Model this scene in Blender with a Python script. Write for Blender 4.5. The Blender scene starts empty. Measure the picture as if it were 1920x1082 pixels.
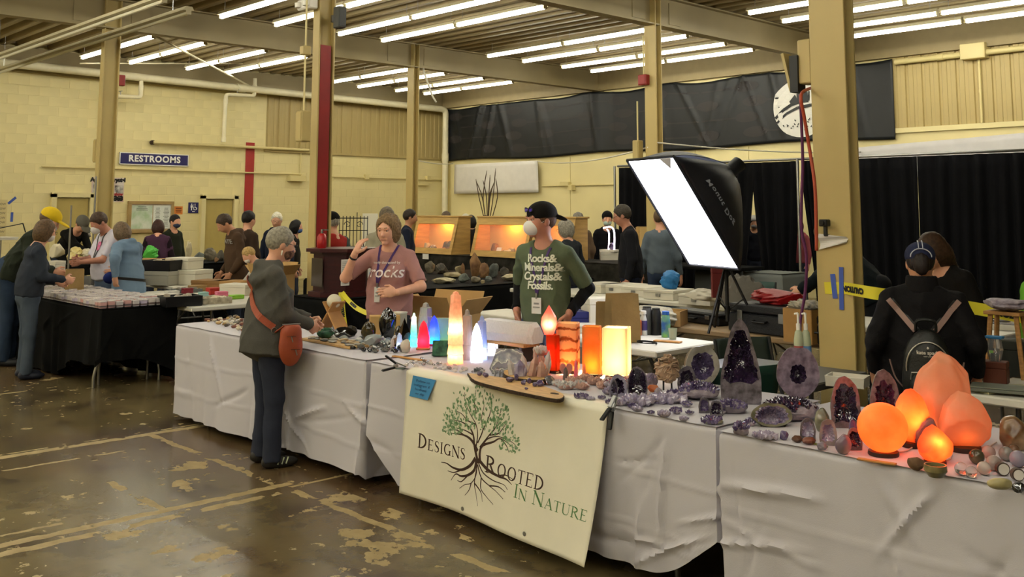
import bpy, math, random
import numpy as np
from mathutils import Vector, Matrix, Euler
from mathutils.bvhtree import BVHTree
rnd = random.Random(7); nrg = np.random.default_rng(7)
PI = math.pi; sin = math.sin; cos = math.cos
SC = bpy.context.scene; COL = SC.collection
def nrm(v):
    v = np.asarray(v, float); return v/(np.linalg.norm(v)+1e-12)
# ------------------------------------------------------------ camera
F_PX, CY, EYE = 1841.2, 187.6, 1.68
YAW, PITCH, ROLL = [math.radians(a) for a in (-46.41, 6.4046, -0.118)]
_f = np.array([sin(YAW)*cos(PITCH), cos(YAW)*cos(PITCH), sin(PITCH)])
_r = np.array([cos(YAW), -sin(YAW), 0]); _d = np.cross(_f, _r)
CR = cos(ROLL)*_r + sin(ROLL)*_d; CD = -sin(ROLL)*_r + cos(ROLL)*_d; CF = _f
CAM = np.array([0, 0, EYE])
cd = bpy.data.cameras.new('camera'); cam = bpy.data.objects.new('camera', cd); COL.objects.link(cam)
cd.sensor_width = 36; cd.lens = 36*F_PX/1920; cd.shift_y = -(541-CY)/1920; cd.clip_end = 200
mw = Matrix.Identity(4)
for i in range(3):
    mw[i][0] = CR[i]; mw[i][1] = -CD[i]; mw[i][2] = -CF[i]; mw[i][3] = CAM[i]
cam.matrix_world = mw
SC.camera = cam
# ------------------------------------------------------------ world and exposure (the ceiling strip lights are built with their fixtures)
w = bpy.data.worlds.new('world'); SC.world = w; w.use_nodes = True
w.node_tree.nodes['Background'].inputs[0].default_value = (1.0, .93, .78, 1)
w.node_tree.nodes['Background'].inputs[1].default_value = .1
CY_ = SC.cycles; CY_.max_bounces = 7; CY_.diffuse_bounces = 3; CY_.glossy_bounces = 3; CY_.transmission_bounces = 6; CY_.caustics_reflective = False; CY_.caustics_refractive = False
SC.view_settings.view_transform = 'Standard'; SC.view_settings.look = 'None'
SC.view_settings.gamma = 1; SC.view_settings.use_curve_mapping = False
SC.view_settings.exposure = 0.2
TUBE = 26
# ------------------------------------------------------------ reading sight lines of the photograph onto real planes
def ray(x, y): return CR*((x-960)/F_PX) + CD*((y-CY)/F_PX) + CF
def PZ(x, y, z): d = ray(x, y); return CAM + d*((z-EYE)/d[2])
def PX(x, y, X): d = ray(x, y); return CAM + d*(X/d[0])
def PY(x, y, Y): d = ray(x, y); return CAM + d*(Y/d[1])
def PD(x, y, D): d = ray(x, y); return CAM + d*(D/(CF@d))
def depth(p): return float(CF@(np.asarray(p)-CAM))
def facing(phi):      # 0 looks at the camera, 90 to the photograph's right, 180 away
    a = math.radians(phi); h = nrm([-_f[0], -_f[1], 0])
    v = cos(a)*h + sin(a)*_r; return math.atan2(-v[0], v[1])
# ------------------------------------------------------------ materials
def lin(h):
    h = h.lstrip('#'); o = []
    for i in (0, 2, 4):
        c = int(h[i:i+2], 16)/255; o.append(c/12.92 if c < .04045 else ((c+.055)/1.055)**2.4)
    return tuple(o)+(1,)
MATS = {}
def mat(name, col='808080', r=.6, m=0, var=0, vs=6, bump=0, bs=60, em=0, emc=None, tr=0, tl=0, spec=.5, col2=None, coat=0, alpha=1, ior=1.45, det=4, scl=None):
    if name in MATS: return MATS[name]
    M = bpy.data.materials.new(name); M.use_nodes = True; nt = M.node_tree; N = nt.nodes; L = nt.links
    b = N['Principled BSDF']; c = lin(col)
    b.inputs['Base Color'].default_value = c; b.inputs['Roughness'].default_value = r; b.inputs['Metallic'].default_value = m
    b.inputs['Specular IOR Level'].default_value = spec; b.inputs['IOR'].default_value = ior
    if coat: b.inputs['Coat Weight'].default_value = coat; b.inputs['Coat Roughness'].default_value = .08
    if tr: b.inputs['Transmission Weight'].default_value = tr
    if alpha < 1: b.inputs['Alpha'].default_value = alpha
    if em: b.inputs['Emission Color'].default_value = lin(emc or col); b.inputs['Emission Strength'].default_value = em
    tc = N.new('ShaderNodeTexCoord'); vec = tc.outputs['Object']
    if scl:
        mp = N.new('ShaderNodeMapping'); mp.inputs['Scale'].default_value = scl; L.new(vec, mp.inputs[0]); vec = mp.outputs[0]
    if var or col2:
        n = N.new('ShaderNodeTexNoise'); n.inputs['Scale'].default_value = vs; n.inputs['Detail'].default_value = det
        L.new(vec, n.inputs['Vector'])
        cr = N.new('ShaderNodeValToRGB'); e = cr.color_ramp.elements
        e[0].position = .36; e[1].position = .66
        if col2: e[0].color = c; e[1].color = lin(col2)
        else:
            e[0].color = tuple(max(0, x*(1-var)) for x in c[:3])+(1,); e[1].color = tuple(min(1, x*(1+var)) for x in c[:3])+(1,)
        L.new(n.outputs['Fac'], cr.inputs[0]); L.new(cr.outputs[0], b.inputs['Base Color']); csock = cr.outputs[0]
    else: csock = None
    if bump:
        n2 = N.new('ShaderNodeTexNoise'); n2.inputs['Scale'].default_value = bs; n2.inputs['Detail'].default_value = 3
        L.new(vec, n2.inputs['Vector']); bp = N.new('ShaderNodeBump'); bp.inputs['Strength'].default_value = bump; bp.inputs['Distance'].default_value = .01
        L.new(n2.outputs['Fac'], bp.inputs['Height']); L.new(bp.outputs[0], b.inputs['Normal'])
    if tl:
        t = N.new('ShaderNodeBsdfTranslucent'); t.inputs[0].default_value = c
        if csock: L.new(csock, t.inputs[0])
        mx = N.new('ShaderNodeMixShader'); mx.inputs[0].default_value = tl
        L.new(b.outputs[0], mx.inputs[1]); L.new(t.outputs[0], mx.inputs[2]); L.new(mx.outputs[0], N['Material Output'].inputs[0])
    MATS[name] = M; return M
# ------------------------------------------------------------ mesh building
class MB:
    def __init__(s): s.v = []; s.f = []; s.m = []; s.cur = 0
    def add(s, vs, fs):
        o = len(s.v); s.v += [tuple(map(float, v)) for v in vs]; s.f += [tuple(i+o for i in f) for f in fs]; s.m += [s.cur]*len(fs); return s
    def box(s, c, d, R=None, ch=0):
        hx, hy, hz = d[0]/2, d[1]/2, d[2]/2; c = np.array(c, float)
        if ch:
            ch = min(ch, hx*.9, hy*.9, hz*.9); P = []; idx = {}
            for sx in (-1, 1):
                for sy in (-1, 1):
                    for sz in (-1, 1):
                        for k in range(3):
                            q = [sx*(hx-ch), sy*(hy-ch), sz*(hz-ch)]; q[k] = (sx*hx, sy*hy, sz*hz)[k]
                            idx[(sx, sy, sz, k)] = len(P); P.append(q)
            Fc = []
            for k in range(3):
                a, b_ = [(1, 2), (2, 0), (0, 1)][k]
                for sg in (-1, 1):
                    loop = []
                    for (u, v_) in ((-1, -1), (1, -1), (1, 1), (-1, 1)):
                        t = [0, 0, 0]; t[k] = sg; t[a] = u; t[b_] = v_; loop.append(idx[tuple(t)+(k,)])
                    Fc.append(loop if sg > 0 else loop[::-1])
            for k in range(3):
                a, b_ = [(1, 2), (2, 0), (0, 1)][k]
                for u in (-1, 1):
                    for v_ in (-1, 1):
                        t0 = [0, 0, 0]; t1 = [0, 0, 0]; t0[k] = -1; t1[k] = 1; t0[a] = t1[a] = u; t0[b_] = t1[b_] = v_
                        q = [idx[tuple(t0)+(a,)], idx[tuple(t1)+(a,)], idx[tuple(t1)+(b_,)], idx[tuple(t0)+(b_,)]]
                        Fc.append(q if u*v_ > 0 else q[::-1])
            for sx in (-1, 1):
                for sy in (-1, 1):
                    for sz in (-1, 1):
                        q = [idx[(sx, sy, sz, k)] for k in range(3)]
                        Fc.append(q if sx*sy*sz > 0 else q[::-1])
        else:
            P = [(sx*hx, sy*hy, sz*hz) for sx in (-1, 1) for sy in (-1, 1) for sz in (-1, 1)]
            Fc = [(0, 1, 3, 2), (4, 6, 7, 5), (0, 4, 5, 1), (2, 3, 7, 6), (0, 2, 6, 4), (1, 5, 7, 3)]
        P = np.array(P)
        if R is not None: P = P@np.array(R).T
        return s.add(P+c, Fc)
    def tube(s, path, r, n=8, caps=True, flat=None):
        path = [np.array(p, float) for p in path]; k = len(path); rr = r if hasattr(r, '__len__') else [r]*k
        T = [nrm(path[min(i+1, k-1)]-path[max(i-1, 0)]) for i in range(k)]
        up = np.array([0, 0, 1.]) if abs(T[0][2]) < .9 else np.array([1., 0, 0])
        A = nrm(np.cross(up, T[0])); V = []
        for i in range(k):
            A = nrm(A - T[i]*(A@T[i])); B = np.cross(T[i], A)
            for j in range(n):
                a = 2*PI*j/n; V.append(path[i]+rr[i]*(cos(a)*A+sin(a)*B*(flat or 1)))
        Fc = [(i*n+j, i*n+(j+1) % n, (i+1)*n+(j+1) % n, (i+1)*n+j) for i in range(k-1) for j in range(n)]
        if caps: Fc += [tuple(range(n))[::-1], tuple((k-1)*n+j for j in range(n))]
        return s.add(V, Fc)
    def lathe(s, prof, n=16, c=(0, 0, 0), sx=1, sy=1):
        V = []; k = len(prof)
        for r, z in prof:
            for j in range(n):
                a = 2*PI*j/n; V.append((c[0]+r*cos(a)*sx, c[1]+r*sin(a)*sy, c[2]+z))
        Fc = [(i*n+j, i*n+(j+1) % n, (i+1)*n+(j+1) % n, (i+1)*n+j) for i in range(k-1) for j in range(n)]
        Fc += [tuple(range(n))[::-1], tuple((k-1)*n+j for j in range(n))]
        return s.add(V, Fc)
    def prism(s, poly, ext, o=(0, 0, 0), ax=None):     # poly in (u,v); ax = (U,V,W) axes; extruded along W
        U, V_, W = [np.array(a, float) for a in (ax or ((1, 0, 0), (0, 1, 0), (0, 0, 1)))]
        o = np.array(o, float); n = len(poly)
        P = [o+U*u+V_*v for u, v in poly]+[o+U*u+V_*v+W*ext for u, v in poly]
        return s.add(P, [tuple(range(n))[::-1], tuple(range(n, 2*n))]+[(i, (i+1) % n, n+(i+1) % n, n+i) for i in range(n)])
    def grid(s, fn, nu, nv):
        V = [fn(i/nu, j/nv) for j in range(nv+1) for i in range(nu+1)]
        return s.add(V, [(j*(nu+1)+i, j*(nu+1)+i+1, (j+1)*(nu+1)+i+1, (j+1)*(nu+1)+i) for j in range(nv) for i in range(nu)])
    def quad(s, a, b, c, d): return s.add([a, b, c, d], [(0, 1, 2, 3)])
def obj(name, mb, mats, parent=None, smooth=None, loc=None, rz=0, kind=None, label=None):
    me = bpy.data.meshes.new(name)
    if isinstance(mb, MB):
        me.from_pydata(mb.v, [], mb.f)
        if max(mb.m, default=0): me.polygons.foreach_set('material_index', mb.m)
    else:
        V, Q = mb; me.vertices.add(len(V)); me.vertices.foreach_set('co', np.asarray(V, np.float32).ravel())
        k = Q.shape[1]; me.loops.add(Q.size); me.loops.foreach_set('vertex_index', Q.astype(np.int32).ravel())
        me.polygons.add(len(Q)); me.polygons.foreach_set('loop_start', np.arange(0, Q.size, k, dtype=np.int32)); me.update(calc_edges=True)
    for m in (mats if isinstance(mats, (list, tuple)) else [mats]): me.materials.append(m)
    if smooth is not None:
        me.shade_smooth()
        if smooth < 180: me.set_sharp_from_angle(angle=math.radians(smooth))
    me.update()
    o = bpy.data.objects.new(name, me); COL.objects.link(o)
    if parent: o.parent = parent
    if loc is not None: o.location = loc
    if rz: o.rotation_euler = (0, 0, rz)
    if kind: o['kind'] = kind
    if label: o['label'] = label
    return o
def tag(o, label, cat, group=None, kind=None):
    o['label'] = label; o['category'] = cat
    if group: o['group'] = group
    if kind: o['kind'] = kind
    return o
def thing(name, label, cat, loc=(0, 0, 0), rz=0, group=None):
    o = bpy.data.objects.new(name, None); COL.objects.link(o); o.location = loc; o.rotation_euler = (0, 0, rz); o.empty_display_size = .1
    return tag(o, label, cat, group)
def struct(name, mb=None, m=None, parent=None, smooth=None, loc=None):
    o = obj(name, mb, m, parent, smooth, loc) if mb else bpy.data.objects.new(name, None)
    if not mb: COL.objects.link(o)
    if not parent: o['kind'] = 'structure'
    return o
def dup(o, parent=None, loc=None, rz=None, name=None):
    c = o.copy(); COL.objects.link(c)
    if parent: c.parent = parent
    if loc is not None: c.location = loc
    if rz is not None: c.rotation_euler = (0, 0, rz)
    return c
def text(s, size, mapf, m, parent, name='lettering', bold=0, ext=0, align='CENTER', spacing=1.0, res=3):
    cu = bpy.data.curves.new(name, 'FONT'); cu.body = s; cu.size = size; cu.align_x = align; cu.align_y = 'CENTER'
    cu.offset = bold; cu.space_character = spacing; cu.resolution_u = res; cu.fill_mode = 'FRONT'
    t = bpy.data.objects.new(name, cu); COL.objects.link(t)
    dg = bpy.context.evaluated_depsgraph_get(); dg.update()
    me = t.evaluated_get(dg).to_mesh()
    mb = MB(); mb.add([mapf(v.co.x, v.co.y) for v in me.vertices], [tuple(p.vertices) for p in me.polygons])
    bpy.data.objects.remove(t); bpy.data.curves.remove(cu)
    return obj(name, mb, m, parent)
# ------------------------------------------------------------ room shell
WX, WY = -21.3, 17.6         # left and far walls
BEAM, DECK = 4.5, 4.98
PAINT = dict(r=.55, var=.05, vs=.7, bump=.05, bs=30)
wallm = mat('wall_paint', 'E3D59E', **PAINT)
colm = mat('column_paint', 'B8A368', r=.45, var=.06, vs=1.5)
deckm = mat('deck_paint', '978660', r=.6, var=.06, vs=2)
beamm = mat('beam_paint', '9C8D68', r=.55, var=.07, vs=1.2)
sidm = mat('siding_paint', 'B39F68', r=.5, var=.04, vs=1)
white = mat('white_paint', 'E6E2D8', r=.5); black = mat('black_plastic', '0C0C0D', r=.45)
steel = mat('steel', '9A9A98', r=.35, m=1); redp = mat('red_paint', '8C1E1C', r=.45, var=.08)
def floor_mat():
    M = bpy.data.materials.new('polished_concrete'); M.use_nodes = True; nt = M.node_tree; N = nt.nodes; L = nt.links; b = N['Principled BSDF']
    tc = N.new('ShaderNodeTexCoord'); P = tc.outputs['Object']
    def noise(s, d=5, v=None, rough=.55):
        n = N.new('ShaderNodeTexNoise'); n.inputs['Scale'].default_value = s; n.inputs['Detail'].default_value = d; n.inputs['Roughness'].default_value = rough
        L.new(v or P, n.inputs['Vector']); return n.outputs['Fac']
    def math_(op, a, b_=None, c=None):
        n = N.new('ShaderNodeMath'); n.operation = op
        for i, x in enumerate((a, b_, c)):
            if x is None: continue
            if isinstance(x, (int, float)): n.inputs[i].default_value = x
            else: L.new(x, n.inputs[i])
        return n.outputs[0]
    def ramp(f, p0, p1, c0, c1):
        r = N.new('ShaderNodeValToRGB'); e = r.color_ramp.elements; e[0].position = p0; e[1].position = p1; e[0].color = lin(c0); e[1].color = lin(c1)
        L.new(f, r.inputs[0]); return r.outputs[0]
    def mixc(f, a, b_):
        m = N.new('ShaderNodeMix'); m.data_type = 'RGBA'; L.new(f, m.inputs[0]); L.new(a, m.inputs[6])
        if isinstance(b_, str): m.inputs[7].default_value = lin(b_)
        else: L.new(b_, m.inputs[7])
        return m.outputs[2]
    def step(f, lo, hi):
        m = N.new('ShaderNodeMapRange'); m.inputs[1].default_value = lo; m.inputs[2].default_value = hi; L.new(f, m.inputs[0]); return m.outputs[0]
    base = ramp(noise(.9), .32, .68, '54482F', '786A48')
    base = mixc(step(noise(2.3, 6), .48, .62), base, '493D2B'); base = mixc(math_('MULTIPLY', step(noise(7, 8), .5, .7), .5), base, '70613F')
    base = mixc(math_('MULTIPLY', step(noise(.45, 3), .5, .6), .5), base, '5A3E2A')
    sx = N.new('ShaderNodeSeparateXYZ'); L.new(P, sx.inputs[0]); X, Y = sx.outputs[0], sx.outputs[1]
    edge = math_('MULTIPLY', math_('SUBTRACT', noise(9, 6), .5), .07); Xw = math_('ADD', X, edge); Yw = math_('ADD', Y, edge)
    brk = noise(3.1, 6)
    def line(coord, c0, w, other, lo, hi, thr):
        d = math_('ABSOLUTE', math_('SUBTRACT', coord, c0)); k = math_('LESS_THAN', d, w/2)
        k = math_('MULTIPLY', k, math_('MULTIPLY', math_('GREATER_THAN', other, lo), math_('LESS_THAN', other, hi)))
        return math_('MULTIPLY', k, math_('GREATER_THAN', brk, thr))
    Lns = [line(Xw, -5.50, .075, Y, -9, 3.36, .40), line(Xw, -5.36, .07, Y, -9, 3.2, .44), line(X, -5.43, .03, Y, 3.3, 9, .42),
           line(Xw, -7.40, .085, Y, -9, 3.75, .43), line(X, -7.48, .025, Y, -9, 3.9, .46), line(Yw, 3.28, .055, X, -7.5, -3.2, .47), line(Yw, 2.55, .05, X, -6.3, -5.5, .47),
           line(Xw, -5.66, .03, Y, -9, 2.05, .45), line(Xw, -7.02, .03, Y, 2.1, 2.95, .46), line(X, -9.9, .05, Y, -9, 3.3, .5), line(Yw, -.6, .06, X, -20, 5, .5)]
    pat = math_('GREATER_THAN', math_('ADD', noise(2.1, 7, rough=.6), math_('MULTIPLY', noise(.5, 2), .35)), .835)
    pat2 = math_('MULTIPLY', math_('GREATER_THAN', noise(11, 5), .64), math_('GREATER_THAN', noise(1.1, 3), .5))
    nx = math_('MULTIPLY', math_('GREATER_THAN', X, -6.4), math_('LESS_THAN', Y, 3.5))
    pn = math_('MULTIPLY', nx, math_('GREATER_THAN', math_('ADD', noise(3.3, 7, rough=.62), math_('MULTIPLY', noise(.9, 2), .3)), .755))
    worn = pat
    for l in Lns+[pat2, pn]: worn = math_('MAXIMUM', worn, l)
    tan = ramp(noise(14), .3, .7, 'A18B5C', 'B7A274')
    L.new(mixc(math_('MULTIPLY', worn, .85), base, tan), b.inputs['Base Color'])
    rg = math_('ADD', math_('MULTIPLY', noise(1.7, 6), .22), math_('ADD', .13, math_('MULTIPLY', worn, .3))); L.new(rg, b.inputs['Roughness'])
    bp = N.new('ShaderNodeBump'); bp.inputs['Strength'].default_value = .12; bp.inputs['Distance'].default_value = .004
    L.new(math_('ADD', noise(60, 3), worn), bp.inputs['Height']); L.new(bp.outputs[0], b.inputs['Normal'])
    return M
NX, NY, EX, EY = WX, -9.0, 9.0, WY
fm = floor_mat()
struct('floor', MB().box(((NX+EX)/2, (NY+EY)/2, -.05), (EX-NX+.6, EY-NY+.6, .1)), fm)
cj = MB()
# ceiling: ribbed roof deck, one rib panel after another
ceil = struct('ceiling', MB().box(((NX+EX)/2, (NY+EY)/2, DECK+.17), (EX-NX+.6, EY-NY+.6, .1)), deckm)
pit = .305; t = .0012; prof = [(-pit/2, .13), (-.085, .13), (-.045, 0), (.045, 0), (.085, .13), (pit/2, .13)]
dm = MB(); V = [(x_, y_, z_) for x_ in (NX, EX) for y_, z_ in prof]
dm.add(V, [(i, i+1, 7+i, 6+i) for i in range(5)])
first = None
for i in range(int((EY-NY)/pit)):
    y_ = EY-.1-i*pit-pit/2
    if first is None: first = obj('deck_panel', dm, deckm, ceil, loc=(0, y_, DECK)); 
    else: dup(first, ceil, (0, y_, DECK))
# walls
def wallbox(name, c, d): return struct(name, MB().box(c, d), wallm)
wl = wallbox('wall_left', (WX-.1, (NY+EY)/2, 2.5), (.2, EY-NY+.4, 5.1)); wb = wallbox('wall_back', ((NX+EX)/2, WY+.1, 2.5), (EX-NX+.4, .2, 5.1))
wallbox('wall_right', (EX+.1, (NY+EY)/2, 2.5), (.2, EY-NY+.4, 5.1)); wallbox('wall_front', ((NX+EX)/2, NY-.1, 2.5), (EX-NX+.4, .2, 5.1))
DOORS = [(7.19, 7.97), (10.47, 11.28)]
# painted block courses of the left wall, joints recessed
bw, bh, gp = .40, .20, .007
blk = MB(); hx = (bw-gp)/2; hz = (bh-gp)/2; c_ = .003
blk.add([(0, -hx, -hz), (0, hx, -hz), (0, hx, hz), (0, -hx, hz), (.003, -hx+c_, -hz+c_), (.003, hx-c_, -hz+c_), (.003, hx-c_, hz-c_), (.003, -hx+c_, hz-c_)],
        [(4, 5, 6, 7), (0, 1, 5, 4), (1, 2, 6, 5), (2, 3, 7, 6), (3, 0, 4, 7)])
rest = MB(); cnt = 0; b0 = None
for row in range(22):
    z = row*bh+bh/2
    for k in range(40):
        y = 2.6+k*bw+(bw/2 if row % 2 else 0)
        if y > 17.4 or (y > 11.85 and z > 3.05): continue
        if any(a-.15 < y < b_+.15 and z < 2.0 for a, b_ in DOORS): continue
        if cnt < 300 and 4.2 < y < 12 and z > 1.35:
            cnt += 1
            if b0 is None: b0 = obj('block', blk, wallm, wl, loc=(WX, y, z))
            else: dup(b0, wl, (WX, y, z))
        else: rest.add([(WX+v[0], y+v[1], z+v[2]) for v in blk.v], blk.f)
obj('block_work', rest, wallm, wl, kind='stuff')
# metal siding above the blocks (left wall far half, back wall right end)
def siding(parent, n, place, h, w):
    p = MB(); e = .03
    p.prism([(-w/2, 0), (w/2, 0), (w/2, .004), (w/2-.02, .004), (w/2-.035, e), (w*.12, e), (w*.10, e-.008), (-w*.10, e-.008), (-w*.12, e), (-w/2+.035, e), (-w/2+.02, .004), (-w/2, .004)], h)
    o = None
    for i in range(n):
        l, rz = place(i)
        if o is None: o = obj('panel', p, sidm, parent, loc=l, rz=rz)
        else: dup(o, parent, l, rz)
siding(wl, 18, lambda i: ((WX+.002, 12.05+.305*i+.15, 3.12), -PI/2), 1.36, .305)
siding(wb, 44, lambda i: ((-8.1+.305*i, WY-.002, 3.2), PI), 1.36, .305)
tr = MB(); tr.box((WX+.03, 14.8, 3.1), (.06, 5.6, .05)); struct('trim_1', tr, sidm)
tr = MB(); tr.box((-1, WY-.03, 3.15), (14.4, .06, .09)); struct('trim_2', tr, wallm)
# doors on the left wall
for i, (a, b_) in enumerate(DOORS):
    d = struct('door_%d' % (i+1)); d.location = (WX, (a+b_)/2, 0); wd = b_-a
    dm_ = mat('door_paint', 'B6A25E', r=.45, var=.03)
    obj('leaf', MB().box((.02, 0, .96), (.03, wd-.14, 1.9), ch=.005), dm_, d)
    fr = MB(); fr.box((.045, -wd/2, 1.0), (.10, .1, 2.0)); fr.box((.045, wd/2, 1.0), (.10, .1, 2.0)); fr.box((.045, 0, 1.98), (.10, wd+.1, .1)); obj('frame', fr, wallm, d)
    obj('vent', MB().box((.04, 0, .32), (.02, wd*.55, .22)), dm_, d); obj('handle', MB().tube([(.04, wd*.36, .98), (.09, wd*.36, .98), (.09, wd*.26, .98)], .012), steel, d)
# columns: H sections with flanges facing the aisle
def column(i, x, y, label, B, Dp, red=False):
    c = struct('column'); c.location = (x, y, 0); c['label'] = label
    obj('flange', MB().box((0, -Dp/2, DECK/2), (B, .02, DECK), ch=.003), colm, c); obj('flange', MB().box((0, Dp/2, DECK/2), (B, .02, DECK), ch=.003), colm, c)
    obj('web', MB().box((0, 0, DECK/2), (.016, Dp-.02, DECK)), colm, c)
    obj('base_plate', MB().box((0, 0, .012), (.34, .34, .024)), colm, c)
    if red:
        obj('painted_channel', MB().box((.03, -.012, 1.75), (.06, Dp-.055, 3.5)), redp, c, label='dark red painted channel cover')
        obj('paint_patch', MB().box((0, -Dp/2-.0105, 4.13), (B-.004, .002, .22)), mat('teal_paint', '6E9A8C', r=.5), c, label='teal paint patch')
    return c
CL = [(-15.4, 5.95, 'tan steel column at the left beside the restrooms sign', .12, .24), (-15.4, 11.95, 'tan steel column behind the woman in the pink shirt', .2, .13), (-9.30, 5.95, 'tan steel column with a dark red channel', .13, .19),
      (-9.27, 11.8, 'tan steel column behind the softbox lamp', .22, .13), (-3.2, 5.98, 'large tan steel column with blue tape', .25, .12), (-3.2, 11.85, 'tan steel column beyond the frame', .22, .13)]
COLS = [column(i, x, y, l, b_, d_, i == 2) for i, (x, y, l, b_, d_) in enumerate(CL)]
for x in (-15.4, -9.27, -3.2, 2.9):
    b = struct('roof_beam'); b.location = (x, (NY+WY)/2, BEAM); Ln = WY-NY
    obj('web', MB().box((0, 0, .24), (.014, Ln, .46)), beamm, b)
    obj('flange', MB().box((0, 0, .011), (.2, Ln, .022)), beamm, b); obj('flange', MB().box((0, 0, .469), (.2, Ln, .022)), beamm, b)
    for yy in (5.95, 11.9):
        obj('splice_plate', MB().box((.012, yy-(NY+WY)/2-.45, .24), (.012, .3, .34)), beamm, b); obj('splice_plate', MB().box((.012, yy-(NY+WY)/2+.45, .24), (.012, .3, .34)), beamm, b)
e = MB(); e.box((WX+.06, (NY+EY)/2, 4.71), (.12, EY-NY, .5)); struct('edge_beam_left', e, beamm)
e = MB(); e.box(((NX+EX)/2, WY-.06, 4.74), (EX-NX, .12, .46)); struct('edge_beam_back', e, mat('fascia', '9A8962', r=.6, var=.05))
# ------------------------------------------------------------ strip lights
tubem = mat('tube_glow', 'FFF6E0', em=TUBE, emc='FAF8EA'); offm = mat('tube_off', 'CFC7AE', r=.4); housm = mat('fixture_white', 'C9BE9C', r=.45)
def fixture(x0, x1, y, z, label, on=True, grp='strip lights under the roof deck'):
    Lx = x1-x0; t = thing('strip_light', label, 'light', ((x0+x1)/2, y, z), 0, grp if on else None)
    obj('housing', MB().prism([(-.075, .02), (.075, .02), (.045, .075), (-.045, .075)], Lx, (-Lx/2, 0, 0), ((0, 1, 0), (0, 0, 1), (1, 0, 0))), housm, t)
    for s in ((0,) if on else (0,)):
        obj('tube', MB().tube([(-Lx/2+.03, 0, -.012), (Lx/2-.03, 0, -.012)], .026, 8), tubem if on else offm, t, smooth=40)
    for k in (-1, 1):
        obj('hanger', MB().tube([(k*Lx*.44, 0, .07), (k*Lx*.44, 0, DECK-z+.005)], .004, 5), steel, t)
        obj('end_cap', MB().box((k*(Lx/2-.012), 0, .0), (.02, .07, .07)), housm, t)
ROWS = [16.1, 15.17, 14.0, 13.02, 10.43, 9.5, 8.25, 7.27]; NM = ['first', 'second', 'third', 'fourth', 'fifth', 'sixth', 'seventh', 'eighth']
for i, y in enumerate(ROWS):
    for nm, x0, x1, brk in (('far left', -20.3, -16.86, (-18.75,)), ('middle', -14.4, -10.2, (-12.3,)), ('right', -8.37, -4.2, (-6.3,))):
        xs = [x0]+list(brk)+[x1]
        for k in range(len(xs)-1):
            fixture(xs[k]+.02, xs[k+1]-.02, y, 4.74, 'lit strip light, %s row from the banner wall, %s bay, %s half' % (NM[i], nm, ('far', 'near')[k]))
for y in (3.6, 2.4, 1.0, -.3, -1.6, -3, -4.4, -5.7, -7):  # unseen rows; the in-between ones are added to brighten the front tables and banner
    for nm, x0 in (('far left', -20.3), ('middle', -14.3), ('right', -8.2), ('near', -2)):
        if y > 3 and nm in ('far left',): continue
        fixture(x0, x0+4, y, 4.74, 'lit strip light outside the frame, %s bay, %s row over the aisle' % (nm, {3.6: 'first', 2.4: 'second', 1.0: 'third', -.3: 'fourth', -1.6: 'fifth', -3: 'sixth', -4.4: 'seventh', -5.7: 'eighth', -7: 'ninth'}[y]))
fixture(-20.6, -12.3, 5.76, 4.30, 'long unlit strip fixture hung in front of the left column', False); fixture(-18.9, -11.8, 5.2, 4.30, 'long unlit strip fixture hung over the left column', False)
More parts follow.
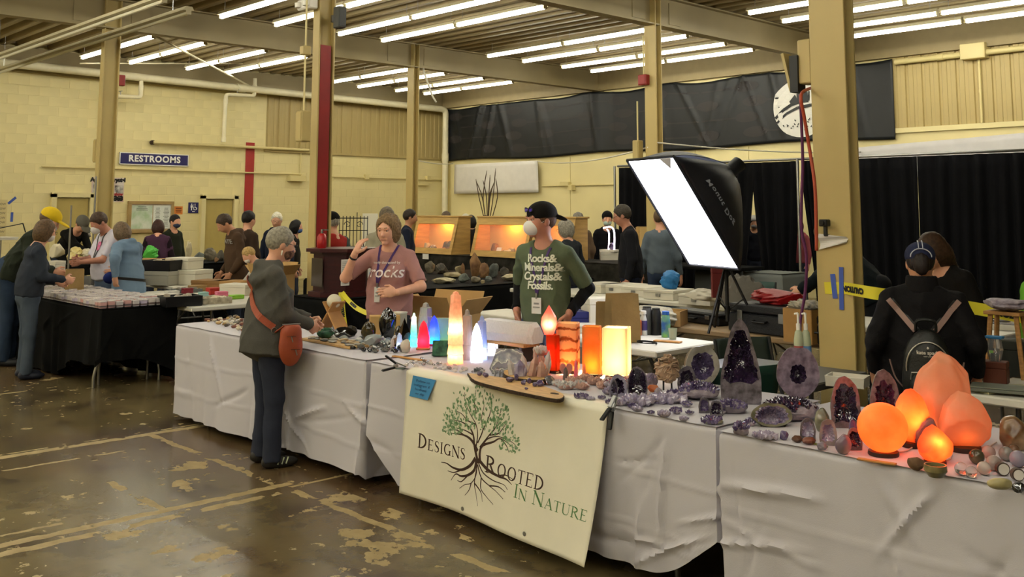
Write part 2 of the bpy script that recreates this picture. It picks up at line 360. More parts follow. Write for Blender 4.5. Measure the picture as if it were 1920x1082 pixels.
# ------------------------------------------------------------ smooth solids: distance fields meshed by surface nets
def rotx(a): c, s = cos(a), sin(a); return np.array([[1, 0, 0], [0, c, -s], [0, s, c]])
def rotz(a): c, s = cos(a), sin(a); return np.array([[c, -s, 0], [s, c, 0], [0, 0, 1]])
def roty(a): c, s = cos(a), sin(a); return np.array([[c, 0, s], [0, 1, 0], [-s, 0, c]])
class SDF:
    def __init__(s): s.p = []; s.cuts = []
    def cap(s, a, b, r0, r1, k=.03, flat=0, sub=0):
        a = np.array(a, float); b = np.array(b, float); ab = b-a; L = np.linalg.norm(ab)+1e-9
        def f(P):
            v = P-a; t = (v@ab)/(L*L); tc = np.clip(t, 0, 1); q = np.linalg.norm(v-tc[..., None]*ab, axis=-1)-(r0+(r1-r0)*tc)
            if flat & 1: q = np.maximum(q, -t*L)
            if flat & 2: q = np.maximum(q, (t-1)*L)
            return q
        R = max(r0, r1); s.p.append((f, np.minimum(a, b)-R, np.maximum(a, b)+R, k, sub)); return s
    def ec(s, a, b, r0, r1, sc, k=.05, flat=0, sub=0):      # elliptical cone, wide along x
        a = np.array(a, float); b = np.array(b, float); ab = b-a; L = np.linalg.norm(ab)+1e-9
        def f(P):
            v = P-a; t = (v@ab)/(L*L); tc = np.clip(t, 0, 1); q = v-tc[..., None]*ab; dx = q[..., 0]; dy = np.sqrt(q[..., 1]**2+q[..., 2]**2)/sc
            d = (np.sqrt(dx*dx+dy*dy)-(r0+(r1-r0)*tc))*(.5+.5*sc)
            if flat & 1: d = np.maximum(d, -t*L)
            if flat & 2: d = np.maximum(d, (t-1)*L)
            return d
        R = max(r0, r1); s.p.append((f, np.minimum(a, b)-R, np.maximum(a, b)+R, k, sub)); return s
    def ell(s, c, r, R=None, k=.03, sub=0):
        c = np.array(c, float); r = np.array(r, float); R = np.eye(3) if R is None else np.array(R)
        def f(P):
            q = (P-c)@R; k0 = np.linalg.norm(q/r, axis=-1); k1 = np.linalg.norm(q/(r*r), axis=-1)+1e-9; return k0*(k0-1)/k1
        m = r.max() if not np.allclose(R, np.eye(3)) else r
        s.p.append((f, c-m, c+m, k, sub)); return s
    def cut(s, n, d): s.cuts.append((nrm(n), d)); return s     # keeps n.p < d
    def mesh(s, h, noise=None):
        lo = np.min([q[1] for q in s.p if not q[4]], axis=0)-3*h; hi = np.max([q[2] for q in s.p if not q[4]], axis=0)+3*h
        n = np.ceil((hi-lo)/h).astype(int)+1; F = np.full(n, .3)
        ax = [lo[i]+h*np.arange(n[i]) for i in range(3)]
        for f, a, b, k, sub in s.p:
            i0 = np.clip(((a-k-2*h-lo)/h).astype(int), 0, n); i1 = np.clip(((b+k+2*h-lo)/h).astype(int)+2, 0, n)
            if (i1 <= i0).any(): continue
            sl = tuple(slice(i0[i], i1[i]) for i in range(3))
            P = np.stack(np.meshgrid(*[ax[i][sl[i]] for i in range(3)], indexing='ij'), -1); d = f(P); g = F[sl]
            if sub: d = -d; hh = np.maximum(k-np.abs(g-d), 0)/k; F[sl] = np.maximum(g, d)+hh*hh*k/4
            else: hh = np.maximum(k-np.abs(g-d), 0)/k; F[sl] = np.minimum(g, d)-hh*hh*k/4
        if s.cuts or noise:
            P = np.stack(np.meshgrid(*ax, indexing='ij'), -1)
            if noise: near = np.abs(F) < 4*h+.02; F[near] += noise(P[near])
            for nn, d in s.cuts: F = np.maximum(F, P@nn-d)
        return nets(F, lo, h)
def nets(F, lo, h):
    S = F < 0; n = np.array(F.shape)-1
    idx = np.full(n, -1, int); acc = np.zeros(tuple(n)+(3,)); cnt = np.zeros(tuple(n))
    c = [(0, 0, 0), (1, 0, 0), (0, 1, 0), (1, 1, 0), (0, 0, 1), (1, 0, 1), (0, 1, 1), (1, 1, 1)]
    sl = lambda o: tuple(slice(o[i], o[i]+n[i]) for i in range(3))
    tot = sum(S[sl(o)].astype(np.int8) for o in c); act = (tot > 0) & (tot < 8); ai = np.argwhere(act)
    if not len(ai): return np.zeros((0, 3)), np.zeros((0, 4), int)
    acc = np.zeros((len(ai), 3)); cnt = np.zeros(len(ai))
    for i in range(8):
        for j in range(i+1, 8):
            a, b = np.array(c[i]), np.array(c[j])
            if abs(a-b).sum() != 1: continue
            fa = F[tuple((ai+a).T)]; fb = F[tuple((ai+b).T)]; m = (fa < 0) != (fb < 0); t = np.where(m, fa/np.where(m, fa-fb, 1), 0)
            acc += np.where(m[:, None], a+t[:, None]*(b-a), 0); cnt += m
    V = lo+h*(ai+acc/cnt[:, None]); idx[act] = np.arange(len(ai)); Q = []
    for d in range(3):
        u, v = (d+1) % 3, (d+2) % 3
        A = S; s0 = [slice(None)]*3; s1 = [slice(None)]*3; s0[d] = slice(0, -1); s1[d] = slice(1, None)
        ch = A[tuple(s0)] != A[tuple(s1)]; e = np.argwhere(ch); e = e[(e[:, u] > 0) & (e[:, v] > 0) & (e[:, u] < n[u]) & (e[:, v] < n[v])]
        if not len(e): continue
        U = np.eye(3, dtype=int)[u]; W = np.eye(3, dtype=int)[v]
        q = np.stack([idx[tuple((e-U-W).T)], idx[tuple((e-W).T)], idx[tuple(e.T)], idx[tuple((e-U).T)]], 1)
        ins = A[tuple(e.T)]; q[~ins] = q[~ins][:, ::-1]; Q.append(q)
    Q = np.concatenate(Q); Q = Q[(Q >= 0).all(1)]; return V, Q
def join(parts):
    V = []; Q = []; o = 0
    for v, q in parts:
        V.append(v); Q.append(q+o); o += len(v)
    return np.concatenate(V), np.concatenate(Q)
def folds(seed, amp, f=48):
    g = np.random.default_rng(seed); D = g.normal(size=(5, 3)); D /= np.linalg.norm(D, axis=1)[:, None]; ph = g.uniform(0, 6.28, 5); fr = f*g.uniform(.6, 1.3, 5)
    def fn(P):
        w = P+.02*np.sin(P[..., [1, 2, 0]]*17+ph[:3]); o = 0
        for i in range(4): o = o+(1-np.abs(np.sin((w@D[i])*fr[i]*.5+ph[i])))**2*(.5+.5*np.sin((P@D[4])*9+ph[i]*2))
        return amp*(.9-o)
    return fn
def hairn(P): return .0022*np.sin(np.arctan2(P[..., 0], P[..., 1]+.02)*46+P[..., 2]*30)+.003*np.sin(P[..., 0]*50+1)*np.sin(P[..., 2]*42)*np.sin(P[..., 1]*47+2)
SKIN = {'fair': mat('skin_fair', 'D9A183', r=.5, var=.06, vs=14), 'tan': mat('skin_tan', 'C08A68', r=.5, var=.07, vs=14), 'ruddy': mat('skin_ruddy', 'B98068', r=.5, var=.08, vs=14)}
eyew = mat('eye_white', 'BFB3A6', r=.25); eyed = mat('eye_dark', '2A211B', r=.2); lipm = mat('lip', 'A8695C', r=.45)
def cloth(name, col, **k):
    k.setdefault('r', .85); k.setdefault('var', .06); k.setdefault('vs', 9); k.setdefault('bump', .25); k.setdefault('bs', 220); k.setdefault('spec', .2); return mat(name, col, **k)
def hand(W, d, n, th, u, h, curl, spread=.0, rs=1.0):
    d = nrm(d); n = nrm(n-d*(n@d)); sd = nrm(np.cross(d, n))*th; S = SDF(); m = lambda a, b, c: W+(d*a+sd*b+n*c)*u
    S.cap(m(-.01, 0, 0), m(.015, 0, 0), .026*u, .025*u, .02); Rm = np.stack([d, sd, n], 1)
    S.ell(m(.05, 0, 0), np.array([.05, .042, .018])*u, Rm, .015)
    for i, (o, L) in enumerate(((.031, .072), (.011, .080), (-.010, .074), (-.030, .058))):
        p = m(.083-abs(o)*.2, o, 0); a = curl*(.8+.15*i); dd = d+sd*(o*spread*14); ang = 0
        for j, fr in enumerate((.45, .3, .25)):
            ang += a*(.7, 1.0, .8)[j]; e = p+(nrm(dd)*cos(ang)+n*sin(ang))*L*fr*u; S.cap(p, e, (.0098-.0009*j)*u*rs, (.0092-.0009*j)*u*rs, .004); p = e
    p = m(.02, .032, .006); q = p+nrm(d*.75+sd*.65+n*(.3+.3*curl))*.042*u; e = q+nrm(d*.95+sd*(.25-.4*curl)+n*(.25+.5*curl))*.034*u
    S.cap(p, q, .0135*u, .011*u*rs, .012); S.cap(q, e, .0108*u*rs, .009*u*rs, .004)
    return S.mesh(h)
def ik(S, W, a, b, pole):
    v = W-S; L = np.linalg.norm(v); L2 = min(L, (a+b)*.995); v = v/L; W = S+v*L2; x = (a*a-b*b+L2*L2)/(2*L2); y = math.sqrt(max(a*a-x*x, 0))
    p = np.asarray(pole, float); p = nrm(p-v*(p@v)); return S+v*x+p*y, W
HAIRC = {}
def haircol(h):
    if h not in HAIRC: HAIRC[h] = mat('hair_'+h.lower(), h, r=.55, var=.3, vs=60, spec=.35)
    return HAIRC[h]
REST = {1: (.25, .05, .84), -1: (-.25, .05, .84)}
def person(label, px, D, phi, top=None, H=None, q=1, at=None, lean=0, hy=0, hp=8, b=1.0, shw=1.0, armR=None, armL=None, pole=((.5, -1, -.4), (-.5, -1, -.4)), hands=(None, None), curl=.35,
           skin='fair', hair=('short', '5A4632'), shirt='444444', sleeve=1.0, hem=.86, pants='2B3140', shoes='1A1A1C', mask=None, cap=None, specs=False, female=False, belly=0, coat=0, legs=True, feet=None, fold=.0085, hood=False, extra=None, seed=None):
    base = PD(px, 394, D)[:2] if at is None else np.array(at)
    if H is None: H = float(PD(px, top, D)[2]) if at is None else 1.7
    u = H/1.7; sd_ = seed or int(px*7+D*100); P = thing('person', label, 'person', (base[0], base[1], 0), facing(phi))
    hs, hh = ((.0075, .0055), (.012, .0085), (.02, .0125))[2-q][::1], (.0036, .0055, .009)[2-q]
    if q == 2: hs = (.0085, .0052)
    T = lambda p: (np.array([0, 0, .92])+rotx(-math.radians(lean))@(np.array(p, float)-[0, 0, .92]))*u
    hipR = rotx(-math.radians(lean)); sw = .155*shw
    C = np.array([0, .0, 1.42]); Rh = rotz(-math.radians(hy))@rotx(-math.radians(lean*.75+hp)); nb = T(C)
    hc = nb+Rh@(np.array([0, .022, .155])*u)
    G = lambda p: hc+Rh@(np.array(p, float)*u)
    body = SDF()
    body.ell(G((0, -.008, .02)), np.array([.076, .096, .102])*u, Rh, .03).ell(G((0, .03, -.048)), np.array([.058, .06, .058])*u, Rh, .04).ell(G((0, .05, -.01)), np.array([.06, .045, .06])*u, Rh, .03)
    body.cap(nb+Rh@np.array([0, -.005, -.05])*u, G((0, .0, -.06)), .060*u*b**.5, .054*u, .03)
    body.cap(G((0, .088, .012)), G((0, .108, -.022)), .009*u, .015*u, .012)
    for s in (1, -1):
        body.ell(G((s*.078, -.004, -.005)), np.array([.010, .02, .032])*u, Rh, .008)
        if q == 2: body.ell(G((s*.032, .098, .016)), np.array([.017, .014, .011])*u, Rh, .012, 1).ell(G((s*.033, .086, .0255)), np.array([.019, .011, .0075])*u, Rh, .004)
    if q == 2: body.cap(G((-.04, .086, .034)), G((.04, .086, .034)), .010*u, .010*u, .014).cap(G((-.02, .09, -.056)), G((.02, .09, -.056)), .0085*u, .0085*u, .008).ell(G((0, .082, -.09)), np.array([.022, .02, .018])*u, Rh, .02)
    body.ec(T((0, 0, 1.1)), T((0, 0, 1.36)), .12*u, .11*u, .6, .06)
    Sh, El, Wr, meshes = {}, {}, {}, []
    for s, tgt, hd in ((1, armR, hands[0]), (-1, armL, hands[1])):
        S_ = T((s*sw, -.01, 1.348)); W_ = (T(REST[s]) if tgt is None else np.array(tgt, float)*u); E_, W_ = ik(S_, W_, .285*u, .245*u, pole[0 if s > 0 else 1])
        Sh[s], El[s], Wr[s] = S_, E_, W_
        body.cap(S_, E_, .05*u, .042*u, .03).cap(E_, W_, .042*u, .027*u, .02)
        fd = W_-E_
        hdir, hn = (hd if hd else (nrm(fd)+np.array([0, .0, -.1]), np.array([-s, .2, 0.])))
        hdir = np.array(hdir, float); hn = np.array(hn, float); sgn = 1 if np.cross(nrm(hdir), nrm(hn-nrm(hdir)*(hn@nrm(hdir)))) @ np.array([0, 1, .6]) > 0 else -1
        meshes.append(hand(W_, hdir, hn, sgn, u, hh, curl, rs=1 if q else 1.15))
    bm_ = body.mesh(hs[1])
    obj('body', join([bm_]+meshes), SKIN[skin], P, 180)
    # shirt or coat
    bb = b; S = SDF(); hemz = hem
    S.ec(T((0, .0, min(hemz+.1, .98))), T((0, .0, 1.12)), (.172+.02*coat+.03*belly)*bb*u, .165*bb*u, .70+.16*belly, .06, 0).ec(T((0, 0, 1.10)), T((0, -.005, 1.31)), .165*bb*u, (.150*shw+.01)*u, .68, .06)
    if belly: S.ell(T((0, .05, 1.02)), np.array([.15, .13*belly**.3, .15])*bb*u, hipR, .08)
    S.cap(T((-sw+.02, -.01, 1.34)), T((sw-.02, -.01, 1.34)), .058*u, .058*u, .05).cap(T((-.06, -.012, 1.402)), T((.06, -.012, 1.402)), .042*u, .042*u, .06)
    for s in (1, -1): S.cap(T((s*.05, -.012, 1.40)), T((s*(sw-.02), -.01, 1.352)), .042*u, .052*u, .04)
    S.ec((0, 0, hemz*u), T((0, 0, 1.04)), (.178+.02*coat+.03*belly)*bb*u, .165*bb*u, .70+.16*belly, .05, 1)
    if female:
        for s in (1, -1): S.ell(T((s*.07, .085, 1.2)), np.array([.07, .06, .065])*bb*u, hipR, .06)
    lo = .012 if sleeve > .9 else .008
    for s in (1, -1):
        f1 = min(1, sleeve*1.85); e = Sh[s]+(El[s]-Sh[s])*f1; S.cap(Sh[s], e, (.063+coat*.008)*u, (.056+lo*.6+coat*.008)*u, .018, 2 if f1 < 1 else 0)
        if sleeve > .56:
            f2 = min(1, (sleeve-.54)/.46); e2 = El[s]+(Wr[s]-El[s])*(f2-.03); S.cap(El[s], e2, (.054+coat*.008)*u, (.043+coat*.005)*u, .02, 2)
    S.cap(T((0, .012, 1.40)), G((0, .0, -.04)), .060*u, .075*u, .012, 0, 1)
    if hood:
        S.p.append(SDF().ec(T((0, -.075, 1.39)), T((0, -.10, 1.31)), .095*u, .115*u, .55, .04).p[0]); S.cap(T((-.085, .03, 1.42)), T((-.02, -.10, 1.42)), .032*u, .036*u, .04).cap(T((.085, .03, 1.42)), T((.02, -.10, 1.42)), .032*u, .036*u, .04)
    sm = shirt if not isinstance(shirt, str) else cloth('cloth_'+shirt.lower(), shirt)
    sv = S.mesh(hs[0], folds(sd_, fold*u)); P['k'] = 1; del P['k']
    so = obj('coat' if coat else 'shirt', sv, sm, P, 180)
    # trousers and shoes
    if legs:
        L = SDF(); ft = feet or ((.10, .0), (-.10, .0)); L.ec((0, 0, .86*u), (0, -.005, 1.0*u), .155*bb*u, .15*bb*u, .74, .04)
        for s, (fx, fy) in zip((1, -1), ft):
            k_ = np.array([(s*.09+fx)/2, fy*.5+.02, .48])*u; a_ = np.array([fx, fy, .045])*u; hp_ = np.array([s*.085, 0, .87])*u
            L.cap(hp_, k_, .092*u*bb, .073*u, .03).cap(k_, a_, .073*u, .066*u, .03, 2)
        pm = pants if not isinstance(pants, str) else cloth('cloth_'+pants.lower(), pants)
        obj('trousers', L.mesh(hs[0]*1.1, folds(sd_+5, fold*.9*u, 40)), pm, P, 180)
        for s, (fx, fy) in zip((1, -1), ft):
            K = SDF().ell(np.array([fx, fy+.06, .035])*u, np.array([.046, .13, .04])*u, None, .03).cap(np.array([fx, fy-.02, .06])*u, np.array([fx, fy, .1])*u, .043*u, .042*u, .04).cut((0, 0, -1), -.002)
            obj('shoe', K.mesh(max(hs[1], .007)), mat('shoe_'+shoes.lower(), shoes, r=.5), P, 180)
    # hair
    st, hcx = hair; Hs = SDF(); cap_ = cap
    if st != 'bald':
        Hs.ell(G((0, -.014, .03)), np.array([.086, .106, .104])*u, Rh, .02)
        if st in ('bob', 'long'): Hs.ell(G((0, -.022, -.03)), np.array([.102, .098, .115])*u, Rh, .04)
        if st == 'curly': Hs.ell(G((0, -.016, .02)), np.array([.096, .108, .108])*u, Rh, .03).ell(G((0, -.025, -.05)), np.array([.094, .08, .072])*u, Rh, .03)
        if st == 'long': Hs.ec(G((0, -.06, -.05)), G((.0, -.085, -.36)), .095*u, .075*u, .55, .05)
        fz = -.03 if st in ('bob', 'long', 'curly') else -.06
        Hs.ell(G((0, .125, -.045)), np.array([.078 if st != 'short' else .10, .105, .142 if st != 'short' else .128])*u, Rh, .015, 1)
        if st == 'short': Hs.ell(G((0, .05, -.13)), np.array([.14, .12, .105])*u, Rh, .015, 1)
        obj('hair', Hs.mesh(hs[1]*1.05, lambda X: hairn((X-hc)@Rh/u)*u*(2.2 if st == 'curly' else 1)), haircol(hcx), P, 180)
    if cap_:
        cst, ccol = cap_; K = SDF().ell(G((0, -.012, .05)), np.array([.092, .112, .088])*u, Rh, .02); K.cut(Rh@np.array([0, .12, -1.]), float(nrm(Rh@np.array([0, .12, -1.]))@G((0, 0, .035))))
        if cst == 'fwd': K.ell(G((0, .13, .042)), np.array([.075, .085, .010])*u, Rh, .012)
        if cst == 'back': K.ell(G((0, -.135, .02)), np.array([.075, .075, .010])*u, Rh@rotx(.45), .012)
        if cst == 'beanie': K = SDF().ell(G((0, -.012, .05)), np.array([.092, .112, .098])*u, Rh, .02); K.cut(Rh@np.array([0, .3, -1.]), float(nrm(Rh@np.array([0, .3, -1.]))@G((0, 0, .03))))
        K.cuts = K.cuts if cst == 'beanie' else []
        if cst != 'beanie': K.ell(G((0, .0, -.06)), np.array([.15, .16, .095])*u, Rh, .01, 1)
        obj('cap', K.mesh(hs[1]), cloth('cap_'+ccol.lower(), ccol), P, 180)
    if mask:
        mst, mcol = mask; K = SDF()
        if mst == 'cup': K.ell(G((0, .072, -.042)), np.array([.056, .058, .056])*u, Rh, .01).ell(G((0, .105, -.036)), np.array([.026, .032, .034])*u, Rh, .03).ell(G((0, .0, -.03)), np.array([.068, .075, .09])*u, Rh, .005, 1)
        else: K.ell(G((0, .045, -.047)), np.array([.070, .072, .056])*u, Rh, .01)
        obj('face_mask', K.mesh(hs[1], None), mat('mask_'+mcol.lower(), mcol, r=.8) if isinstance(mcol, str) else mcol, P, 180)
        if q: obj('strap', MB().tube([G((s_, y_, z_)) for s_, y_, z_ in ((-.062, .06, -.02), (-.083, .0, .01), (-.08, -.02, 0))], .0018*u, 5).tube([G((s_, y_, z_)) for s_, y_, z_ in ((.062, .06, -.02), (.083, .0, .01), (.08, -.02, 0))], .0018*u, 5), mat('mask_strap', 'D8D4CC'), P)
    if q:
        for s in (1, -1):
            e = MB(); c = G((s*.032, .0815, .015)); r = .0108*u; prof = [(r*sin(a), -r*cos(a)) for a in np.linspace(.1, PI-.1, 7)]
            e.lathe(prof, 10); V = np.array(e.v)@np.eye(3)+c; e.v = [tuple(v) for v in V]; o = obj('eye', e, [eyew], P, 180)
            p_ = MB(); p_.lathe([(r*.62*sin(a), -r*.62*cos(a)) for a in np.linspace(.1, PI-.1, 6)], 8); p_.v = [tuple(np.array(v)+G((s*.032, .0868, .014))) for v in p_.v]; obj('iris', p_, eyed, o, 180)
        if q == 2:
            for s in (1, -1): obj('eyebrow', MB().tube([G((s*.015, .098, .036)), G((s*.035, .097, .041)), G((s*.05, .086, .036))], [.003*u, .0036*u, .002*u], 6), haircol(hcx), P, 60)
            if not mask: obj('lips', SDF().cap(G((-.018, .0965, -.058)), G((.018, .0965, -.058)), .0052*u, .0052*u).mesh(.003), lipm, P, 180)
    if specs:
        g = MB()
        for s in (1, -1):
            g.tube([G((s*(.032+.024*cos(a)), .108, .012+.017*sin(a))) for a in np.linspace(0, 2*PI, 13)], .0016*u, 5, False)
            g.tube([G((s*.056, .106, .018)), G((s*.08, .06, .018)), G((s*.084, -.01, .012))], .0016*u, 5)
        g.tube([G((-.008, .11, .016)), G((.008, .11, .016))], .0016*u, 5); obj('glasses', g, black, P)
    info = dict(P=P, u=u, T=T, G=G, Rh=Rh, Sh=Sh, El=El, Wr=Wr, sv=sv, bvh=None, shirt=so)
    return info
def onto(I, x, z, off=.004, d=(0, -1, 0), far=1.0):
    if I['bvh'] is None: I['bvh'] = BVHTree.FromPolygons([tuple(v) for v in I['sv'][0]], [tuple(map(int, f)) for f in I['sv'][1]])
    d = Vector(d); o = Vector((x, 0, z)) if abs(d.y) > abs(d.x) else Vector((0, x, z)); h = I['bvh'].ray_cast(o-d*far, d)
    if h[0] is None: return None
    return np.array(h[0])-np.array(d)*off
# ------------------------------------------------------------ fittings on walls, columns and roof
U_ = lambda u, v, w=0: None
def wlp(px, py): p = PX(px, py, WX); return p[1], p[2]          # left wall: (y, z)
def wbp(px, py): p = PY(px, py, WY); return p[0], p[2]          # back wall: (x, z)
def lw(d): return lambda y, z: (WX+d, y, z)
def panel_lw(name, px0, py0, px1, py1, m, label, cat, th=.02, off=.004):
    y0, z1 = wlp(px0, py0); y1, z0 = wlp(px1, py1); t = thing(name, label, cat, (WX+off, (y0+y1)/2, (z0+z1)/2))
    obj('board' if name != 'paper_flyer' else 'sheet', MB().box((th/2, 0, 0), (th, y1-y0, z1-z0), ch=th*.2), m, t); return t, y1-y0, z1-z0
# RESTROOMS sign
navy = mat('sign_navy', '26235E', r=.4); whit = mat('sign_white', 'F1EFE8', r=.5)
t, a, h = panel_lw('restrooms_sign', 223.5, 285, 352, 312.5, navy, 'navy RESTROOMS sign with white letters and border on the yellow block wall', 'sign', .03)
e = MB(); b_ = .018
for c, d in (((.031, 0, h/2-b_/2), (.004, a, b_)), ((.031, 0, -h/2+b_/2), (.004, a, b_)), ((.031, a/2-b_/2, 0), (.004, b_, h)), ((.031, -a/2+b_/2, 0), (.004, b_, h))): e.box(c, d)
obj('border', e, whit, t); text('RESTROOMS', h*.72, lambda u, v: (.033, u, v+.0), whit, t, bold=.007, spacing=1.12)
# pictogram sign
t, a, h = panel_lw('restroom_pictogram_sign', 353, 379.5, 371, 399.5, navy, 'small navy restroom pictogram sign with wheelchair symbol beside the door', 'sign', .02)
pm_ = MB()
def disc(cx, cy, r, k=12, x=.022): pm_.add([(x, cx+r*cos(2*PI*i/k), cy+r*sin(2*PI*i/k)) for i in range(k)], [tuple(range(k))])
def pol(pts, x=.022): pm_.add([(x, a_, b__) for a_, b__ in pts], [tuple(range(len(pts)))])
s_ = h/.45; disc(-.09*s_, .15*s_, .026*s_); pol([(q[0]*s_-.09*s_, q[1]*s_) for q in ((-.045, .11), (.045, .11), (.05, 0), (.022, 0), (.022, -.11), (-.022, -.11), (-.022, 0), (-.05, 0))])
pol([(-.012*s_, -.1*s_), (-.004*s_, -.1*s_), (-.004*s_, .16*s_), (-.012*s_, .16*s_)]); disc(.06*s_, .15*s_, .022*s_)
for i in range(14):
    a0, a1 = PI*.75+i*PI*1.3/14, PI*.75+(i+1)*PI*1.3/14; c = (.075*s_, -.02*s_)
    pol([(c[0]+r_*s_*cos(q), c[1]+r_*s_*sin(q)) for q, r_ in ((a0, .062), (a1, .062), (a1, .086), (a0, .086))])
pol([(q[0]*s_, q[1]*s_) for q in ((.05, .12), (.072, .12), (.078, .03), (.12, .03), (.145, -.06), (.125, -.07), (.105, .005), (.05, .005))]); pol([(-.06*s_, -.18*s_), (.06*s_, -.18*s_), (.06*s_, -.145*s_), (-.06*s_, -.145*s_)])
obj('symbols', pm_, whit, t)
# bulletin board
y0, z1 = wlp(239, 377); y1, z0 = wlp(322, 436); a, h = y1-y0, z1-z0
t = thing('bulletin_board', 'wood framed glass bulletin board holding a map and printed sheets on the block wall', 'notice board', (WX+.004, (y0+y1)/2, (z0+z1)/2))
obj('back_panel', MB().box((.02, 0, 0), (.04, a-.04, h-.04)), mat('cork', 'B79A6A', r=.9, var=.1), t)
fr = MB(); k = .07
for c, d in (((.04, 0, h/2-k/2), (.08, a, k)), ((.04, 0, -h/2+k/2), (.08, a, k)), ((.04, a/2-k/2, 0), (.08, k, h-2*k)), ((.04, -a/2+k/2, 0), (.08, k, h-2*k))): fr.box(c, d, ch=.006)
obj('frame', fr, mat('frame_wood', 'A98C58', r=.5, var=.08), t)
pmap = mat('map_paper', 'D9E2CE', r=.8, col2='A9C795', vs=5); ptxt = mat('text_paper', 'E4E8DC', r=.8); ink = mat('print_ink', '6B7468', r=.8)
obj('map_sheet', MB().box((.045, -a*.2, 0), (.004, a*.46, h*.74)), pmap, t); obj('text_sheet', MB().box((.045, a*.24, 0), (.004, a*.38, h*.74)), ptxt, t)
ln = MB()
for c in range(2):
    for i in range(14): ln.box((.0485, a*(.145+.19*c), h*(.28-.044*i)), (.002, a*.13*rnd.uniform(.6, 1), .012))
for i in range(3): ln.box((.0485, -a*.2, h*(.32-.05*i)), (.002, a*.3*rnd.uniform(.5, 1), .014))
obj('printed_lines', ln, ink, t)
obj('pane', MB().box((.075, 0, 0), (.004, a-2*k, h-2*k)), mat('pane_glass', 'FFFFFF', r=.03, alpha=.10, spec=.5), t)
orangep = mat('orange_paper', 'E08A3E', r=.8, var=.05)
t, a, h = panel_lw('paper_flyer', 327, 387, 342, 402, orangep, 'orange paper flyer taped to the wall beside the bulletin board', 'flyer', .003)
obj('printed_lines', MB().box((.0045, 0, h*.25), (.002, a*.7, .03)).box((.0045, 0, 0), (.002, a*.7, .02)).box((.0045, 0, -h*.2), (.002, a*.6, .02)), mat('ink_brown', '8A4A1E', r=.8), t)
panel_lw('paper_flyer', 240, 411, 246, 428, mat('salmon_paper', 'E2A585', r=.8), 'narrow salmon paper note at the left edge of the bulletin board', 'flyer', .003)
# poster behind the left column, wall poster at the frame edge
postm = mat('poster_art', 'C9C6C0', r=.6, col2='57504E', vs=9, det=6)
t, a, h = panel_lw('show_poster', 172, 332, 231, 379, mat('poster_base', 'C9A69A', r=.7, col2='D8D0C8', vs=3), 'pink and grey crystal show poster half hidden behind the left column', 'poster', .004)
obj('printed_art', MB().box((.006, -a*.36, -h*.1), (.002, a*.2, h*.7)), postm, t); obj('printed_art', MB().box((.006, a*.34, .02*h), (.002, a*.26, h*.32)), postm, t)
text('Agate & Crystal', h*.22, lambda u, v: (.008, u, v+h*.4), black, t, bold=.01); text('363', h*.24, lambda u, v: (.008, u+a*.34, v-h*.36), black, t, bold=.015); text('show', h*.16, lambda u, v: (.008, u+a*.34, v-h*.18), mat('ink_red', '9A2A2A'), t, bold=.006)
t, a, h = panel_lw('wall_poster', -24, 374, 10, 446, mat('poster_pale', 'D6C58E', r=.7), 'pale wall poster with a column of dark lettering at the frame edge', 'poster', .004)
for i in range(7): text('SHOW', .06, lambda u, v, i=i: (.007, u+a*.18, v+h*(.38-.12*i)), mat('ink_dark', '7A6A58'), t, bold=.001)
bluet = mat('blue_tape', '3B55A8', r=.55)
for px, py, an, lb in ((22.5, 376, .75, 'short slanted piece of blue tape on the wall above another'), (22, 407, 1.57, 'short upright piece of blue tape on the yellow wall')):
    y, z = wlp(px, py); tag(obj('tape_piece', MB().box((.003, 0, 0), (.003, .19, .05), rotx(an)), bluet, loc=(WX+.002, y, z)), lb, 'tape')
# red stripe and wall conduits
y0, z1 = wlp(461, 267); y1, z0 = wlp(473, 400)
struct('trim_3', MB().box((WX+.012, (y0+y1)/2, z1/2), (.02, y1-y0, z1), ch=.004), mat('red_stripe', 'A8302A', r=.5, var=.05))
pipew = mat('pipe_white', 'E3DAB8', r=.4, var=.04); pipec = mat('pipe_cream', 'D8C88E', r=.45)
def pipe(name, label, pts, r, m=pipew, joints=(), cat='pipe', n=12):
    t = thing(name, label, cat, pts[0]); P0 = np.array(pts[0]); q = [np.array(p)-P0 for p in pts]
    path = [q[0]]
    for i in range(1, len(q)-1):
        d0 = nrm(q[i-1]-q[i]); d1 = nrm(q[i+1]-q[i]); rr = r*1.6
        for s in np.linspace(0, 1, 6): path.append(q[i]+d0*rr*(1-s)**2+d1*rr*s**2)
    path.append(q[-1]); obj('run', MB().tube(path, r, n), m, t, smooth=50)
    for j in joints: 
        a, b_, f = j; c = q[a]+(q[b_]-q[a])*f; d = nrm(q[b_]-q[a]); obj('coupling', MB().tube([c-d*r*1.2, c+d*r*1.2], r*1.18, n), m, t, smooth=50)
    return t
zp0 = PX(67, 125, WX+.35)[2]; zp1 = PX(780, 199, WX+.35)[2]
yc = PX(845, 206, WX+.35)[1]
pipe('drain_pipe', 'fat white drain pipe running under the roof and down the corner', [(WX+.35, 1, zp0+.06), (WX+.35, min(yc, WY-.2), zp1-.02), (WX+.35, min(yc, WY-.2), .05)], .085, pipew, [(0, 1, .3), (0, 1, .62), (1, 2, .3)])
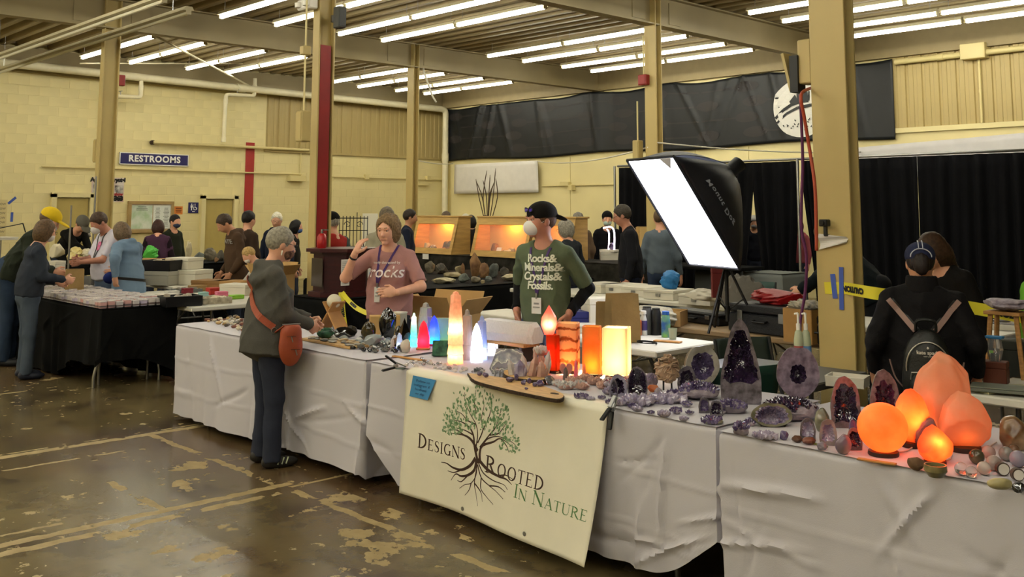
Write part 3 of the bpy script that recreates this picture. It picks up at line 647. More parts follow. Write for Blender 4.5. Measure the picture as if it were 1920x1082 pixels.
for px, lb in ((265, 'white branch pipe with a valve, nearer the left column'), (478, 'white branch pipe with a valve, left of the metal siding')):
    p = PX(px, 150, WX+.35); yy = p[1]; zt = PX(px, 147, WX+.35)[2]
    t = pipe('branch_pipe', lb, [(WX+.35, yy, zt), (WX+.35, yy, zt-.42), (WX+.33, yy-.72, zt-.44), (WX+.33, yy-.74, zt-1.55)], .045, pipew, [(0, 1, .5), (2, 3, .15), (2, 3, .95)])
    obj('valve', MB().tube([(0, -.36, -.43), (0, -.52, -.43)], .03, 8).tube([(0, -.44, -.43), (0.0, -.44, -.33)], .012, 6).box((0, -.44, -.32), (.16, .03, .012)), steel, t)
def wl_run(px0, py0, px1, py1, r, lab, off=.05):
    y0, z0 = wlp(px0, py0); y1, z1 = wlp(px1, py1); z = (z0+z1)/2; t = pipe('wall_conduit', lab, [(WX+off, y0, z), (WX+off, y1, z)], r, pipec, [(0, 1, .25), (0, 1, .5), (0, 1, .75)], 'conduit'); return t
t = wl_run(284, 265.5, 575, 283.5, .035, 'cream conduit along the block wall above the restrooms sign', .1); obj('wall_flange', MB().tube([(-.09, 0, 0), (0, 0, 0)], .05, 10), mat('rust', '3A2A1E', r=.8), t)
wl_run(77, 312.5, 563, 326.8, .018, 'thin cream conduit along the block wall level with the sign bottom')
wl_run(616, 331, 830, 337.5, .018, 'thin cream conduit on the far end of the left wall')
y0, z0 = wlp(563, 284); pipe('wall_conduit', 'short upright cream conduit down to a wall box', [(WX+.04, y0, z0), (WX+.04, y0, wlp(563, 333)[1])], .015, pipec, [(0, 1, .5)], 'conduit')
def wbox(px, py, w, h, lab, d=.1, side='l', m=None):
    if side == 'l': y, z = wlp(px, py); t = thing('junction_box', lab, 'junction box', (WX+d/2+.002, y, z)); dd = (d, w, h); fc = ((d/2+.003, 0, 0), (.006, w*.9, h*.9))
    else: x, z = wbp(px, py); t = thing('junction_box', lab, 'junction box', (x, WY-d/2-.002, z)); dd = (w, d, h); fc = ((0, -d/2-.003, 0), (w*.9, .006, h*.9))
    obj('box', MB().box((0, 0, 0), dd, ch=.008), m or pipec, t); obj('cover', MB().box(*fc), m or pipec, t); return t
wbox(553, 335, .45, .14, 'cream wall box at the end of the thin conduit', .14); wbox(685, 332, .12, .14, 'small round-cornered cream box on the far conduit'); wbox(790, 345, .35, .09, 'flat cream box on the left wall near the corner')
wbox(800, 334, .14, .12, 'small cream box beside the back column'); wbox(1063, 345, .3, .1, 'flat cream box on the back wall under the paddle banner', .1, 'b'); wbox(1076, 352, .13, .13, 'small cream box on the back wall conduit', .14, 'b')
x0, z0 = wbp(1018, 349); x1, z1 = wbp(1155, 347); pipe('wall_conduit', 'thin cream conduit on the back wall under the paddle banner', [(x0, WY-.03, z0), (x1, WY-.03, z0)], .02, pipec, [(0, 1, .4)], 'conduit')
# right end of the back wall: conduit with a box
x0, z0 = wbp(1684, 118); x1, z1 = wbp(1990, 82); pipe('wall_conduit', 'cream conduit under the roof edge at the right of the banner wall', [(x0, WY-.12, z0), (x1, WY-.12, z0)], .05, pipec, [(0, 1, .3)], 'conduit')
wbox(1832, 98, .42, .27, 'large cream box on the conduit over the metal siding', .22, 'b'); x0, z0 = wbp(1838, 112); pipe('wall_conduit', 'thin upright conduit over the metal siding at the right', [(x0, WY-.06, z0), (x0, WY-.06, 3.2)], .022, pipec, [(0, 1, .5)], 'conduit')
x0, z0 = wbp(1302, 300)
for i, px in enumerate((1068, 1302, 1402)):
    x0, z0 = wbp(px, 287); struct('trim_%d' % (4+i), MB().box((x0, WY-.01, 1.5), (.05, .02, 3.0)), wallm)
# black paddle banner
def drapes(name, place, nu, nv, m, parent=None, smooth=180, th=.004):
    mb = MB(); mb.grid(lambda u, v: place(u, v), nu, nv); o = obj(name, mb, m, parent, smooth); md = o.modifiers.new('thickness', 'SOLIDIFY'); md.thickness = th; return o
bx0, bz1 = wbp(838, 205); bx1, bz0 = wbp(1683, 266); bz1 = 4.50; bz0 = 3.02; bw_ = bx1-bx0
g5 = np.random.default_rng(3); FD = [(g5.uniform(.02, .98), g5.uniform(-.25, .25), g5.uniform(.006, .016), g5.uniform(.012, .05)) for _ in range(26)]
def ban(u, v, off=0):
    x = bx0+bw_*u; sag = .05*abs(sin(u*PI*5))*(1-v)**2+.02*sin(u*40)*(1-v)**3; y = .03
    for c, sl, wd, am in FD:
        d = abs(u-c-sl*(v-.5)*.3)/wd
        if d < 1: y += am*(1-d)**1.5*1.5*(1-.6*v)
    return (x, WY-.05-y-off, bz1-(bz1-bz0)*v-sag+.03*sin(u*17)*v)
blkfab = mat('banner_black', '131517', r=.5, var=.15, vs=2, bump=.1, bs=8, spec=.45)
t = drapes('paddle_banner', ban, 240, 24, blkfab); tag(t, 'long black vinyl banner with faint paddle prints and a white round emblem', 'banner')
pad = MB(); pr = mat('paddle_print', '2B2727', r=.55, spec=.4); 
def flat(mb, pts, f, off): mb.add([f(u, v, off) for u, v in pts], [tuple(range(len(pts)))])
for r in range(4):
    for c in range(7):
        u0 = .06+c*.135+(r % 2)*.06; v0 = .16+r*.22; sg = -1 if (r+c) % 2 else 1; asp = (bz1-bz0)/bw_
        if u0 > .9: continue
        L = .05
        for i in range(24):
            ua, ub = u0+sg*L*i/24*1.3, u0+sg*L*(i+1)/24*1.3; pad.add([ban(ua, v0-.012, .012), ban(ub, v0-.012, .012), ban(ub, v0+.012, .012), ban(ua, v0+.012, .012)], [(0, 1, 2, 3)])
        for i in range(16):
            w0, w1 = [.075*math.sqrt(max(0, 1-(2*q/16-1)**2)) for q in (i+.05, min(i+1, 15.95))]; ua, ub = u0-sg*.045*i/16, u0-sg*.045*(i+1)/16
            for j in range(4): a0, a1 = j/2-1, (j+1)/2-1; pad.add([ban(ua, v0+w0*a0, .012), ban(ub, v0+w1*a0, .012), ban(ub, v0+w1*a1, .012), ban(ua, v0+w0*a1, .012)], [(0, 1, 2, 3)])
obj('paddle_prints', pad, pr, t, kind='stuff')
cx, cz = wbp(1506, 203); cu = (cx-bx0)/bw_; cv = (bz1-cz)/(bz1-bz0); rr = abs(wbp(1455, 200)[0]-cx); em_ = MB(); dk = MB()
bp_ = lambda a, b__, o: ban(cu+a*rr/bw_, cv-b__*rr/(bz1-bz0), o)
for ri in range(6):
    for i in range(36):
        q0, q1 = 2*PI*i/36, 2*PI*(i+1)/36; r0, r1 = ri/6, (ri+1)/6; em_.add([bp_(r_*cos(q), r_*sin(q), .02) for r_, q in ((r0, q0), (r1, q0), (r1, q1), (r0, q1))], [(0, 1, 2, 3)])
def rib(mb, pts, ws, f):
    for i in range(len(pts)-1):
        (x0, y0), (x1, y1) = pts[i], pts[i+1]; d = nrm([x1-x0, y1-y0]); n0, n1 = ws[i]/2, ws[i+1]/2
        mb.add([f(*q) for q in ((x0-d[1]*n0, y0+d[0]*n0), (x1-d[1]*n1, y1+d[0]*n1), (x1+d[1]*n1, y1-d[0]*n1), (x0+d[1]*n0, y0-d[0]*n0))], [(0, 1, 2, 3)])
f_ = lambda a, b__: bp_(a, b__, .035)
rib(dk, [(-.92, -.32), (-.6, -.05), (-.3, .12), (0, .2), (.3, .22)], [.1, .1, .1, .1, .1], f_); rib(dk, [(-.86, -.48), (-.5, -.18), (-.1, .0), (.4, .06), (.95, -.02)], [.08, .08, .09, .1, .1], f_); rib(dk, [(-.35, .18), (-.1, .32), (.3, .38), (.8, .3)], [.1, .32, .34, .2], f_)
for i in range(26): a, b__ = rnd.uniform(-.6, .5), rnd.uniform(-.8, -.4); rib(dk, [(a, b__), (a+rnd.uniform(-.06, .06), b__+.05)], [.04, .03], f_) if a*a+b__*b__ < .8 else 0
obj('emblem', em_, mat('emblem_white', 'D9D6CE', r=.5), t); obj('emblem_marks', dk, blkfab, t, kind='stuff')
# white sheet banner, rope, right white banner
x0, z1 = wbp(860, 309); x1, z0 = wbp(1016, 361); whv = mat('white_vinyl', 'D9D4CC', r=.5, var=.03)
t = drapes('white_sheet_banner', lambda u, v: (x0+(x1-x0)*u, WY-.14-.02*sin(u*9+v*2), z1-(z1-z0)*v), 24, 8, whv); tag(t, 'blank white sheet banner hung beside the corner drain pipe', 'banner')
def rope(lab, pts, r, m, name='rope', n=6):
    t = obj(name, MB().tube([np.array(p)-np.array(pts[0]) for p in pts], r, n), m, loc=pts[0], smooth=180); return tag(t, lab, name)
cord = mat('cord_white', 'D8D2C0', r=.8)
def sagline(a, b, sag, n=14): a = np.array(a); b = np.array(b); return [a+(b-a)*i/n-np.array([0, 0, sag*4*(i/n)*(1-i/n)]) for i in range(n+1)]
rope('white rope from the left column to the white sheet banner', sagline(PD(768, 297, 19.4), (x0-.1, WY-.12, z1+.03), .05), .012, cord); rope('white rope rising from the white sheet banner to the column', sagline((x1-.02, WY-.14, z1-.02), (-9.33, 11.725, PD(1203, 276, 14.8)[2]), .12), .013, cord)
rope('white rope from the middle column past the round emblem', sagline((-9.17, 11.73, PD(1235, 266, 14.6)[2]), (PY(1614, 283, WY-.2)[0], WY-.2, PY(1614, 283, WY-.2)[2]-.02), .06), .013, cord)
x0, z1 = wbp(1612, 278); x1 = 3.0; whp = mat('white_poly', 'C9C6C6', r=.55, var=.03); zb = wbp(1612, 305)[1]
zt = wbp(1920, 251)[1]
t = drapes('long_white_banner', lambda u, v: (x0+(x1-x0)*u, WY-.2-.02*sin(u*30+v), z1+(zt-z1)*min(1, u*(x1-x0)/(-6-x0))-(.62)*v), 60, 6, whp); tag(t, 'long plain white banner strip above the black drapes at the right', 'banner')
# column fittings
f3 = 5.95-.095
t = thing('emergency_light', 'twin-head emergency light box at the top of the red channel column', 'light', (-9.36, f3-.08, PY(577, 14, f3)[2]))
obj('case', MB().box((-.02, 0, 0), (.26, .12, .12), ch=.015), white, t)
for s in (-1, 1): obj('lamp_head', MB().lathe([(.01, -.03), (.045, -.02), (.05, .03), (.02, .04)], 12, (s*.08-.02, -.06, -.01)), mat('lens', 'F2EEE2', r=.2), t, 40)
p = PD(637, 33, 10.9); t = thing('loudspeaker', 'small dark grey loudspeaker hung on the red channel column', 'speaker', p); obj('cabinet', MB().box((0, 0, 0), (.12, .1, .24), ch=.01), mat('speaker_grey', '4A4A46', r=.7), t); obj('grille', MB().box((.062, -.0, 0), (.01, .08, .2)), black, t); obj('bracket', MB().box((-.09, 0, 0), (.08, .03, .06)).box((-.12, 0.02, 0), (.03, .1, .08)), steel, t)
def colbox(name, lab, px, py, D, w, d, h, m, cat, cv=True):
    t = thing(name, lab, cat, PD(px, py, D)); obj('case', MB().box((0, 0, 0), (w, d, h), ch=.01), m, t)
    if cv: obj('cover', MB().box((0, -d/2-.003, 0), (w*.8, .006, h*.86)), m, t); obj('conduit', MB().tube([(0, .0, h/2), (0, 0, h/2+.6)], .012, 6), pipec, t)
    return t
colbox('electrical_box', 'tall beige electrical box on the red channel column', 569, 237, 10.45, .12, .12, .33, colm, 'electrical box'); colbox('electrical_box', 'small beige box high on the red channel column', 573, 95, 10.6, .09, .09, .1, colm, 'electrical box')
colbox('alarm_box', 'red fire alarm strobe box on the column left of the banner', 1207, 150, depth(PY(1207, 150, 11.68)), .16, .1, .16, redp, 'alarm'); colbox('alarm_box', 'dark red fire alarm box on the left column', 226, 151, 15.5, .1, .12, .17, redp, 'alarm', False)
colbox('electrical_box', 'tall beige box on the column behind the softbox lamp', 1196, 288, depth(PY(1196, 288, 11.69)), .12, .12, .4, colm, 'electrical box'); colbox('electrical_box', 'beige box behind the left column', 185, 283, 15.3, .1, .14, .36, colm, 'electrical box')
fy = 5.98-.071
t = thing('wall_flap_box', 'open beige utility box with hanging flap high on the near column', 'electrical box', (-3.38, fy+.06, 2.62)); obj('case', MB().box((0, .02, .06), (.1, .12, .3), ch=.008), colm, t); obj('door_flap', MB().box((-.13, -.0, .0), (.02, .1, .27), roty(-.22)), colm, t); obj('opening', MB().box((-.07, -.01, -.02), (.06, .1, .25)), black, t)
def cable(lab, pts, r, col): m = mat('cable_'+col.lower(), col, r=.5); return rope(lab, pts, r, m, 'cable', 8)
q = [PD(1500, 178, 6.35), PD(1502, 215, 6.35), PD(1505, 300, 6.35), PD(1503, 370, 6.35), PD(1503, 430, 6.35), PD(1512, 480, 6.35), PD(1510, 545, 6.35), PD(1501, 600, 6.35), PD(1500, 640, 6.3)]
def smoothp(q, n=6):
    q = [np.array(a) for a in q]; o = []
    for i in range(len(q)-1):
        p0, p1, p2, p3 = q[max(i-1, 0)], q[i], q[i+1], q[min(i+2, len(q)-1)]
        for k in range(n): t_ = k/n; o.append(.5*(2*p1+(p2-p0)*t_+(2*p0-5*p1+4*p2-p3)*t_**2+(3*p1-p0-3*p2+p3)*t_**3))
    return o+[q[-1]]
cable('purple cable hanging beside the near column', smoothp(q), .010, '5A2450')
q = [(-3.36, 5.97, 2.5), PD(1502, 178, 6.3), PD(1508, 220, 6.3), PD(1518, 280, 6.3), PD(1527, 340, 6.25), PD(1530, 400, 6.22), PD(1531, 470, 6.2)]; cable('orange cable hanging against the near column', smoothp(q), .011, 'A8452A')
t = thing('webcam', 'small black camera clamped to the near column', 'camera', PY(1546, 418, fy-.05)); obj('body', MB().box((0, 0, 0), (.06, .05, .045), ch=.006), black, t); obj('lens', MB().tube([(0, -.025, 0), (0, -.04, 0)], .014, 10), mat('lens_dark', '1A1A22', r=.1), t); obj('clamp', MB().box((0, .01, -.05), (.02, .02, .06)).tube([(0, .0, -.08), (0, .05, -.08)], .008, 6), black, t)
paperm = mat('white_paper', 'D8D4CC', r=.8)
pp = lambda x, y: PY(x, y, fy-.012)
mb = MB(); a = [pp(1535, 438), pp(1588, 444), pp(1590, 454), pp(1537, 468)]
mb.grid(lambda u, v: tuple((a[0]*(1-u)+a[1]*u)*(1-v)+(a[3]*(1-u)+a[2]*u)*v-np.array([0, .012*sin(v*7+u*2), 0])), 8, 8); o = obj('torn_paper', mb, paperm); tag(o, 'crumpled white paper taped to the near column below the camera', 'paper')
for a, b_, w_, lb in (((1562, 487), (1565, 541), .034, 'shorter slanted strip of blue tape on the near column'), ((1576, 501), (1577, 581), .03, 'longer upright strip of blue tape on the near column')):
    p0 = pp(*a); p1 = pp(*b_)
    if w_ == .034: p0, p1 = pp(1560, 514), pp(1565, 560)
    d = nrm(p1-p0); s = nrm(np.cross(d, [0, 1, 0]))*w_/2; yo = np.array([0, .008, 0]); o = obj('tape_strip', MB().prism([(-w_/2, 0), (w_/2, 0), (w_/2, np.linalg.norm(p1-p0)), (-w_/2, np.linalg.norm(p1-p0))], .002, p0+yo, (nrm(s), d, (0, -1, 0))), bluet); tag(o, lb, 'tape')
# caution tape
yel = mat('caution_yellow', 'D8CB32', r=.45)
def caution(lab, pts, w, words, flip=False, vert=None):
    pts = smoothp(pts, 8); L = [0]
    for i in range(1, len(pts)): L.append(L[-1]+np.linalg.norm(pts[i]-pts[i-1]))
    def f(s, v, off=0):
        s = min(max(s, 0), L[-1]-1e-6); i = max(k for k in range(len(L)-1) if L[k] <= s); t_ = (s-L[i])/(L[i+1]-L[i]); p = pts[i]*(1-t_)+pts[i+1]*t_; d = nrm(pts[i+1]-pts[i]); view = nrm(CAM-p); upv = nrm(np.cross(view, d)) if vert is None else nrm(np.array([0, 0, 1.])-d*d[2])
        if upv[2] < 0: upv = -upv
        return p+upv*v+nrm(np.cross(d, upv))*(off if nrm(np.cross(d, upv))@view > 0 else -off)
    mb = MB(); n = len(pts)*2; mb.grid(lambda u, v: tuple(f(u*L[-1], (v-.5)*w)), n, 2); o = obj('caution_tape', mb, yel, smooth=180); tag(o, lab, 'tape')
    for c in words: text('CAUTION', w*.62, lambda u, v, c=c: tuple(f(c*L[-1]+(-u if flip else u), (-v if flip else v), .003)), black, o, bold=.004)
    return o
caution('yellow caution tape stretched from the near column behind the backpack', [PY(1546, 540, fy-.004), PY(1566, 540, fy-.005), PY(1588, 541, fy-.008), PD(1640, 550, 6.0), PD(1730, 563, 6.0), PD(1815, 576, 6.0), PD(1925, 596, 5.9), PD(2010, 612, 5.85)], .075, (.145, .80), True, vert=1)
caution('hanging end of yellow caution tape at the dark red cabinet', [PX(640, 548, -8.335), PX(642, 580, -8.28), PX(646, 612, -8.26)], .055, (.5,)); caution('loose yellow caution tape running from the dark red cabinet to the pink shirt', [PX(641, 548, -8.31), PX(652, 562, -8.1), PX(668, 577, -7.9), PX(688, 587, -7.7), PX(698, 589, -7.6)], .045, (.5,))
# black drapes on pipe frames
drm = mat('drape_black', '0B0B0E', r=.9, var=.2, vs=3, bump=.3, bs=120, spec=.15); YD = 14.1
def drape(lab, xa, xb, xc=None, xd=None, zt=2.44, seed=0, pl=.16, y=YD):
    g = np.random.default_rng(seed); n = max(3, int((xb-xa)/pl)); ph = g.uniform(0, 6, 3); xc = xa if xc is None else xc; xd = xb if xd is None else xd
    def f(u, v):
        gath = v*v*(3-2*v); x = (xa+(xb-xa)*u)*(1-gath)+(xc+(xd-xc)*u)*gath
        return (x, y+.045*sin(u*n*2*PI+ph[0]+.6*sin(v*3+ph[1]))*(.35+.65*v)+.02*sin(u*n*PI*1.3+ph[2])-.0*v, zt+(.03 if v < .01 else 0)-(zt-.02)*v)
    o = drapes('black_drape', f, n*10, 14, drm); return tag(o, lab, 'drape', 'black drapes hung on pipe frames')
xw = lambda px: PY(px, 394, YD)[0]
drape('black drape panel at the left end behind the softbox lamp', xw(1160), xw(1416), xw(1160), xw(1395), seed=1); drape('gathered black drape between the two wall gaps', xw(1412), xw(1500), xw(1428), xw(1482), seed=2)
drape('narrow black drape just left of the near column', xw(1505), xw(1532), xw(1528), xw(1550), seed=3); drape('black drape panel right of the near column', xw(1540), xw(1725), xw(1552), seed=4); drape('wide black drape panel at the far right', xw(1725), xw(2100), seed=5)
for px, lb in ((1159, 'grey drape pole at the left end of the black drapes'), (1503, 'grey drape pole in the gap beside the near column')):
    x = xw(px); t = thing('drape_pole', lb, 'pole', (x, YD-.09, 0)); obj('pole', MB().tube([(0, 0, .01), (0, 0, 2.5)], .022, 8), steel, t); obj('foot', MB().box((0, 0, .006), (.4, .4, .012)), steel, t)
x0, x1 = xw(1159), xw(2100); rope('long grey cross pole holding the black drapes', [(x0, YD, 2.50), (x1, YD, 2.50)], .02, steel, 'cross_pole', 8)
rope('thin brace wire crossing under the left strip lights', [PD(288, 66, 17), PX(470, 162, WX+.14)], .02, pipew, 'brace_rod'); rope('thin brace rod along the roof above the drain pipe', [PX(150, 119, WX+.9), PX(830, 119, WX+.9)], .016, pipew, 'brace_rod'); rope('loose cord dangling under the roof beside the back column', smoothp([(-15.33, 12.15, 4.5), PD(795, 135, 19.4), PD(803, 158, 19.3), PD(810, 178, 19.3), PD(818, 192, 19.3)]), .02, cord)
# ------------------------------------------------------------ front tables: folding tables under white cloths
linen = mat('linen', 'C7C3C9', r=.85, bump=.12, bs=350, spec=.2); ptab = mat('table_plastic', 'D4D0C2', r=.5, var=.03); legm = mat('table_leg', '6E6C68', r=.4, m=.8)
def ftable(label, x0, x1, y0, y1, z, top=ptab, rz=0, name='folding_table', group=None, legc=legm, legs=True):
    t = thing(name, label, 'table', ((x0+x1)/2, (y0+y1)/2, 0), rz, group); a, b_ = x1-x0, y1-y0
    obj('tabletop', MB().box((0, 0, z-.022), (a, b_, .044), ch=.008), top, t)
    if legs:
        ln_ = a >= b_; h = z-.044
        for k in (-1, 1):
            e = (a if ln_ else b_)*.38*k; hw = (b_ if ln_ else a)*.36
            for s in (-1, 1):
                pts = [(0, s*hw*.7, h), (0, s*hw*.75, h*.55), (0, s*hw, h*.3), (0, s*hw, .0)]; pts = [(e, p[1], p[2]) if ln_ else (p[1], e, p[2]) for p in pts]
                obj('leg', MB().tube(smoothp(pts, 4), .014, 8), legc, t, smooth=60)
            c = [(e, -hw*.8, h*.5), (e, hw*.8, h*.5)] if ln_ else [(-hw*.8, e, h*.5), (hw*.8, e, h*.5)]
            obj('crossbar', MB().tube(c, .01, 6), legc, t); d = [(e, 0, h*.5), (e*.35, 0, h)] if ln_ else [(0, e, h*.5), (0, e*.35, h)]; obj('brace', MB().tube(d, .009, 6), legc, t)
    return t
def creases(seed, n, P, Hh, amp=.03):
    g = np.random.default_rng(seed); C = []
    for i in range(n): C.append((g.uniform(0, P), g.uniform(.05, Hh), g.uniform(0, PI), g.uniform(.12, .45), g.uniform(.018, .05), g.uniform(.35, 1)*amp*g.choice([1, 1, -.6])))
    def f(s, t):
        o = np.zeros_like(s)
        for a, b_, an, L, w_, am in C:
            ds = s-a; dt = t-b_; u = ds*cos(an)+dt*sin(an); v = -ds*sin(an)+dt*cos(an)+.12*u*u*(1 if am > 0 else -1)
            m = np.clip(1-np.abs(v)/w_, 0, 1); o += am*m*m*np.clip(1-(u/L)**2, 0, 1)
        return o
    return f
def cloth_table(label, x0, x1, y0, y1, z, hem, seed, m, ncr, step=.016, waves=.012, cat='tablecloth', group=None, name='tablecloth', irons=(.26, .5)):
    r = .025; P = 2*(x1-x0)+2*(y1-y0); ns = int(P/step); nt = int((z)/step); cf = creases(seed, ncr, P, z)
    a, b_ = x1-x0, y1-y0; s = np.arange(ns)*P/ns; X = np.zeros(ns); Y = np.zeros(ns); NXv = np.zeros(ns); NYv = np.zeros(ns)
    for i, q in enumerate(s):
        if q < a: X[i], Y[i], NXv[i], NYv[i] = x0+q, y0, 0, -1
        elif q < a+b_: X[i], Y[i], NXv[i], NYv[i] = x1, y0+q-a, 1, 0
        elif q < 2*a+b_: X[i], Y[i], NXv[i], NYv[i] = x1-(q-a-b_), y1, 0, 1
        else: X[i], Y[i], NXv[i], NYv[i] = x0, y1-(q-2*a-b_), -1, 0
    for c in (0, a, a+b_, 2*a+b_):      # soften the corners
        d = np.abs((s-c+P/2) % P-P/2); w_ = np.clip(1-d/.06, 0, 1)
        sel = w_ > 0; 
        n1 = np.stack([NXv, NYv], 1)
        for i in np.where(sel)[0]:
            cc = {0: (-1, -1), 1: (1, -1), 2: (1, 1), 3: (-1, 1)}[[0, a, a+b_, 2*a+b_].index(c)]; nn = nrm(np.array(cc)*w_[i]*.7+n1[i]); NXv[i], NYv[i] = nn
    V = []; t = np.linspace(0, 1, nt+1)
    hz = np.array([hem(q/a, 'f') if q < a else hem((q-a)/b_, 'r') if q < a+b_ else hem(0, 'b') if q < 2*a+b_ else hem((P-q)/b_, 'l') for q in s])
    for tt in t:
        zz = z-(z-hz)*tt; dist = z-zz; out = cf(s, dist)*min(1, tt*6)+waves*np.sin(s*21+2*np.sin(s*5+seed))*tt**1.3+.010*tt+.02*np.sin(s*4.1+seed)*tt*tt
        for ih in irons: out += .006*np.clip(1-np.abs(dist-ih-.015*np.sin(s*3))/.012, 0, 1)
        out += r*math.sqrt(max(0, 1-max(0, 1-dist.mean()/r)**2))-r if tt < .3 else 0
        V += list(zip(X+NXv*out, Y+NYv*out, zz))
    mb = MB(); n = ns; mb.add(V, [(j*n+i, j*n+(i+1) % n, (j+1)*n+(i+1) % n, (j+1)*n+i)[::-1] for j in range(nt) for i in range(n)])
    k = len(mb.v); nx_, ny_ = 40, 10
    mb.add([(x0-.0+a*i/nx_, y0+b_*j/ny_, z+.0015*sin(i*1.3+j)+.001) for j in range(ny_+1) for i in range(nx_+1)], [(j*(nx_+1)+i, j*(nx_+1)+i+1, (j+1)*(nx_+1)+i+1, (j+1)*(nx_+1)+i) for j in range(ny_) for i in range(nx_)])
    o = obj(name, mb, m, smooth=50); return tag(o, label, cat, group)
ZT = .755; YF = 3.63
T1, T2, T3 = (-7.76, -5.12), (-5.06, -2.54), (-2.49, .3)
for (x0, x1), lb in ((T1, 'under the cloth of the far white table'), (T2, 'under the cloth of the banner table'), (T3, 'under the cloth of the nearest white table')):
    ftable('folding table hidden '+lb, x0+.03, x1-.03, YF+.03, YF+.85, ZT-.006)
cloth_table('white cloth on the far table behind the woman with the red bag', *T1, YF, YF+.88, ZT, lambda u, s: .05+.03*(u if s == 'f' else 0), 4, linen, 46)
cloth_table('white cloth on the middle table under the printed banner', *T2, YF, YF+.88, ZT, lambda u, s: (.07+.25*max(0, 1-u/.11)+.22*max(0, (u-.86)/.14)**1.5 if s == 'f' else (.28 if s == 'r' else .3 if s == 'l' else .05)), 9, linen, 60)
cloth_table('white cloth with sharp creases on the nearest table at the right', *T3, YF-.05, YF+.88, ZT, lambda u, s: .03, 23, linen, 110, irons=(.3,))
# ------------------------------------------------------------ the printed banner
BXL, BXR = PY(768, 690, YF)[0], PY(1145, 768, YF)[0]; BW = BXR-BXL; BH = .685
def BF(u, v, off=.0):
    w_ = v**1.4; y = YF-.022-.03*w_-.13*w_*u**2-.012*sin(u*9+v*2)*v-off; return np.array([BXL+BW*u-.02*w_*u, y, ZT-.002-BH*v-.0*u])
vin = mat('banner_vinyl', 'E6E0CB', r=.4, var=.02, spec=.4)
def BF2(u, v):
    if v < .04: q = v/.04; p = BF(u, 0); return (p[0], p[1]+.10*(1-q), ZT+.006)
    return tuple(BF(u, (v-.04)/.96))
mb = MB(); mb.grid(BF2, 60, 40); ban_o = obj('shop_banner', mb, vin, smooth=180); md = ban_o.modifiers.new('thickness', 'SOLIDIFY'); md.thickness = .0015; tag(ban_o, 'cream vinyl banner reading Designs Rooted In Nature with a tree, clipped to the table', 'banner')
def BUV(px, py):
    u, v = .5, .5
    for _ in range(12):
        p = PY(px, py, BF(u, v)[1]); v = (ZT-p[2])/BH; u = (p[0]-BXL+.02*v**1.4*u)/BW
    return u, v
bf = lambda u, v: tuple(BF(u, v, .0022))
brown = mat('print_brown', '3B241C', r=.45); green = mat('print_green', '4F7A44', r=.45); green2 = mat('print_green_light', '8AA37C', r=.45)
def ribbon(mb, pts, ws, asp=1.0, f=bf):         # pts in (u, v); widths in v units; asp = BW/BH
    P = [np.array([p[0]*asp, p[1]]) for p in pts]; n = len(P); A = []
    for i in range(n):
        d = nrm(P[min(i+1, n-1)]-P[max(i-1, 0)]); q = np.array([-d[1], d[0]])*ws[i]/2; A.append((P[i]+q, P[i]-q))
    for i in range(n-1): mb.add([f(c[0]/asp, c[1]) for c in (A[i][0], A[i+1][0], A[i+1][1], A[i][1])], [(0, 1, 2, 3)])
ASP = BW/BH
# serif capitals drawn as strokes: (points, widths)
def arc(cx, cy, rx, ry, a0, a1, t0, t1, n=14):
    o = []; ws = []
    for i in range(n+1):
        a = a0+(a1-a0)*i/n; o.append((cx+rx*cos(a), cy+ry*sin(a))); ws.append(t0+(t1-t0)*abs(cos(a)))
    return o, ws
def stem(x, w_=.13, y0=0, y1=1, s=.09): return [([(x, y0), (x, y1)], [w_, w_]), ([(x-w_/2-s, y0+.02), (x+w_/2+s, y0+.02)], [.045, .045]), ([(x-w_/2-s, y1-.02), (x+w_/2+s, y1-.02)], [.045, .045])]
def bar(x0, x1, y, t=.05, tick=0):
    o = [([(x0, y), (x1, y)], [t, t])]
    if tick: o.append(([(x1-.01, y), (x1-.01, y+tick)], [.05, .03]))
    return o
GL = {'D': (.86, stem(.14)+[arc(.16, .5, .58, .475, -PI/2, PI/2, .05, .15)]), 'E': (.72, stem(.14)+bar(.14, .62, .975, .05, -.17)+bar(.14, .5, .52)+bar(.14, .64, .025, .05, .19)),
      'S': (.62, [([(.52, .78), (.47, .93), (.3, .975), (.14, .9), (.1, .74), (.2, .6), (.38, .48), (.5, .36), (.5, .17), (.38, .05), (.25, .025), (.1, .08), (.06, .24)], [.03, .05, .05, .09, .13, .15, .15, .14, .12, .08, .05, .05, .03])]),
      'I': (.34, stem(.17)), 'G': (.88, [arc(.47, .5, .38, .475, PI*.28, PI*1.7, .05, .14)]+stem(.72, .13, .02, .42, .06)), 'N': (.92, stem(.12, .055)+stem(.8, .055)+[([(.1, .98), (.8, .02)], [.15, .15])]),
      'R': (.82, stem(.14)+[arc(.16, .74, .42, .235, -PI/2, PI/2, .045, .14)]+[([(.36, .5), (.56, .2), (.74, .02), (.84, .02)], [.12, .13, .10, .03])]), 'O': (.94, [arc(.47, .5, .36, .47, 0, 2*PI, .05, .15, 28)]),
      'T': (.74, stem(.37)[:2]+bar(.04, .7, .97)+[([(.05, .97), (.04, .8)], [.05, .03]), ([(.69, .97), (.7, .8)], [.05, .03])]), 'A': (.86, [([(.1, .02), (.43, 1.0)], [.05, .05]), ([(.41, 1.0), (.76, .02)], [.15, .15])]+bar(.2, .62, .34)+[([(0, .02), (.22, .02)], [.045, .045]), ([(.62, .02), (.9, .02)], [.045, .045])]),
      'U': (.86, [([(.14, 1), (.14, .35), (.18, .16), (.3, .04), (.44, .02), (.58, .05), (.68, .17), (.72, .35), (.72, 1)], [.13, .13, .12, .08, .05, .05, .05, .05, .05])]+[([(.0, .98), (.28, .98)], [.045, .045]), ([(.6, .98), (.84, .98)], [.045, .045])])}
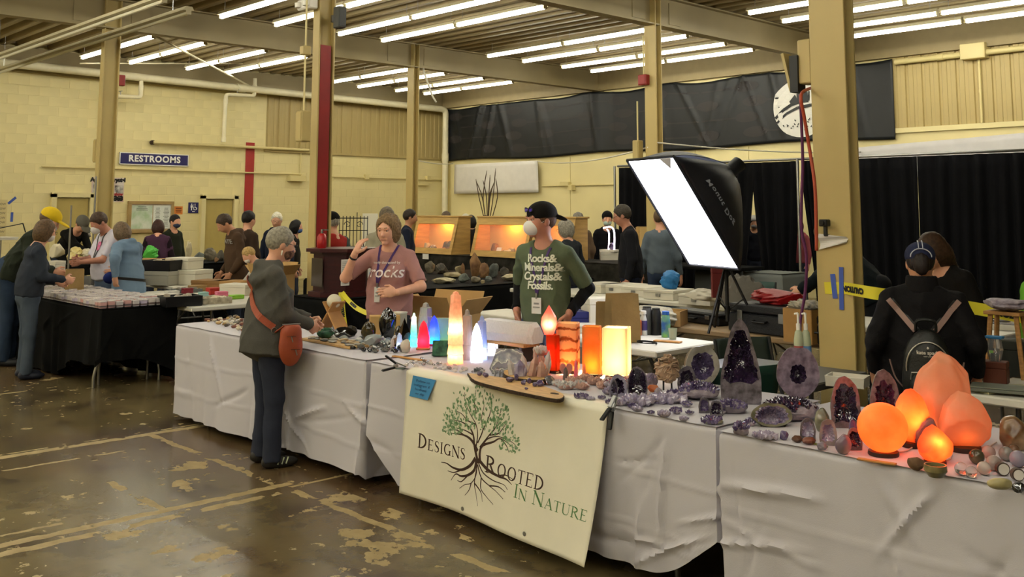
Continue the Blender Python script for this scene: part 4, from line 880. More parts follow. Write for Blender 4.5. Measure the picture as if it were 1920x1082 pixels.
def serif(words, u0, vb, u1, cap, m, name):      # baseline vb, cap height in v units, spans u0..u1
    W = 0; seq = []
    for wi, wd in enumerate(words.split(' ')):
        if wi: W += .45
        for i, ch in enumerate(wd):
            k = 1 if i == 0 else .76; wgl, st = GL[ch]; seq.append((W, k, st)); W += (wgl+.10)*k
    sx = (u1-u0)*ASP/W
    for (x, k, st), ch in zip(seq, words.replace(' ', '')):
        mb = MB()
        for pts, ws in st: ribbon(mb, [(u0+(x+p[0]*k)*sx/ASP, vb-p[1]*cap*k) for p in pts], [w_*cap*k*1.2 for w_ in ws], ASP)
        obj(name, mb, m, ban_o)
a = BUV(784, 838); b_ = BUV(874, 866); c = BUV(785, 811); serif('DESIGNS', a[0], a[1], b_[0], a[1]-c[1], brown, 'letter')
a = BUV(910, 884); b_ = BUV(1022, 911); c = BUV(912, 852); serif('ROOTED', a[0], a[1], b_[0], a[1]-c[1], brown, 'letter')
a = BUV(963, 931); b_ = BUV(1103, 972); c = BUV(964, 905); serif('IN NATURE', a[0], a[1], b_[0], a[1]-c[1], green, 'letter')
# tree print: limbs, roots and leaves, drawn from points read off the banner
LIM = [[(897, 868), (893, 850), (890, 835), (888, 815), (880, 800), (865, 790), (845, 786)], [(901, 868), (900, 850), (905, 835), (925, 828), (940, 822), (965, 840)], [(896, 845), (885, 825), (870, 815), (848, 812)], [(893, 838), (896, 815), (893, 795), (882, 775), (873, 752), (872, 735)],
       [(896, 830), (906, 805), (903, 785), (908, 760), (905, 740)], [(900, 838), (918, 815), (930, 800), (938, 775), (942, 765)], [(893, 795), (878, 788), (866, 775), (855, 770)], [(906, 805), (916, 785), (922, 760), (920, 735)], [(918, 815), (935, 812), (945, 800), (952, 790)], [(905, 835), (915, 822), (935, 818), (960, 828), (970, 838)],
       [(888, 815), (872, 806), (856, 802)], [(893, 775), (890, 750), (893, 730)], [(870, 815), (858, 806), (846, 806)], [(940, 822), (950, 835), (955, 848)]]
ROO = [[(892, 858), (882, 872), (866, 880), (850, 876), (838, 868), (828, 866)], [(894, 860), (890, 880), (878, 890), (865, 892), (855, 888), (846, 900)], [(897, 860), (915, 880), (935, 892), (950, 898), (960, 908)], [(896, 862), (906, 885), (925, 900), (945, 908), (952, 918)], [(895, 864), (893, 890), (884, 905), (872, 908), (862, 915)],
       [(896, 870), (903, 895), (918, 910), (930, 920), (944, 935)], [(894, 880), (890, 905), (893, 925), (896, 948)], [(884, 905), (880, 918), (872, 928)], [(903, 895), (902, 915), (912, 930), (925, 945)], [(918, 910), (935, 912), (948, 922)], [(890, 905), (902, 922), (905, 940)], [(866, 880), (852, 885), (840, 882)], [(935, 892), (948, 890), (962, 898)], [(878, 890), (866, 902), (858, 900)]]
for nm, LS, w0 in (('tree_limb', LIM, .030), ('tree_root', ROO, .030)):
    for k, L in enumerate(LS):
        pts = [np.array(BUV(*p)+(0,)) for p in L]; pts = [p[:2] for p in smoothp(pts, 5)]; n = len(pts); ws = [max(.005, (w0 if k < 3 else w0*.45)*(1-i/n)**.8) for i in range(n)]
        mb = MB(); ribbon(mb, pts, ws, ASP); obj(nm, mb, brown, ban_o)
lf = MB(); lf2 = MB(); cnt = 0
CAN = [(890, 745, 38, 28), (872, 780, 30, 28), (905, 775, 42, 34), (848, 785, 14, 24), (940, 785, 16, 30), (955, 832, 20, 22), (850, 806, 18, 12), (930, 800, 30, 20)]
while cnt < 420:
    cx_, cy_, rx, ry = rnd.choice(CAN); a_ = rnd.uniform(0, 2*PI); q = math.sqrt(rnd.random()); px, py = cx_+rx*q*cos(a_), cy_+ry*q*sin(a_); u, v = BUV(px, py); an = rnd.uniform(-1.1, 1.1)+(px-895)*.012; L = rnd.uniform(.022, .042); cnt += 1
    dx, dy = sin(an)*L, -cos(an)*L; wx, wy = -dy*.3, dx*.3
    (lf if rnd.random() < .5 else lf2).add([tuple(BF(u+x_/ASP, v+y_, .0025)) for x_, y_ in ((0, 0), (dx*.5+wx, dy*.5+wy), (dx, dy), (dx*.5-wx, dy*.5-wy))], [(0, 1, 2, 3)])
obj('tree_leaves', lf, mat('print_leaf', '63875A', r=.45), ban_o, kind='stuff'); obj('tree_leaves', lf2, green2, ban_o, kind='stuff')
for px, py in ((868, 953), (984, 1000)):
    u, v = BUV(px, py); p = BF(u, v, .003); obj('grommet', MB().lathe([(.004, 0), (.011, 0), (.011, .002), (.004, .003)], 12, (0, 0, 0)), steel, ban_o, loc=p).rotation_euler = (PI/2, 0, 0)
# blue note with handwriting pinned on the banner corner
nb_ = mat('note_blue', '3F86B8', r=.8); q = [BUV(776, 703), BUV(819, 712), BUV(808, 749), BUV(769, 742)]
nf = lambda a, b__, o=.006: tuple(BF(*[(q[0][i]*(1-a)+q[1][i]*a)*(1-b__)+(q[3][i]*(1-a)+q[2][i]*a)*b__ for i in (0, 1)], o+.02*a*a*b__))
mb = MB(); mb.grid(lambda a, b__: nf(a, b__), 8, 8); o = obj('blue_note', mb, nb_, smooth=180); tag(o, 'blue handwritten paper note pinned on the top corner of the tree banner', 'note')
hw = mat('pen_ink', '1F3F63', r=.7)
for i, s in enumerate(('Follow us', 'instagram &', 'facebook', 'we ship')): text(s, .17, lambda u, v, i=i: nf(.5+u*.95, .2+.2*i-v, .0075), hw, o, name='handwriting')
# spring clamps
def clamp(label, loc, rz, c1, c2, tilt=0):
    t = thing('spring_clamp', label, 'clamp', loc, rz)
    for s, cc in ((1, c1), (-1, c2)):
        obj('jaw', MB().box((.02, 0, s*.012), (.07, .022, .008), roty(s*.16), ch=.003), cc, t); obj('handle', MB().box((-.055, 0, s*.028), (.085, .026, .012), roty(s*.38), ch=.005), black, t)
    obj('spring', MB().tube([(-.012, -.012, 0), (-.012, .012, 0)], .011, 10), steel, t); return t
gt = mat('clamp_grey', '8D9C98', r=.4, m=.4)
p = PY(748, 690, YF-.02); clamp('grey spring clamp with black handles at the left corner of the banner', (p[0], YF-.03, ZT+.012), PI*.42, gt, gt).rotation_euler = (0, .25, PI*.45)
p = PY(1150, 772, YF-.02); clamp('steel spring clamp at the right corner of the banner', (p[0], YF-.03, ZT+.012), PI*.55, steel, steel).rotation_euler = (0, -.9, PI*.55)
# ------------------------------------------------------------ minerals
def ico(n):
    t_ = (1+5**.5)/2; V = [nrm(v) for v in ((-1, t_, 0), (1, t_, 0), (-1, -t_, 0), (1, -t_, 0), (0, -1, t_), (0, 1, t_), (0, -1, -t_), (0, 1, -t_), (t_, 0, -1), (t_, 0, 1), (-t_, 0, -1), (-t_, 0, 1))]
    Fc = [(0, 11, 5), (0, 5, 1), (0, 1, 7), (0, 7, 10), (0, 10, 11), (1, 5, 9), (5, 11, 4), (11, 10, 2), (10, 7, 6), (7, 1, 8), (3, 9, 4), (3, 4, 2), (3, 2, 6), (3, 6, 8), (3, 8, 9), (4, 9, 5), (2, 4, 11), (6, 2, 10), (8, 6, 7), (9, 8, 1)]
    for _ in range(n):
        mid = {}; N2 = []
        def m(a, b_):
            k = (min(a, b_), max(a, b_))
            if k not in mid: mid[k] = len(V); V.append(nrm(V[a]+V[b_]))
            return mid[k]
        for a, b_, c in Fc: x, y, z = m(a, b_), m(b_, c), m(c, a); N2 += [(a, x, z), (b_, y, x), (c, z, y), (x, y, z)]
        Fc = N2
    return np.array(V), Fc
ICO = {n: ico(n) for n in (1, 2, 3, 4)}
def lumpmesh(seed, s, sub=2, chops=9, rough=.06, flat=.0, freq=2.6):
    g = np.random.default_rng(seed); V, Fc = ICO[sub]; V = V.copy(); o = np.zeros(len(V))
    for i in range(5): d = g.normal(size=3); o += rough*np.sin(V@d*freq*(1+i*.7)+g.uniform(0, 6))/(1+i*.5)
    V = V*(1+o)[:, None]
    for i in range(chops):
        n = nrm(g.normal(size=3)); d = g.uniform(.62, .92); k = np.maximum(V@n-d, 0); V = V-k[:, None]*n*.95
    V = V*np.array(s)/2; z0 = -s[2]*.5*(1-flat); V[:, 2] = np.maximum(V[:, 2], V[:, 2].min()*(1-.12)); V[:, 2] -= V[:, 2].min()
    mb = MB(); mb.add(V, Fc); return mb
def crystal(mb, p, d, r, L, n=6, tip=.35, tw=0, taper=.9):
    p = np.array(p, float); d = nrm(d); a = nrm(np.cross(d, [0.3, 1, .2] if abs(d[1]) < .9 else [1, 0, 0])); b_ = np.cross(d, a); V = []
    for k, rr in ((0, r), (L*(1-tip), r*taper)):
        for i in range(n): q = 2*PI*i/n+tw; V.append(p+d*k+rr*(cos(q)*a+sin(q)*b_))
    V.append(p+d*L); mb.add(V, [(i, (i+1) % n, n+(i+1) % n, n+i) for i in range(n)]+[(n+i, n+(i+1) % n, 2*n) for i in range(n)]+[tuple(range(n))[::-1]])
ame = mat('amethyst', '33234A', r=.12, col2='77688F', vs=16, spec=.8, coat=.4); amed = mat('amethyst_dark', '140B1C', r=.08, col2='3E2C4A', vs=22, spec=.9, coat=.5); amel = mat('amethyst_pale', '7E7290', r=.15, col2='B8AEBE', vs=18, spec=.7, coat=.3)
matx = mat('geode_rock', '6E6470', r=.6, col2='A79BA3', vs=20, bump=.5, bs=70); rind = mat('geode_rind', '4B463E', r=.7, col2='77705F', vs=12, bump=.6, bs=60); rim = mat('geode_rim', '4A4446', r=.25, col2='7A727A', vs=26, coat=.4)
qtz = mat('quartz', 'DCD6D2', r=.1, tl=.35, spec=.6, var=.06, vs=20); qpk = mat('quartz_pink', 'D9B3A2', r=.15, tl=.3, col2='B98F84', vs=18); qcl = mat('clear_quartz', 'F4F4F6', r=.05, tr=.85, ior=1.5)
gbas = mat('geode_green', '5B5A44', r=.3, col2='8C8A72', vs=14, coat=.5)
NMIN = [0]
def at_table(px, py, w_, h_, z=ZT+.002): p = PZ(px, py, z); k = depth(p)/F_PX; return p, w_*k, h_*k
def mineral(name, label, px, py, w_, h_, cat='mineral', z=ZT+.002, rz=None, group=None, loc=None):
    p, W, Hh = at_table(px, py, w_, h_, z); NMIN[0] += 1
    if loc is not None: p = np.array(loc); k = depth(p)/F_PX; W, Hh = w_*k, h_*k
    back = nrm([_f[0], _f[1], 0]); p = p+back*W*.3
    t = thing(name, label, cat, p, facing(180) if rz is None else rz, group); return t, W, Hh, NMIN[0]*13+5      # local +y points away from the viewer
def cluster(label, px, py, w_, h_, d=.75, n=70, cm=ame, bm=matx, name='amethyst_cluster', cs=.24, z=ZT+.002, group=None, base=.68):
    n = int(n*1.3); t, W, Hh, sd = mineral(name, label, px, py, w_, h_, z=z, group=group); g = np.random.default_rng(sd); D = W*d
    hm = Hh*base; obj('matrix', lumpmesh(sd, (W, D, hm), 2, 3, .06), bm, t); mb = MB()
    for i in range(n):
        a = g.uniform(0, 2*PI); q = math.sqrt(g.uniform(0, .92)); x, y = W*.47*q*cos(a), D*.47*q*sin(a); zz = hm*(.42+.5*math.sqrt(1-q*q))
        dr = np.array([x/W*1.9, y/D*1.9, .9])+g.normal(size=3)*.22; r = W*cs*.5*g.uniform(.5, 1.05); L = min(max(r*1.2, (Hh-zz)*.9), r*2.0)*g.uniform(.7, 1.1); crystal(mb, (x, y, zz-r*.8), dr, r, L+r*.5, tip=.62, tw=g.uniform(0, 1), taper=1.0)
    obj('crystals', mb, cm, t, kind='stuff'); return t
def lump(label, px, py, w_, h_, m, d=.8, sub=3, chops=8, rough=.05, name='stone', cat='mineral', z=ZT+.002, group=None, smooth=35, parts=None, rz=None):
    t, W, Hh, sd = mineral(name, label, px, py, w_, h_, cat, z, group=group); me = lumpmesh(sd, (W, W*d, Hh*1.1), sub, chops, rough); bpy.data.objects.remove(t)
    p, _, _ = at_table(px, py, w_, h_, z); back = nrm([_f[0], _f[1], 0]); o = obj(name, me, m, smooth=smooth, loc=p+back*W*d*.4, rz=facing(180) if rz is None else rz); return tag(o, label, cat, group)
def geode(label, px, py, w_, h_, prof='dome', rimw=.14, dep=.35, cm=amed, rm=rim, sm=rind, name='amethyst_geode', nc=150, vary=1.0, z=ZT+.002, cut=0.0, turn=0, csz=.075, lean=0):
    t, W, Hh, sd = mineral(name, label, px, py, w_, h_, z=z); t.rotation_euler = (math.radians(lean), 0, facing(180+turn)); g = np.random.default_rng(sd); n = 40
    def outline(a):      # a from 0 (bottom centre) round
        c, s = sin(a), -cos(a); zz = (s+1)/2
        if prof in ('spire', 'dome'):
            q = a/PI if a <= PI else 2-a/PI; sg = 1 if a <= PI else -1
            if q < .16: x = sg*.47*q/.16; zz = 0
            else: zz = ((q-.16)/.84)**.9; x = sg*(.5*(1-zz**1.7)**.72+.0)*(.94+.06*sin(zz*PI)) if prof == 'spire' else sg*.5*(1-zz**3.0)**.5*(.93+.09*sin(zz*PI*.8))
        elif prof == 'round': x = c*.5
        else: x = c*.5
        return x*W*(1+.025*sin(a*5+sd)), max(zz*Hh*(1+.02*sin(a*7+sd)), 0)
    O = [outline(2*PI*i/n) for i in range(n)]; mb = MB(); D = W*dep; cz = Hh*.45; cxs = 0
    rings = 7; V = []
    for j in range(rings+1):
        f = j/rings
        for x, zz in O: V.append((x*math.sqrt(max(0, 1-f*f*.9)), D*f, max(0, cz+(zz-cz)*math.sqrt(max(0, 1-f*f*.8)))*(1 if zz > .01 else 0)))
    mb.add(V, [(j*n+i, j*n+(i+1) % n, (j+1)*n+(i+1) % n, (j+1)*n+i) for j in range(rings) for i in range(n)]+[tuple(rings*n+i for i in range(n))]); obj('shell', mb, sm, t, smooth=50)
    I = []
    for i, (x, zz) in enumerate(O):
        k = 1-rimw*2*(1+vary*(.22*sin(i*1.9+sd)+.15*sin(i*.7))); I.append((x*k, cz+(zz-cz)*k+(cut*Hh*.5 if zz < cz else 0)*(1-zz/cz)))
    mb = MB(); mb.add([(x, 0, zz) for x, zz in O]+[(x*.985+y_*.015, -.012*W, zz) for (x, zz), (y_, _) in zip(O, I)]+[(x, -.004*W, zz) for x, zz in I], [(i, (i+1) % n, n+(i+1) % n, n+i)[::-1] for i in range(n)]+[(n+i, n+(i+1) % n, 2*n+(i+1) % n, 2*n+i)[::-1] for i in range(n)]); obj('rim', mb, rm, t, smooth=60)
    mb = MB(); V = []
    for j in range(6):
        f = j/5
        for x, zz in I: ic = sum(q[1] for q in I)/n; V.append((x*(1-f), -.004*W+D*.75*(1-(1-f)**2), ic+(zz-ic)*(1-f)))
    mb.add(V, [(j*n+i, j*n+(i+1) % n, (j+1)*n+(i+1) % n, (j+1)*n+i)[::-1] for j in range(5) for i in range(n)]); obj('cavity', mb, cm, t, smooth=30)
    mb = MB(); ic = sum(q[1] for q in I)/n
    for i in range(int(nc*2.2)):
        k = int(g.integers(0, n)); f = 1-math.sqrt(g.uniform(0, 1)); x, zz = I[k]; q = np.array([x*(1-f), D*.75*(1-(1-f)**2), ic+(zz-ic)*(1-f)]); r = W*csz*.36*g.uniform(.6, 1.2)
        crystal(mb, q+np.array([0, r*.4, 0]), np.array([-x*.9/W, -1.1, -(zz-ic)*.9/Hh])+g.normal(size=3)*.35, r, r*g.uniform(1.8, 3), tip=.6)
    obj('crystals', mb, cm, t, kind='stuff'); return t
def points(label, lst, m, px, py, w_, h_, name='crystal_point', z=ZT+.002): pass
def tower(label, px, py, w_, h_, m, steps=4, seed=0, name='selenite_tower', light=None, base=None, d=.8, castle=True, z=ZT+.002, fin=.12, tilt=0):
    t, W, Hh, sd = mineral(name, label, px, py, w_, h_, cat='lamp' if light else 'mineral', z=z); g = np.random.default_rng(sd+seed); bh = 0
    if base: bh = Hh*.07; obj('base', MB().box((0, 0, bh/2), (W*1.08, W*d*1.08, bh), ch=.003), base, t)
    hh = Hh-bh; n = 10; prof = []
    for i in range(steps+1):
        f = i/steps; r = .5*(1-.42*f**2.4) if castle else .5*(1-.8*f**2.2)
        if castle and i: prof.append((prof[-1][0]*.9, f*(1-fin)-.01)); 
        prof.append((r, f*(1-fin)))
    prof += [(.22, 1-fin*.9), (.15, 1-fin*.2), (.03, 1)] if castle else [(.03, 1)]
    if castle: pr2 = prof
    else: pr2 = [(.5, 0), (.5, .15), (.47, .35), (.42, .55), (.33, .75), (.2, .9), (.03, 1)]
    mb = MB(); jit = g.uniform(.88, 1.06, n); V = []; k = len(pr2)
    for r, zz in pr2:
        for j in range(n): a = 2*PI*j/n; q = jit[j]*(1+.05*sin(zz*23+j*2.1)); V.append((W*r*cos(a)*q, W*d*r*sin(a)*q, bh+hh*zz))
    mb.add(V, [(i*n+j, i*n+(j+1) % n, (i+1)*n+(j+1) % n, (i+1)*n+j) for i in range(k-1) for j in range(n)]+[tuple(range(n))[::-1], tuple((k-1)*n+j for j in range(n))])
    obj('crystal', mb, m, t, smooth=28)
    if light:
        for col, pw, zz in light:
            l = bpy.data.lights.new('bulb', 'POINT'); l.energy = pw; l.color = lin(col)[:3]; l.shadow_soft_size = min(.012, W*.25); lo = bpy.data.objects.new('bulb', l); COL.objects.link(lo); lo.parent = t; lo.location = (0, 0, bh+hh*zz)
    return t
woodb = mat('dark_wood_base', '2A1A10', r=.5, var=.15, scl=(1, 1, 8)); woodl = mat('light_wood', 'A97B45', r=.55, var=.18, vs=9, scl=(1, 9, 9)); slab = mat('slab_wood', 'C59E66', r=.6, var=.15, vs=7, scl=(2, 8, 2)); bark = mat('bark', '3B2A1B', r=.9, var=.3, vs=30, bump=.8, bs=60)
sel = mat('selenite', 'E9E4DE', r=.25, tl=.55, var=.05, vs=30, scl=(6, 6, 1)); selg = mat('selenite_grey', 'BDB8B0', r=.3, tl=.4, var=.08, vs=20, scl=(6, 6, 1)); obs = mat('obsidian', '0A0A0C', r=.06, spec=.8, coat=.6)
def bulb(t, loc, pw, col, r=.02):
    l = bpy.data.lights.new('bulb', 'POINT'); l.energy = pw; l.color = lin(col)[:3]; l.shadow_soft_size = r; o = bpy.data.objects.new('bulb', l); COL.objects.link(o); o.parent = t; o.location = loc
# --- salt and onyx lamps: translucent stone round a small bulb
saltm = mat('salt', 'E58050', r=.45, tl=.68, col2='F0A878', vs=6, bump=.35, bs=25); salth = mat('salt_hot', 'E87850', r=.35, tl=.72, col2='F0A070', vs=9, bump=.4, bs=35); saltp = mat('salt_pale', 'DFA680', r=.5, tl=.5, col2='EBC4A4', vs=5, bump=.5, bs=22)
def saltlamp(label, px, py, w_, h_, m, pw, shape='rock', bz=.18, col='FF8A44', by=0):
    t, W, Hh, sd = mineral('salt_lamp', label, px, py, w_, h_, cat='lamp'); bh = Hh*.08; obj('base', MB().lathe([(W*.30, 0), (W*.31, bh*.3), (W*.30, bh), (W*.1, bh+.001)], 24), woodb, t, smooth=40)
    if shape == 'sphere': mb = MB(); V, Fc = ICO[4]; mb.add(V*W/2+np.array([0, 0, bh*.8+W/2*.97]), Fc)
    else:
        mb = lumpmesh(sd, (W, W*.85, (Hh-bh)*1.08), 4, 5, .035, freq=2.6); V = np.array(mb.v); f = np.clip(V[:, 2]/(Hh-bh), 0, 1); V[:, 0] *= 1.06-.30*f**1.6; V[:, 1] *= 1.06-.30*f**1.6; V[:, 2] *= (Hh-bh)/V[:, 2].max(); V[:, 2] += bh*.85; mb.v = [tuple(v) for v in V]
    obj('salt_body', mb, m, t, smooth=60); bulb(t, (0, by*W, bh+(Hh-bh)*bz), pw, col, .02)
    obj('cord', MB().tube([(W*.28, .02, .004), (W*.6, .05, .004), (W*.9, .12, .004)], .003, 6), mat('cord_pale', 'C9B9AC', r=.5), t); return t
saltlamp('tallest pale salt lamp glowing only in its lower half', 1790, 838, 118, 172, saltp, .6, bz=.12, by=-.15)
saltlamp('broad pale orange salt lamp at the right with a flat left side', 1822, 852, 100, 112, saltp, .16, bz=.3)
saltlamp('round salt globe lamp on a dark base', 1667, 860, 92, 98, saltm, .95, 'sphere', .5)
saltlamp('mid sized orange salt lamp behind the salt globe', 1719, 842, 70, 108, saltm, .8, bz=.45, by=-.2)
saltlamp('small red salt lamp with a bright grid in front of the others', 1762, 874, 66, 72, salth, .55, bz=.55, by=-.3)
onyw = mat('onyx_white', 'F2E4C8', r=.25, tl=.75, col2='F8F2E2', vs=4, scl=(2, 2, .6)); onyo = mat('onyx_orange', 'E29A4E', r=.3, tl=.7, col2='F2CC88', vs=4, scl=(1, 1, 1)); onys = bpy.data.materials.get('none')
def stripe_mat():
    M = mat('onyx_striped', 'D9803A', r=.35, tl=.65); nt = M.node_tree; N = nt.nodes; L = nt.links; wv = N.new('ShaderNodeTexWave'); wv.bands_direction = 'Z'; wv.inputs['Scale'].default_value = 5; wv.inputs['Distortion'].default_value = 5; wv.inputs['Detail'].default_value = 4; wv.inputs['Detail Scale'].default_value = 2.5
    tc = N.new('ShaderNodeTexCoord'); L.new(tc.outputs['Object'], wv.inputs['Vector']); cr = N.new('ShaderNodeValToRGB'); cr.color_ramp.elements[0].color = lin('8A5230'); cr.color_ramp.elements[1].color = lin('F5D2A6'); cr.color_ramp.elements[0].position = .05; cr.color_ramp.elements[1].position = .3; L.new(wv.outputs['Fac'], cr.inputs[0])
    for n_ in N:
        if n_.type == 'BSDF_PRINCIPLED': L.new(cr.outputs[0], n_.inputs['Base Color'])
        if n_.type == 'BSDF_TRANSLUCENT': L.new(cr.outputs[0], n_.inputs[0])
    return M
onys = stripe_mat()
def boxlamp(label, px, py, w_, h_, m, pw, turn=45, bz=.3, col='FFC070', th=.012):
    p, W, Hh = at_table(px, py, w_, h_); W = W/1.20; t = thing('onyx_lamp', label, 'lamp', p+nrm([_f[0], _f[1], 0])*W*.6, math.radians(turn)); obj('base', MB().box((0, 0, .008), (W*.8, W*.8, .016), ch=.003), woodb, t)
    for k in range(4):
        a = k*PI/2; obj('side_panel', MB().box((0, -W/2+th/2, .016+(Hh-.016)/2), (W-th*(1 if k % 2 else 1)-.0005, th, Hh-.018), ch=.003), m, t).rotation_euler = (0, 0, a)
    bulb(t, (0, 0, .016+Hh*bz), pw, col, .025); return t
boxlamp('blazing white onyx block lamp, rightmost of the square lamps', 1160, 711, 58, 93, onyw, 90, 30, .26, 'FFD49A'); boxlamp('square orange onyx lamp with a bright lower half', 1112, 708, 42, 93, onyo, 18, 38, .2, 'FFC070')
boxlamp('square onyx lamp with dark brown stripes', 1067, 702, 49, 93, onys, 12.0, 36, .12, 'FFC488'); boxlamp('plain red orange square lamp behind the quartz points', 1040, 702, 30, 72, mat('onyx_red', 'C8481C', r=.3, tl=.6, col2='D9601F', vs=5), 2.2, 10, .4, 'FF8A40')
t = lump('pink flame shaped crystal lamp standing on the red lamp', 1026, 702, 34, 54, mat('rose_lamp', 'E0706A', r=.2, tl=.7), 1, name='flame_lamp', cat='lamp', chops=3, rough=0); bpy.data.meshes.remove(t.data)
p, W, Hh = at_table(1040, 702, 30, 72); zt_ = p[2]+Hh+.001; k = depth(p)/F_PX; W, H2 = 33*k, 55*k
t = thing('flame_lamp', 'pink flame shaped crystal lamp standing on the red square lamp', 'lamp', tuple((p+nrm([_f[0], _f[1], 0])*.03-nrm(_r)*.03)[:2])+(zt_,), facing(180)); mb = MB(); V = []
for r, zz in ((.28, 0), (.5, .34), (.44, .58), (.0, 1)):
    for j in range(6): a = 2*PI*j/6+.3; V.append((W*r*cos(a), W*.8*r*sin(a), H2*zz))
mb.add(V, [(i*6+j, i*6+(j+1) % 6, (i+1)*6+(j+1) % 6, (i+1)*6+j) for i in range(3) for j in range(6)]+[tuple(range(6))[::-1]]); obj('crystal', mb, mat('rose_lamp', 'E0706A', r=.2, tl=.7), t); bulb(t, (0, -W*.15, H2*.35), .9, 'FFC090', .01)
# --- selenite and LED towers
led = lambda c, n: mat('led_'+n, c, r=.2, tl=.75)
tower('tall peach pink crystal tower lamp, tallest on the banner table', 853, 684, 30, 135, mat('peach_tower', 'F0C3A6', r=.25, tl=.6, var=.1, vs=40), 7, light=[('FFB080', .9, .12), ('FFC9A0', .9, .5)], fin=.05)
tower('red glowing crystal point lamp on a wooden base', 793, 656, 24, 53, led('F06070', 'red'), 4, castle=False, light=[('FF3048', .9, .25)], base=woodl); tower('blue glowing crystal tower lamp beside the red one', 813, 649, 21, 56, led('7A86F0', 'blue'), 4, castle=False, light=[('3048FF', .7, .45), ('20C8F0', .5, .08)], base=redp)
tower('thin turquoise lit crystal tower with a yellow tip', 775, 650, 14, 62, led('C9F2EC', 'cyan'), 6, light=[('18D8E0', .6, .15), ('F4FFC0', .2, .8)]); tower('cloudy unlit selenite tower behind the red lamp', 797, 645, 30, 76, selg, 4)
tower('grey selenite tower right of the peach tower', 875, 676, 24, 94, selg, 3); tower('blazing white selenite tower lamp', 893, 680, 23, 72, led('F4F6FF', 'white'), 4, light=[('EEF2FF', 4, .2), ('EEF2FF', 2, .6)], castle=False); tower('pale blue grey selenite tower behind the white tower', 903, 676, 22, 82, mat('selenite_blue', 'AEBBD9', r=.25, tl=.5), 3, light=[('C9D6FF', .5, .15)])
tower('short bright white castle topped selenite lamp', 921, 668, 27, 62, led('F0F4FF', 'ice'), 4, light=[('E8F0FF', 2.2, .25), ('E8F0FF', .8, .65)])
tower('tiny white selenite tower among black stones', 735, 657, 8, 22, sel, 3); tower('small pale lit selenite tower near the black stones', 748, 655, 12, 30, led('DDE8F4', 'pale'), 4, light=[('CFE4FF', .15, .15)]); 
lump('rough pale stone stump beside the turquoise tower', 760, 662, 22, 24, mat('stump', 'C9C0B0', r=.8, var=.1), name='stone', chops=5)
t, W, Hh, sd = mineral('selenite_fan', 'ribbed white selenite fan in front of the grey tower', 868, 676, 42, 46); mb = MB()
for i in range(9): f = (i-4)/4; mb.box((f*W*.42, 0, Hh*(.5-.17*abs(f)**1.5)), (W*.105, W*.3, Hh*(1-.34*abs(f)**1.5)), ch=.004)
obj('ribs', mb, sel, t, kind='stuff')
t, W, Hh, sd = mineral('stone_slab', 'pale green lit stone slab between the blue and peach towers', 832, 644, 32, 46); obj('slab', MB().box((0, 0, Hh/2), (W, .03, Hh), ch=.004), mat('slab_green', 'BFD6B4', r=.3, tl=.5), t); bulb(t, (.0, .05, .03), .25, '90FF90', .01)
t, W, Hh, sd = mineral('malachite_slab', 'dark green malachite slab leaning on a stone edge', 825, 670, 30, 30); obj('slab', MB().box((0, 0, Hh*.5), (W, .02, Hh), rotx(-.45), ch=.004), mat('malachite', '123C2C', r=.2, col2='2F6A4C', vs=25), t); obj('edge', lumpmesh(sd, (W*1.05, .03, Hh*.3), 2), matx, t)
# selenite log on a dark stand at the back edge
p = PZ(985, 668, ZT); k = depth(p)/F_PX; t = thing('log_stand', 'dark wooden stand under the white selenite log', 'stand', (p[0], YF+.70, ZT+.001)); obj('top', MB().box((0, 0, .10), (.42, .14, .02), ch=.003), woodl, t)
for s in (-1, 1): obj('leg', MB().box((s*.17, 0, .045), (.03, .12, .09), ch=.003), woodb, t)
mb = MB(); L = .47; prof = []; V = []
for i, (x, s) in enumerate(((-L/2, .75), (-L/2+.05, 1), (-.1, 1.02), (.1, .98), (L/2-.03, 1), (L/2, .8))):
    for y, z in ((-.06, 0), (.06, 0), (.075, .06), (.03, .125), (-.04, .12), (-.075, .05)): V.append((x, y*s, z*s))
mb.add(V, [(i*6+j, i*6+(j+1) % 6, (i+1)*6+(j+1) % 6, (i+1)*6+j)[::-1] for i in range(5) for j in range(6)]+[tuple(range(6)), tuple(30+j for j in range(6))[::-1]]); o = obj('selenite_log', mb, sel, loc=(p[0], YF+.70, ZT+.112), rz=.12); tag(o, 'big white selenite log lying on the stand before the man in green', 'mineral')
# banded agate slab
def agate_mat():
    M = mat('banded_agate', '777078', r=.25, coat=.3); nt = M.node_tree; N = nt.nodes; L = nt.links; wv = N.new('ShaderNodeTexWave'); wv.wave_type = 'RINGS'; wv.rings_direction = 'Y'; wv.inputs['Scale'].default_value = 3.2; wv.inputs['Distortion'].default_value = 5; wv.inputs['Detail'].default_value = 3; wv.inputs['Detail Scale'].default_value = 4
    tc = N.new('ShaderNodeTexCoord'); L.new(tc.outputs['Object'], wv.inputs['Vector']); cr = N.new('ShaderNodeValToRGB'); e = cr.color_ramp.elements; e[0].color = lin('3E3648'); e[1].color = lin('6B6570'); x = e.new(.45); x.color = lin('8E8A88'); x = e.new(.6); x.color = lin('D8D6C4'); x = e.new(.7); x.color = lin('55505A'); L.new(wv.outputs['Fac'], cr.inputs[0])
    L.new(cr.outputs[0], N['Principled BSDF'].inputs['Base Color']); return M
t, W, Hh, sd = mineral('agate_slab', 'grey banded agate slab with a pale wavy stripe, leaning back', 950, 706, 66, 44); g = np.random.default_rng(4); poly = [(-.5, .18), (-.42, 0), (.4, 0), (.5, .3), (.47, .85), (.3, .98), (-.3, 1), (-.38, .6)]; obj('slab', MB().prism([(a*W, b_*Hh*1.05) for a, b_ in poly], .03, (0, .03, 0), ((1, 0, 0), (0, .35, .94), (0, -1, .3))), agate_mat(), t)
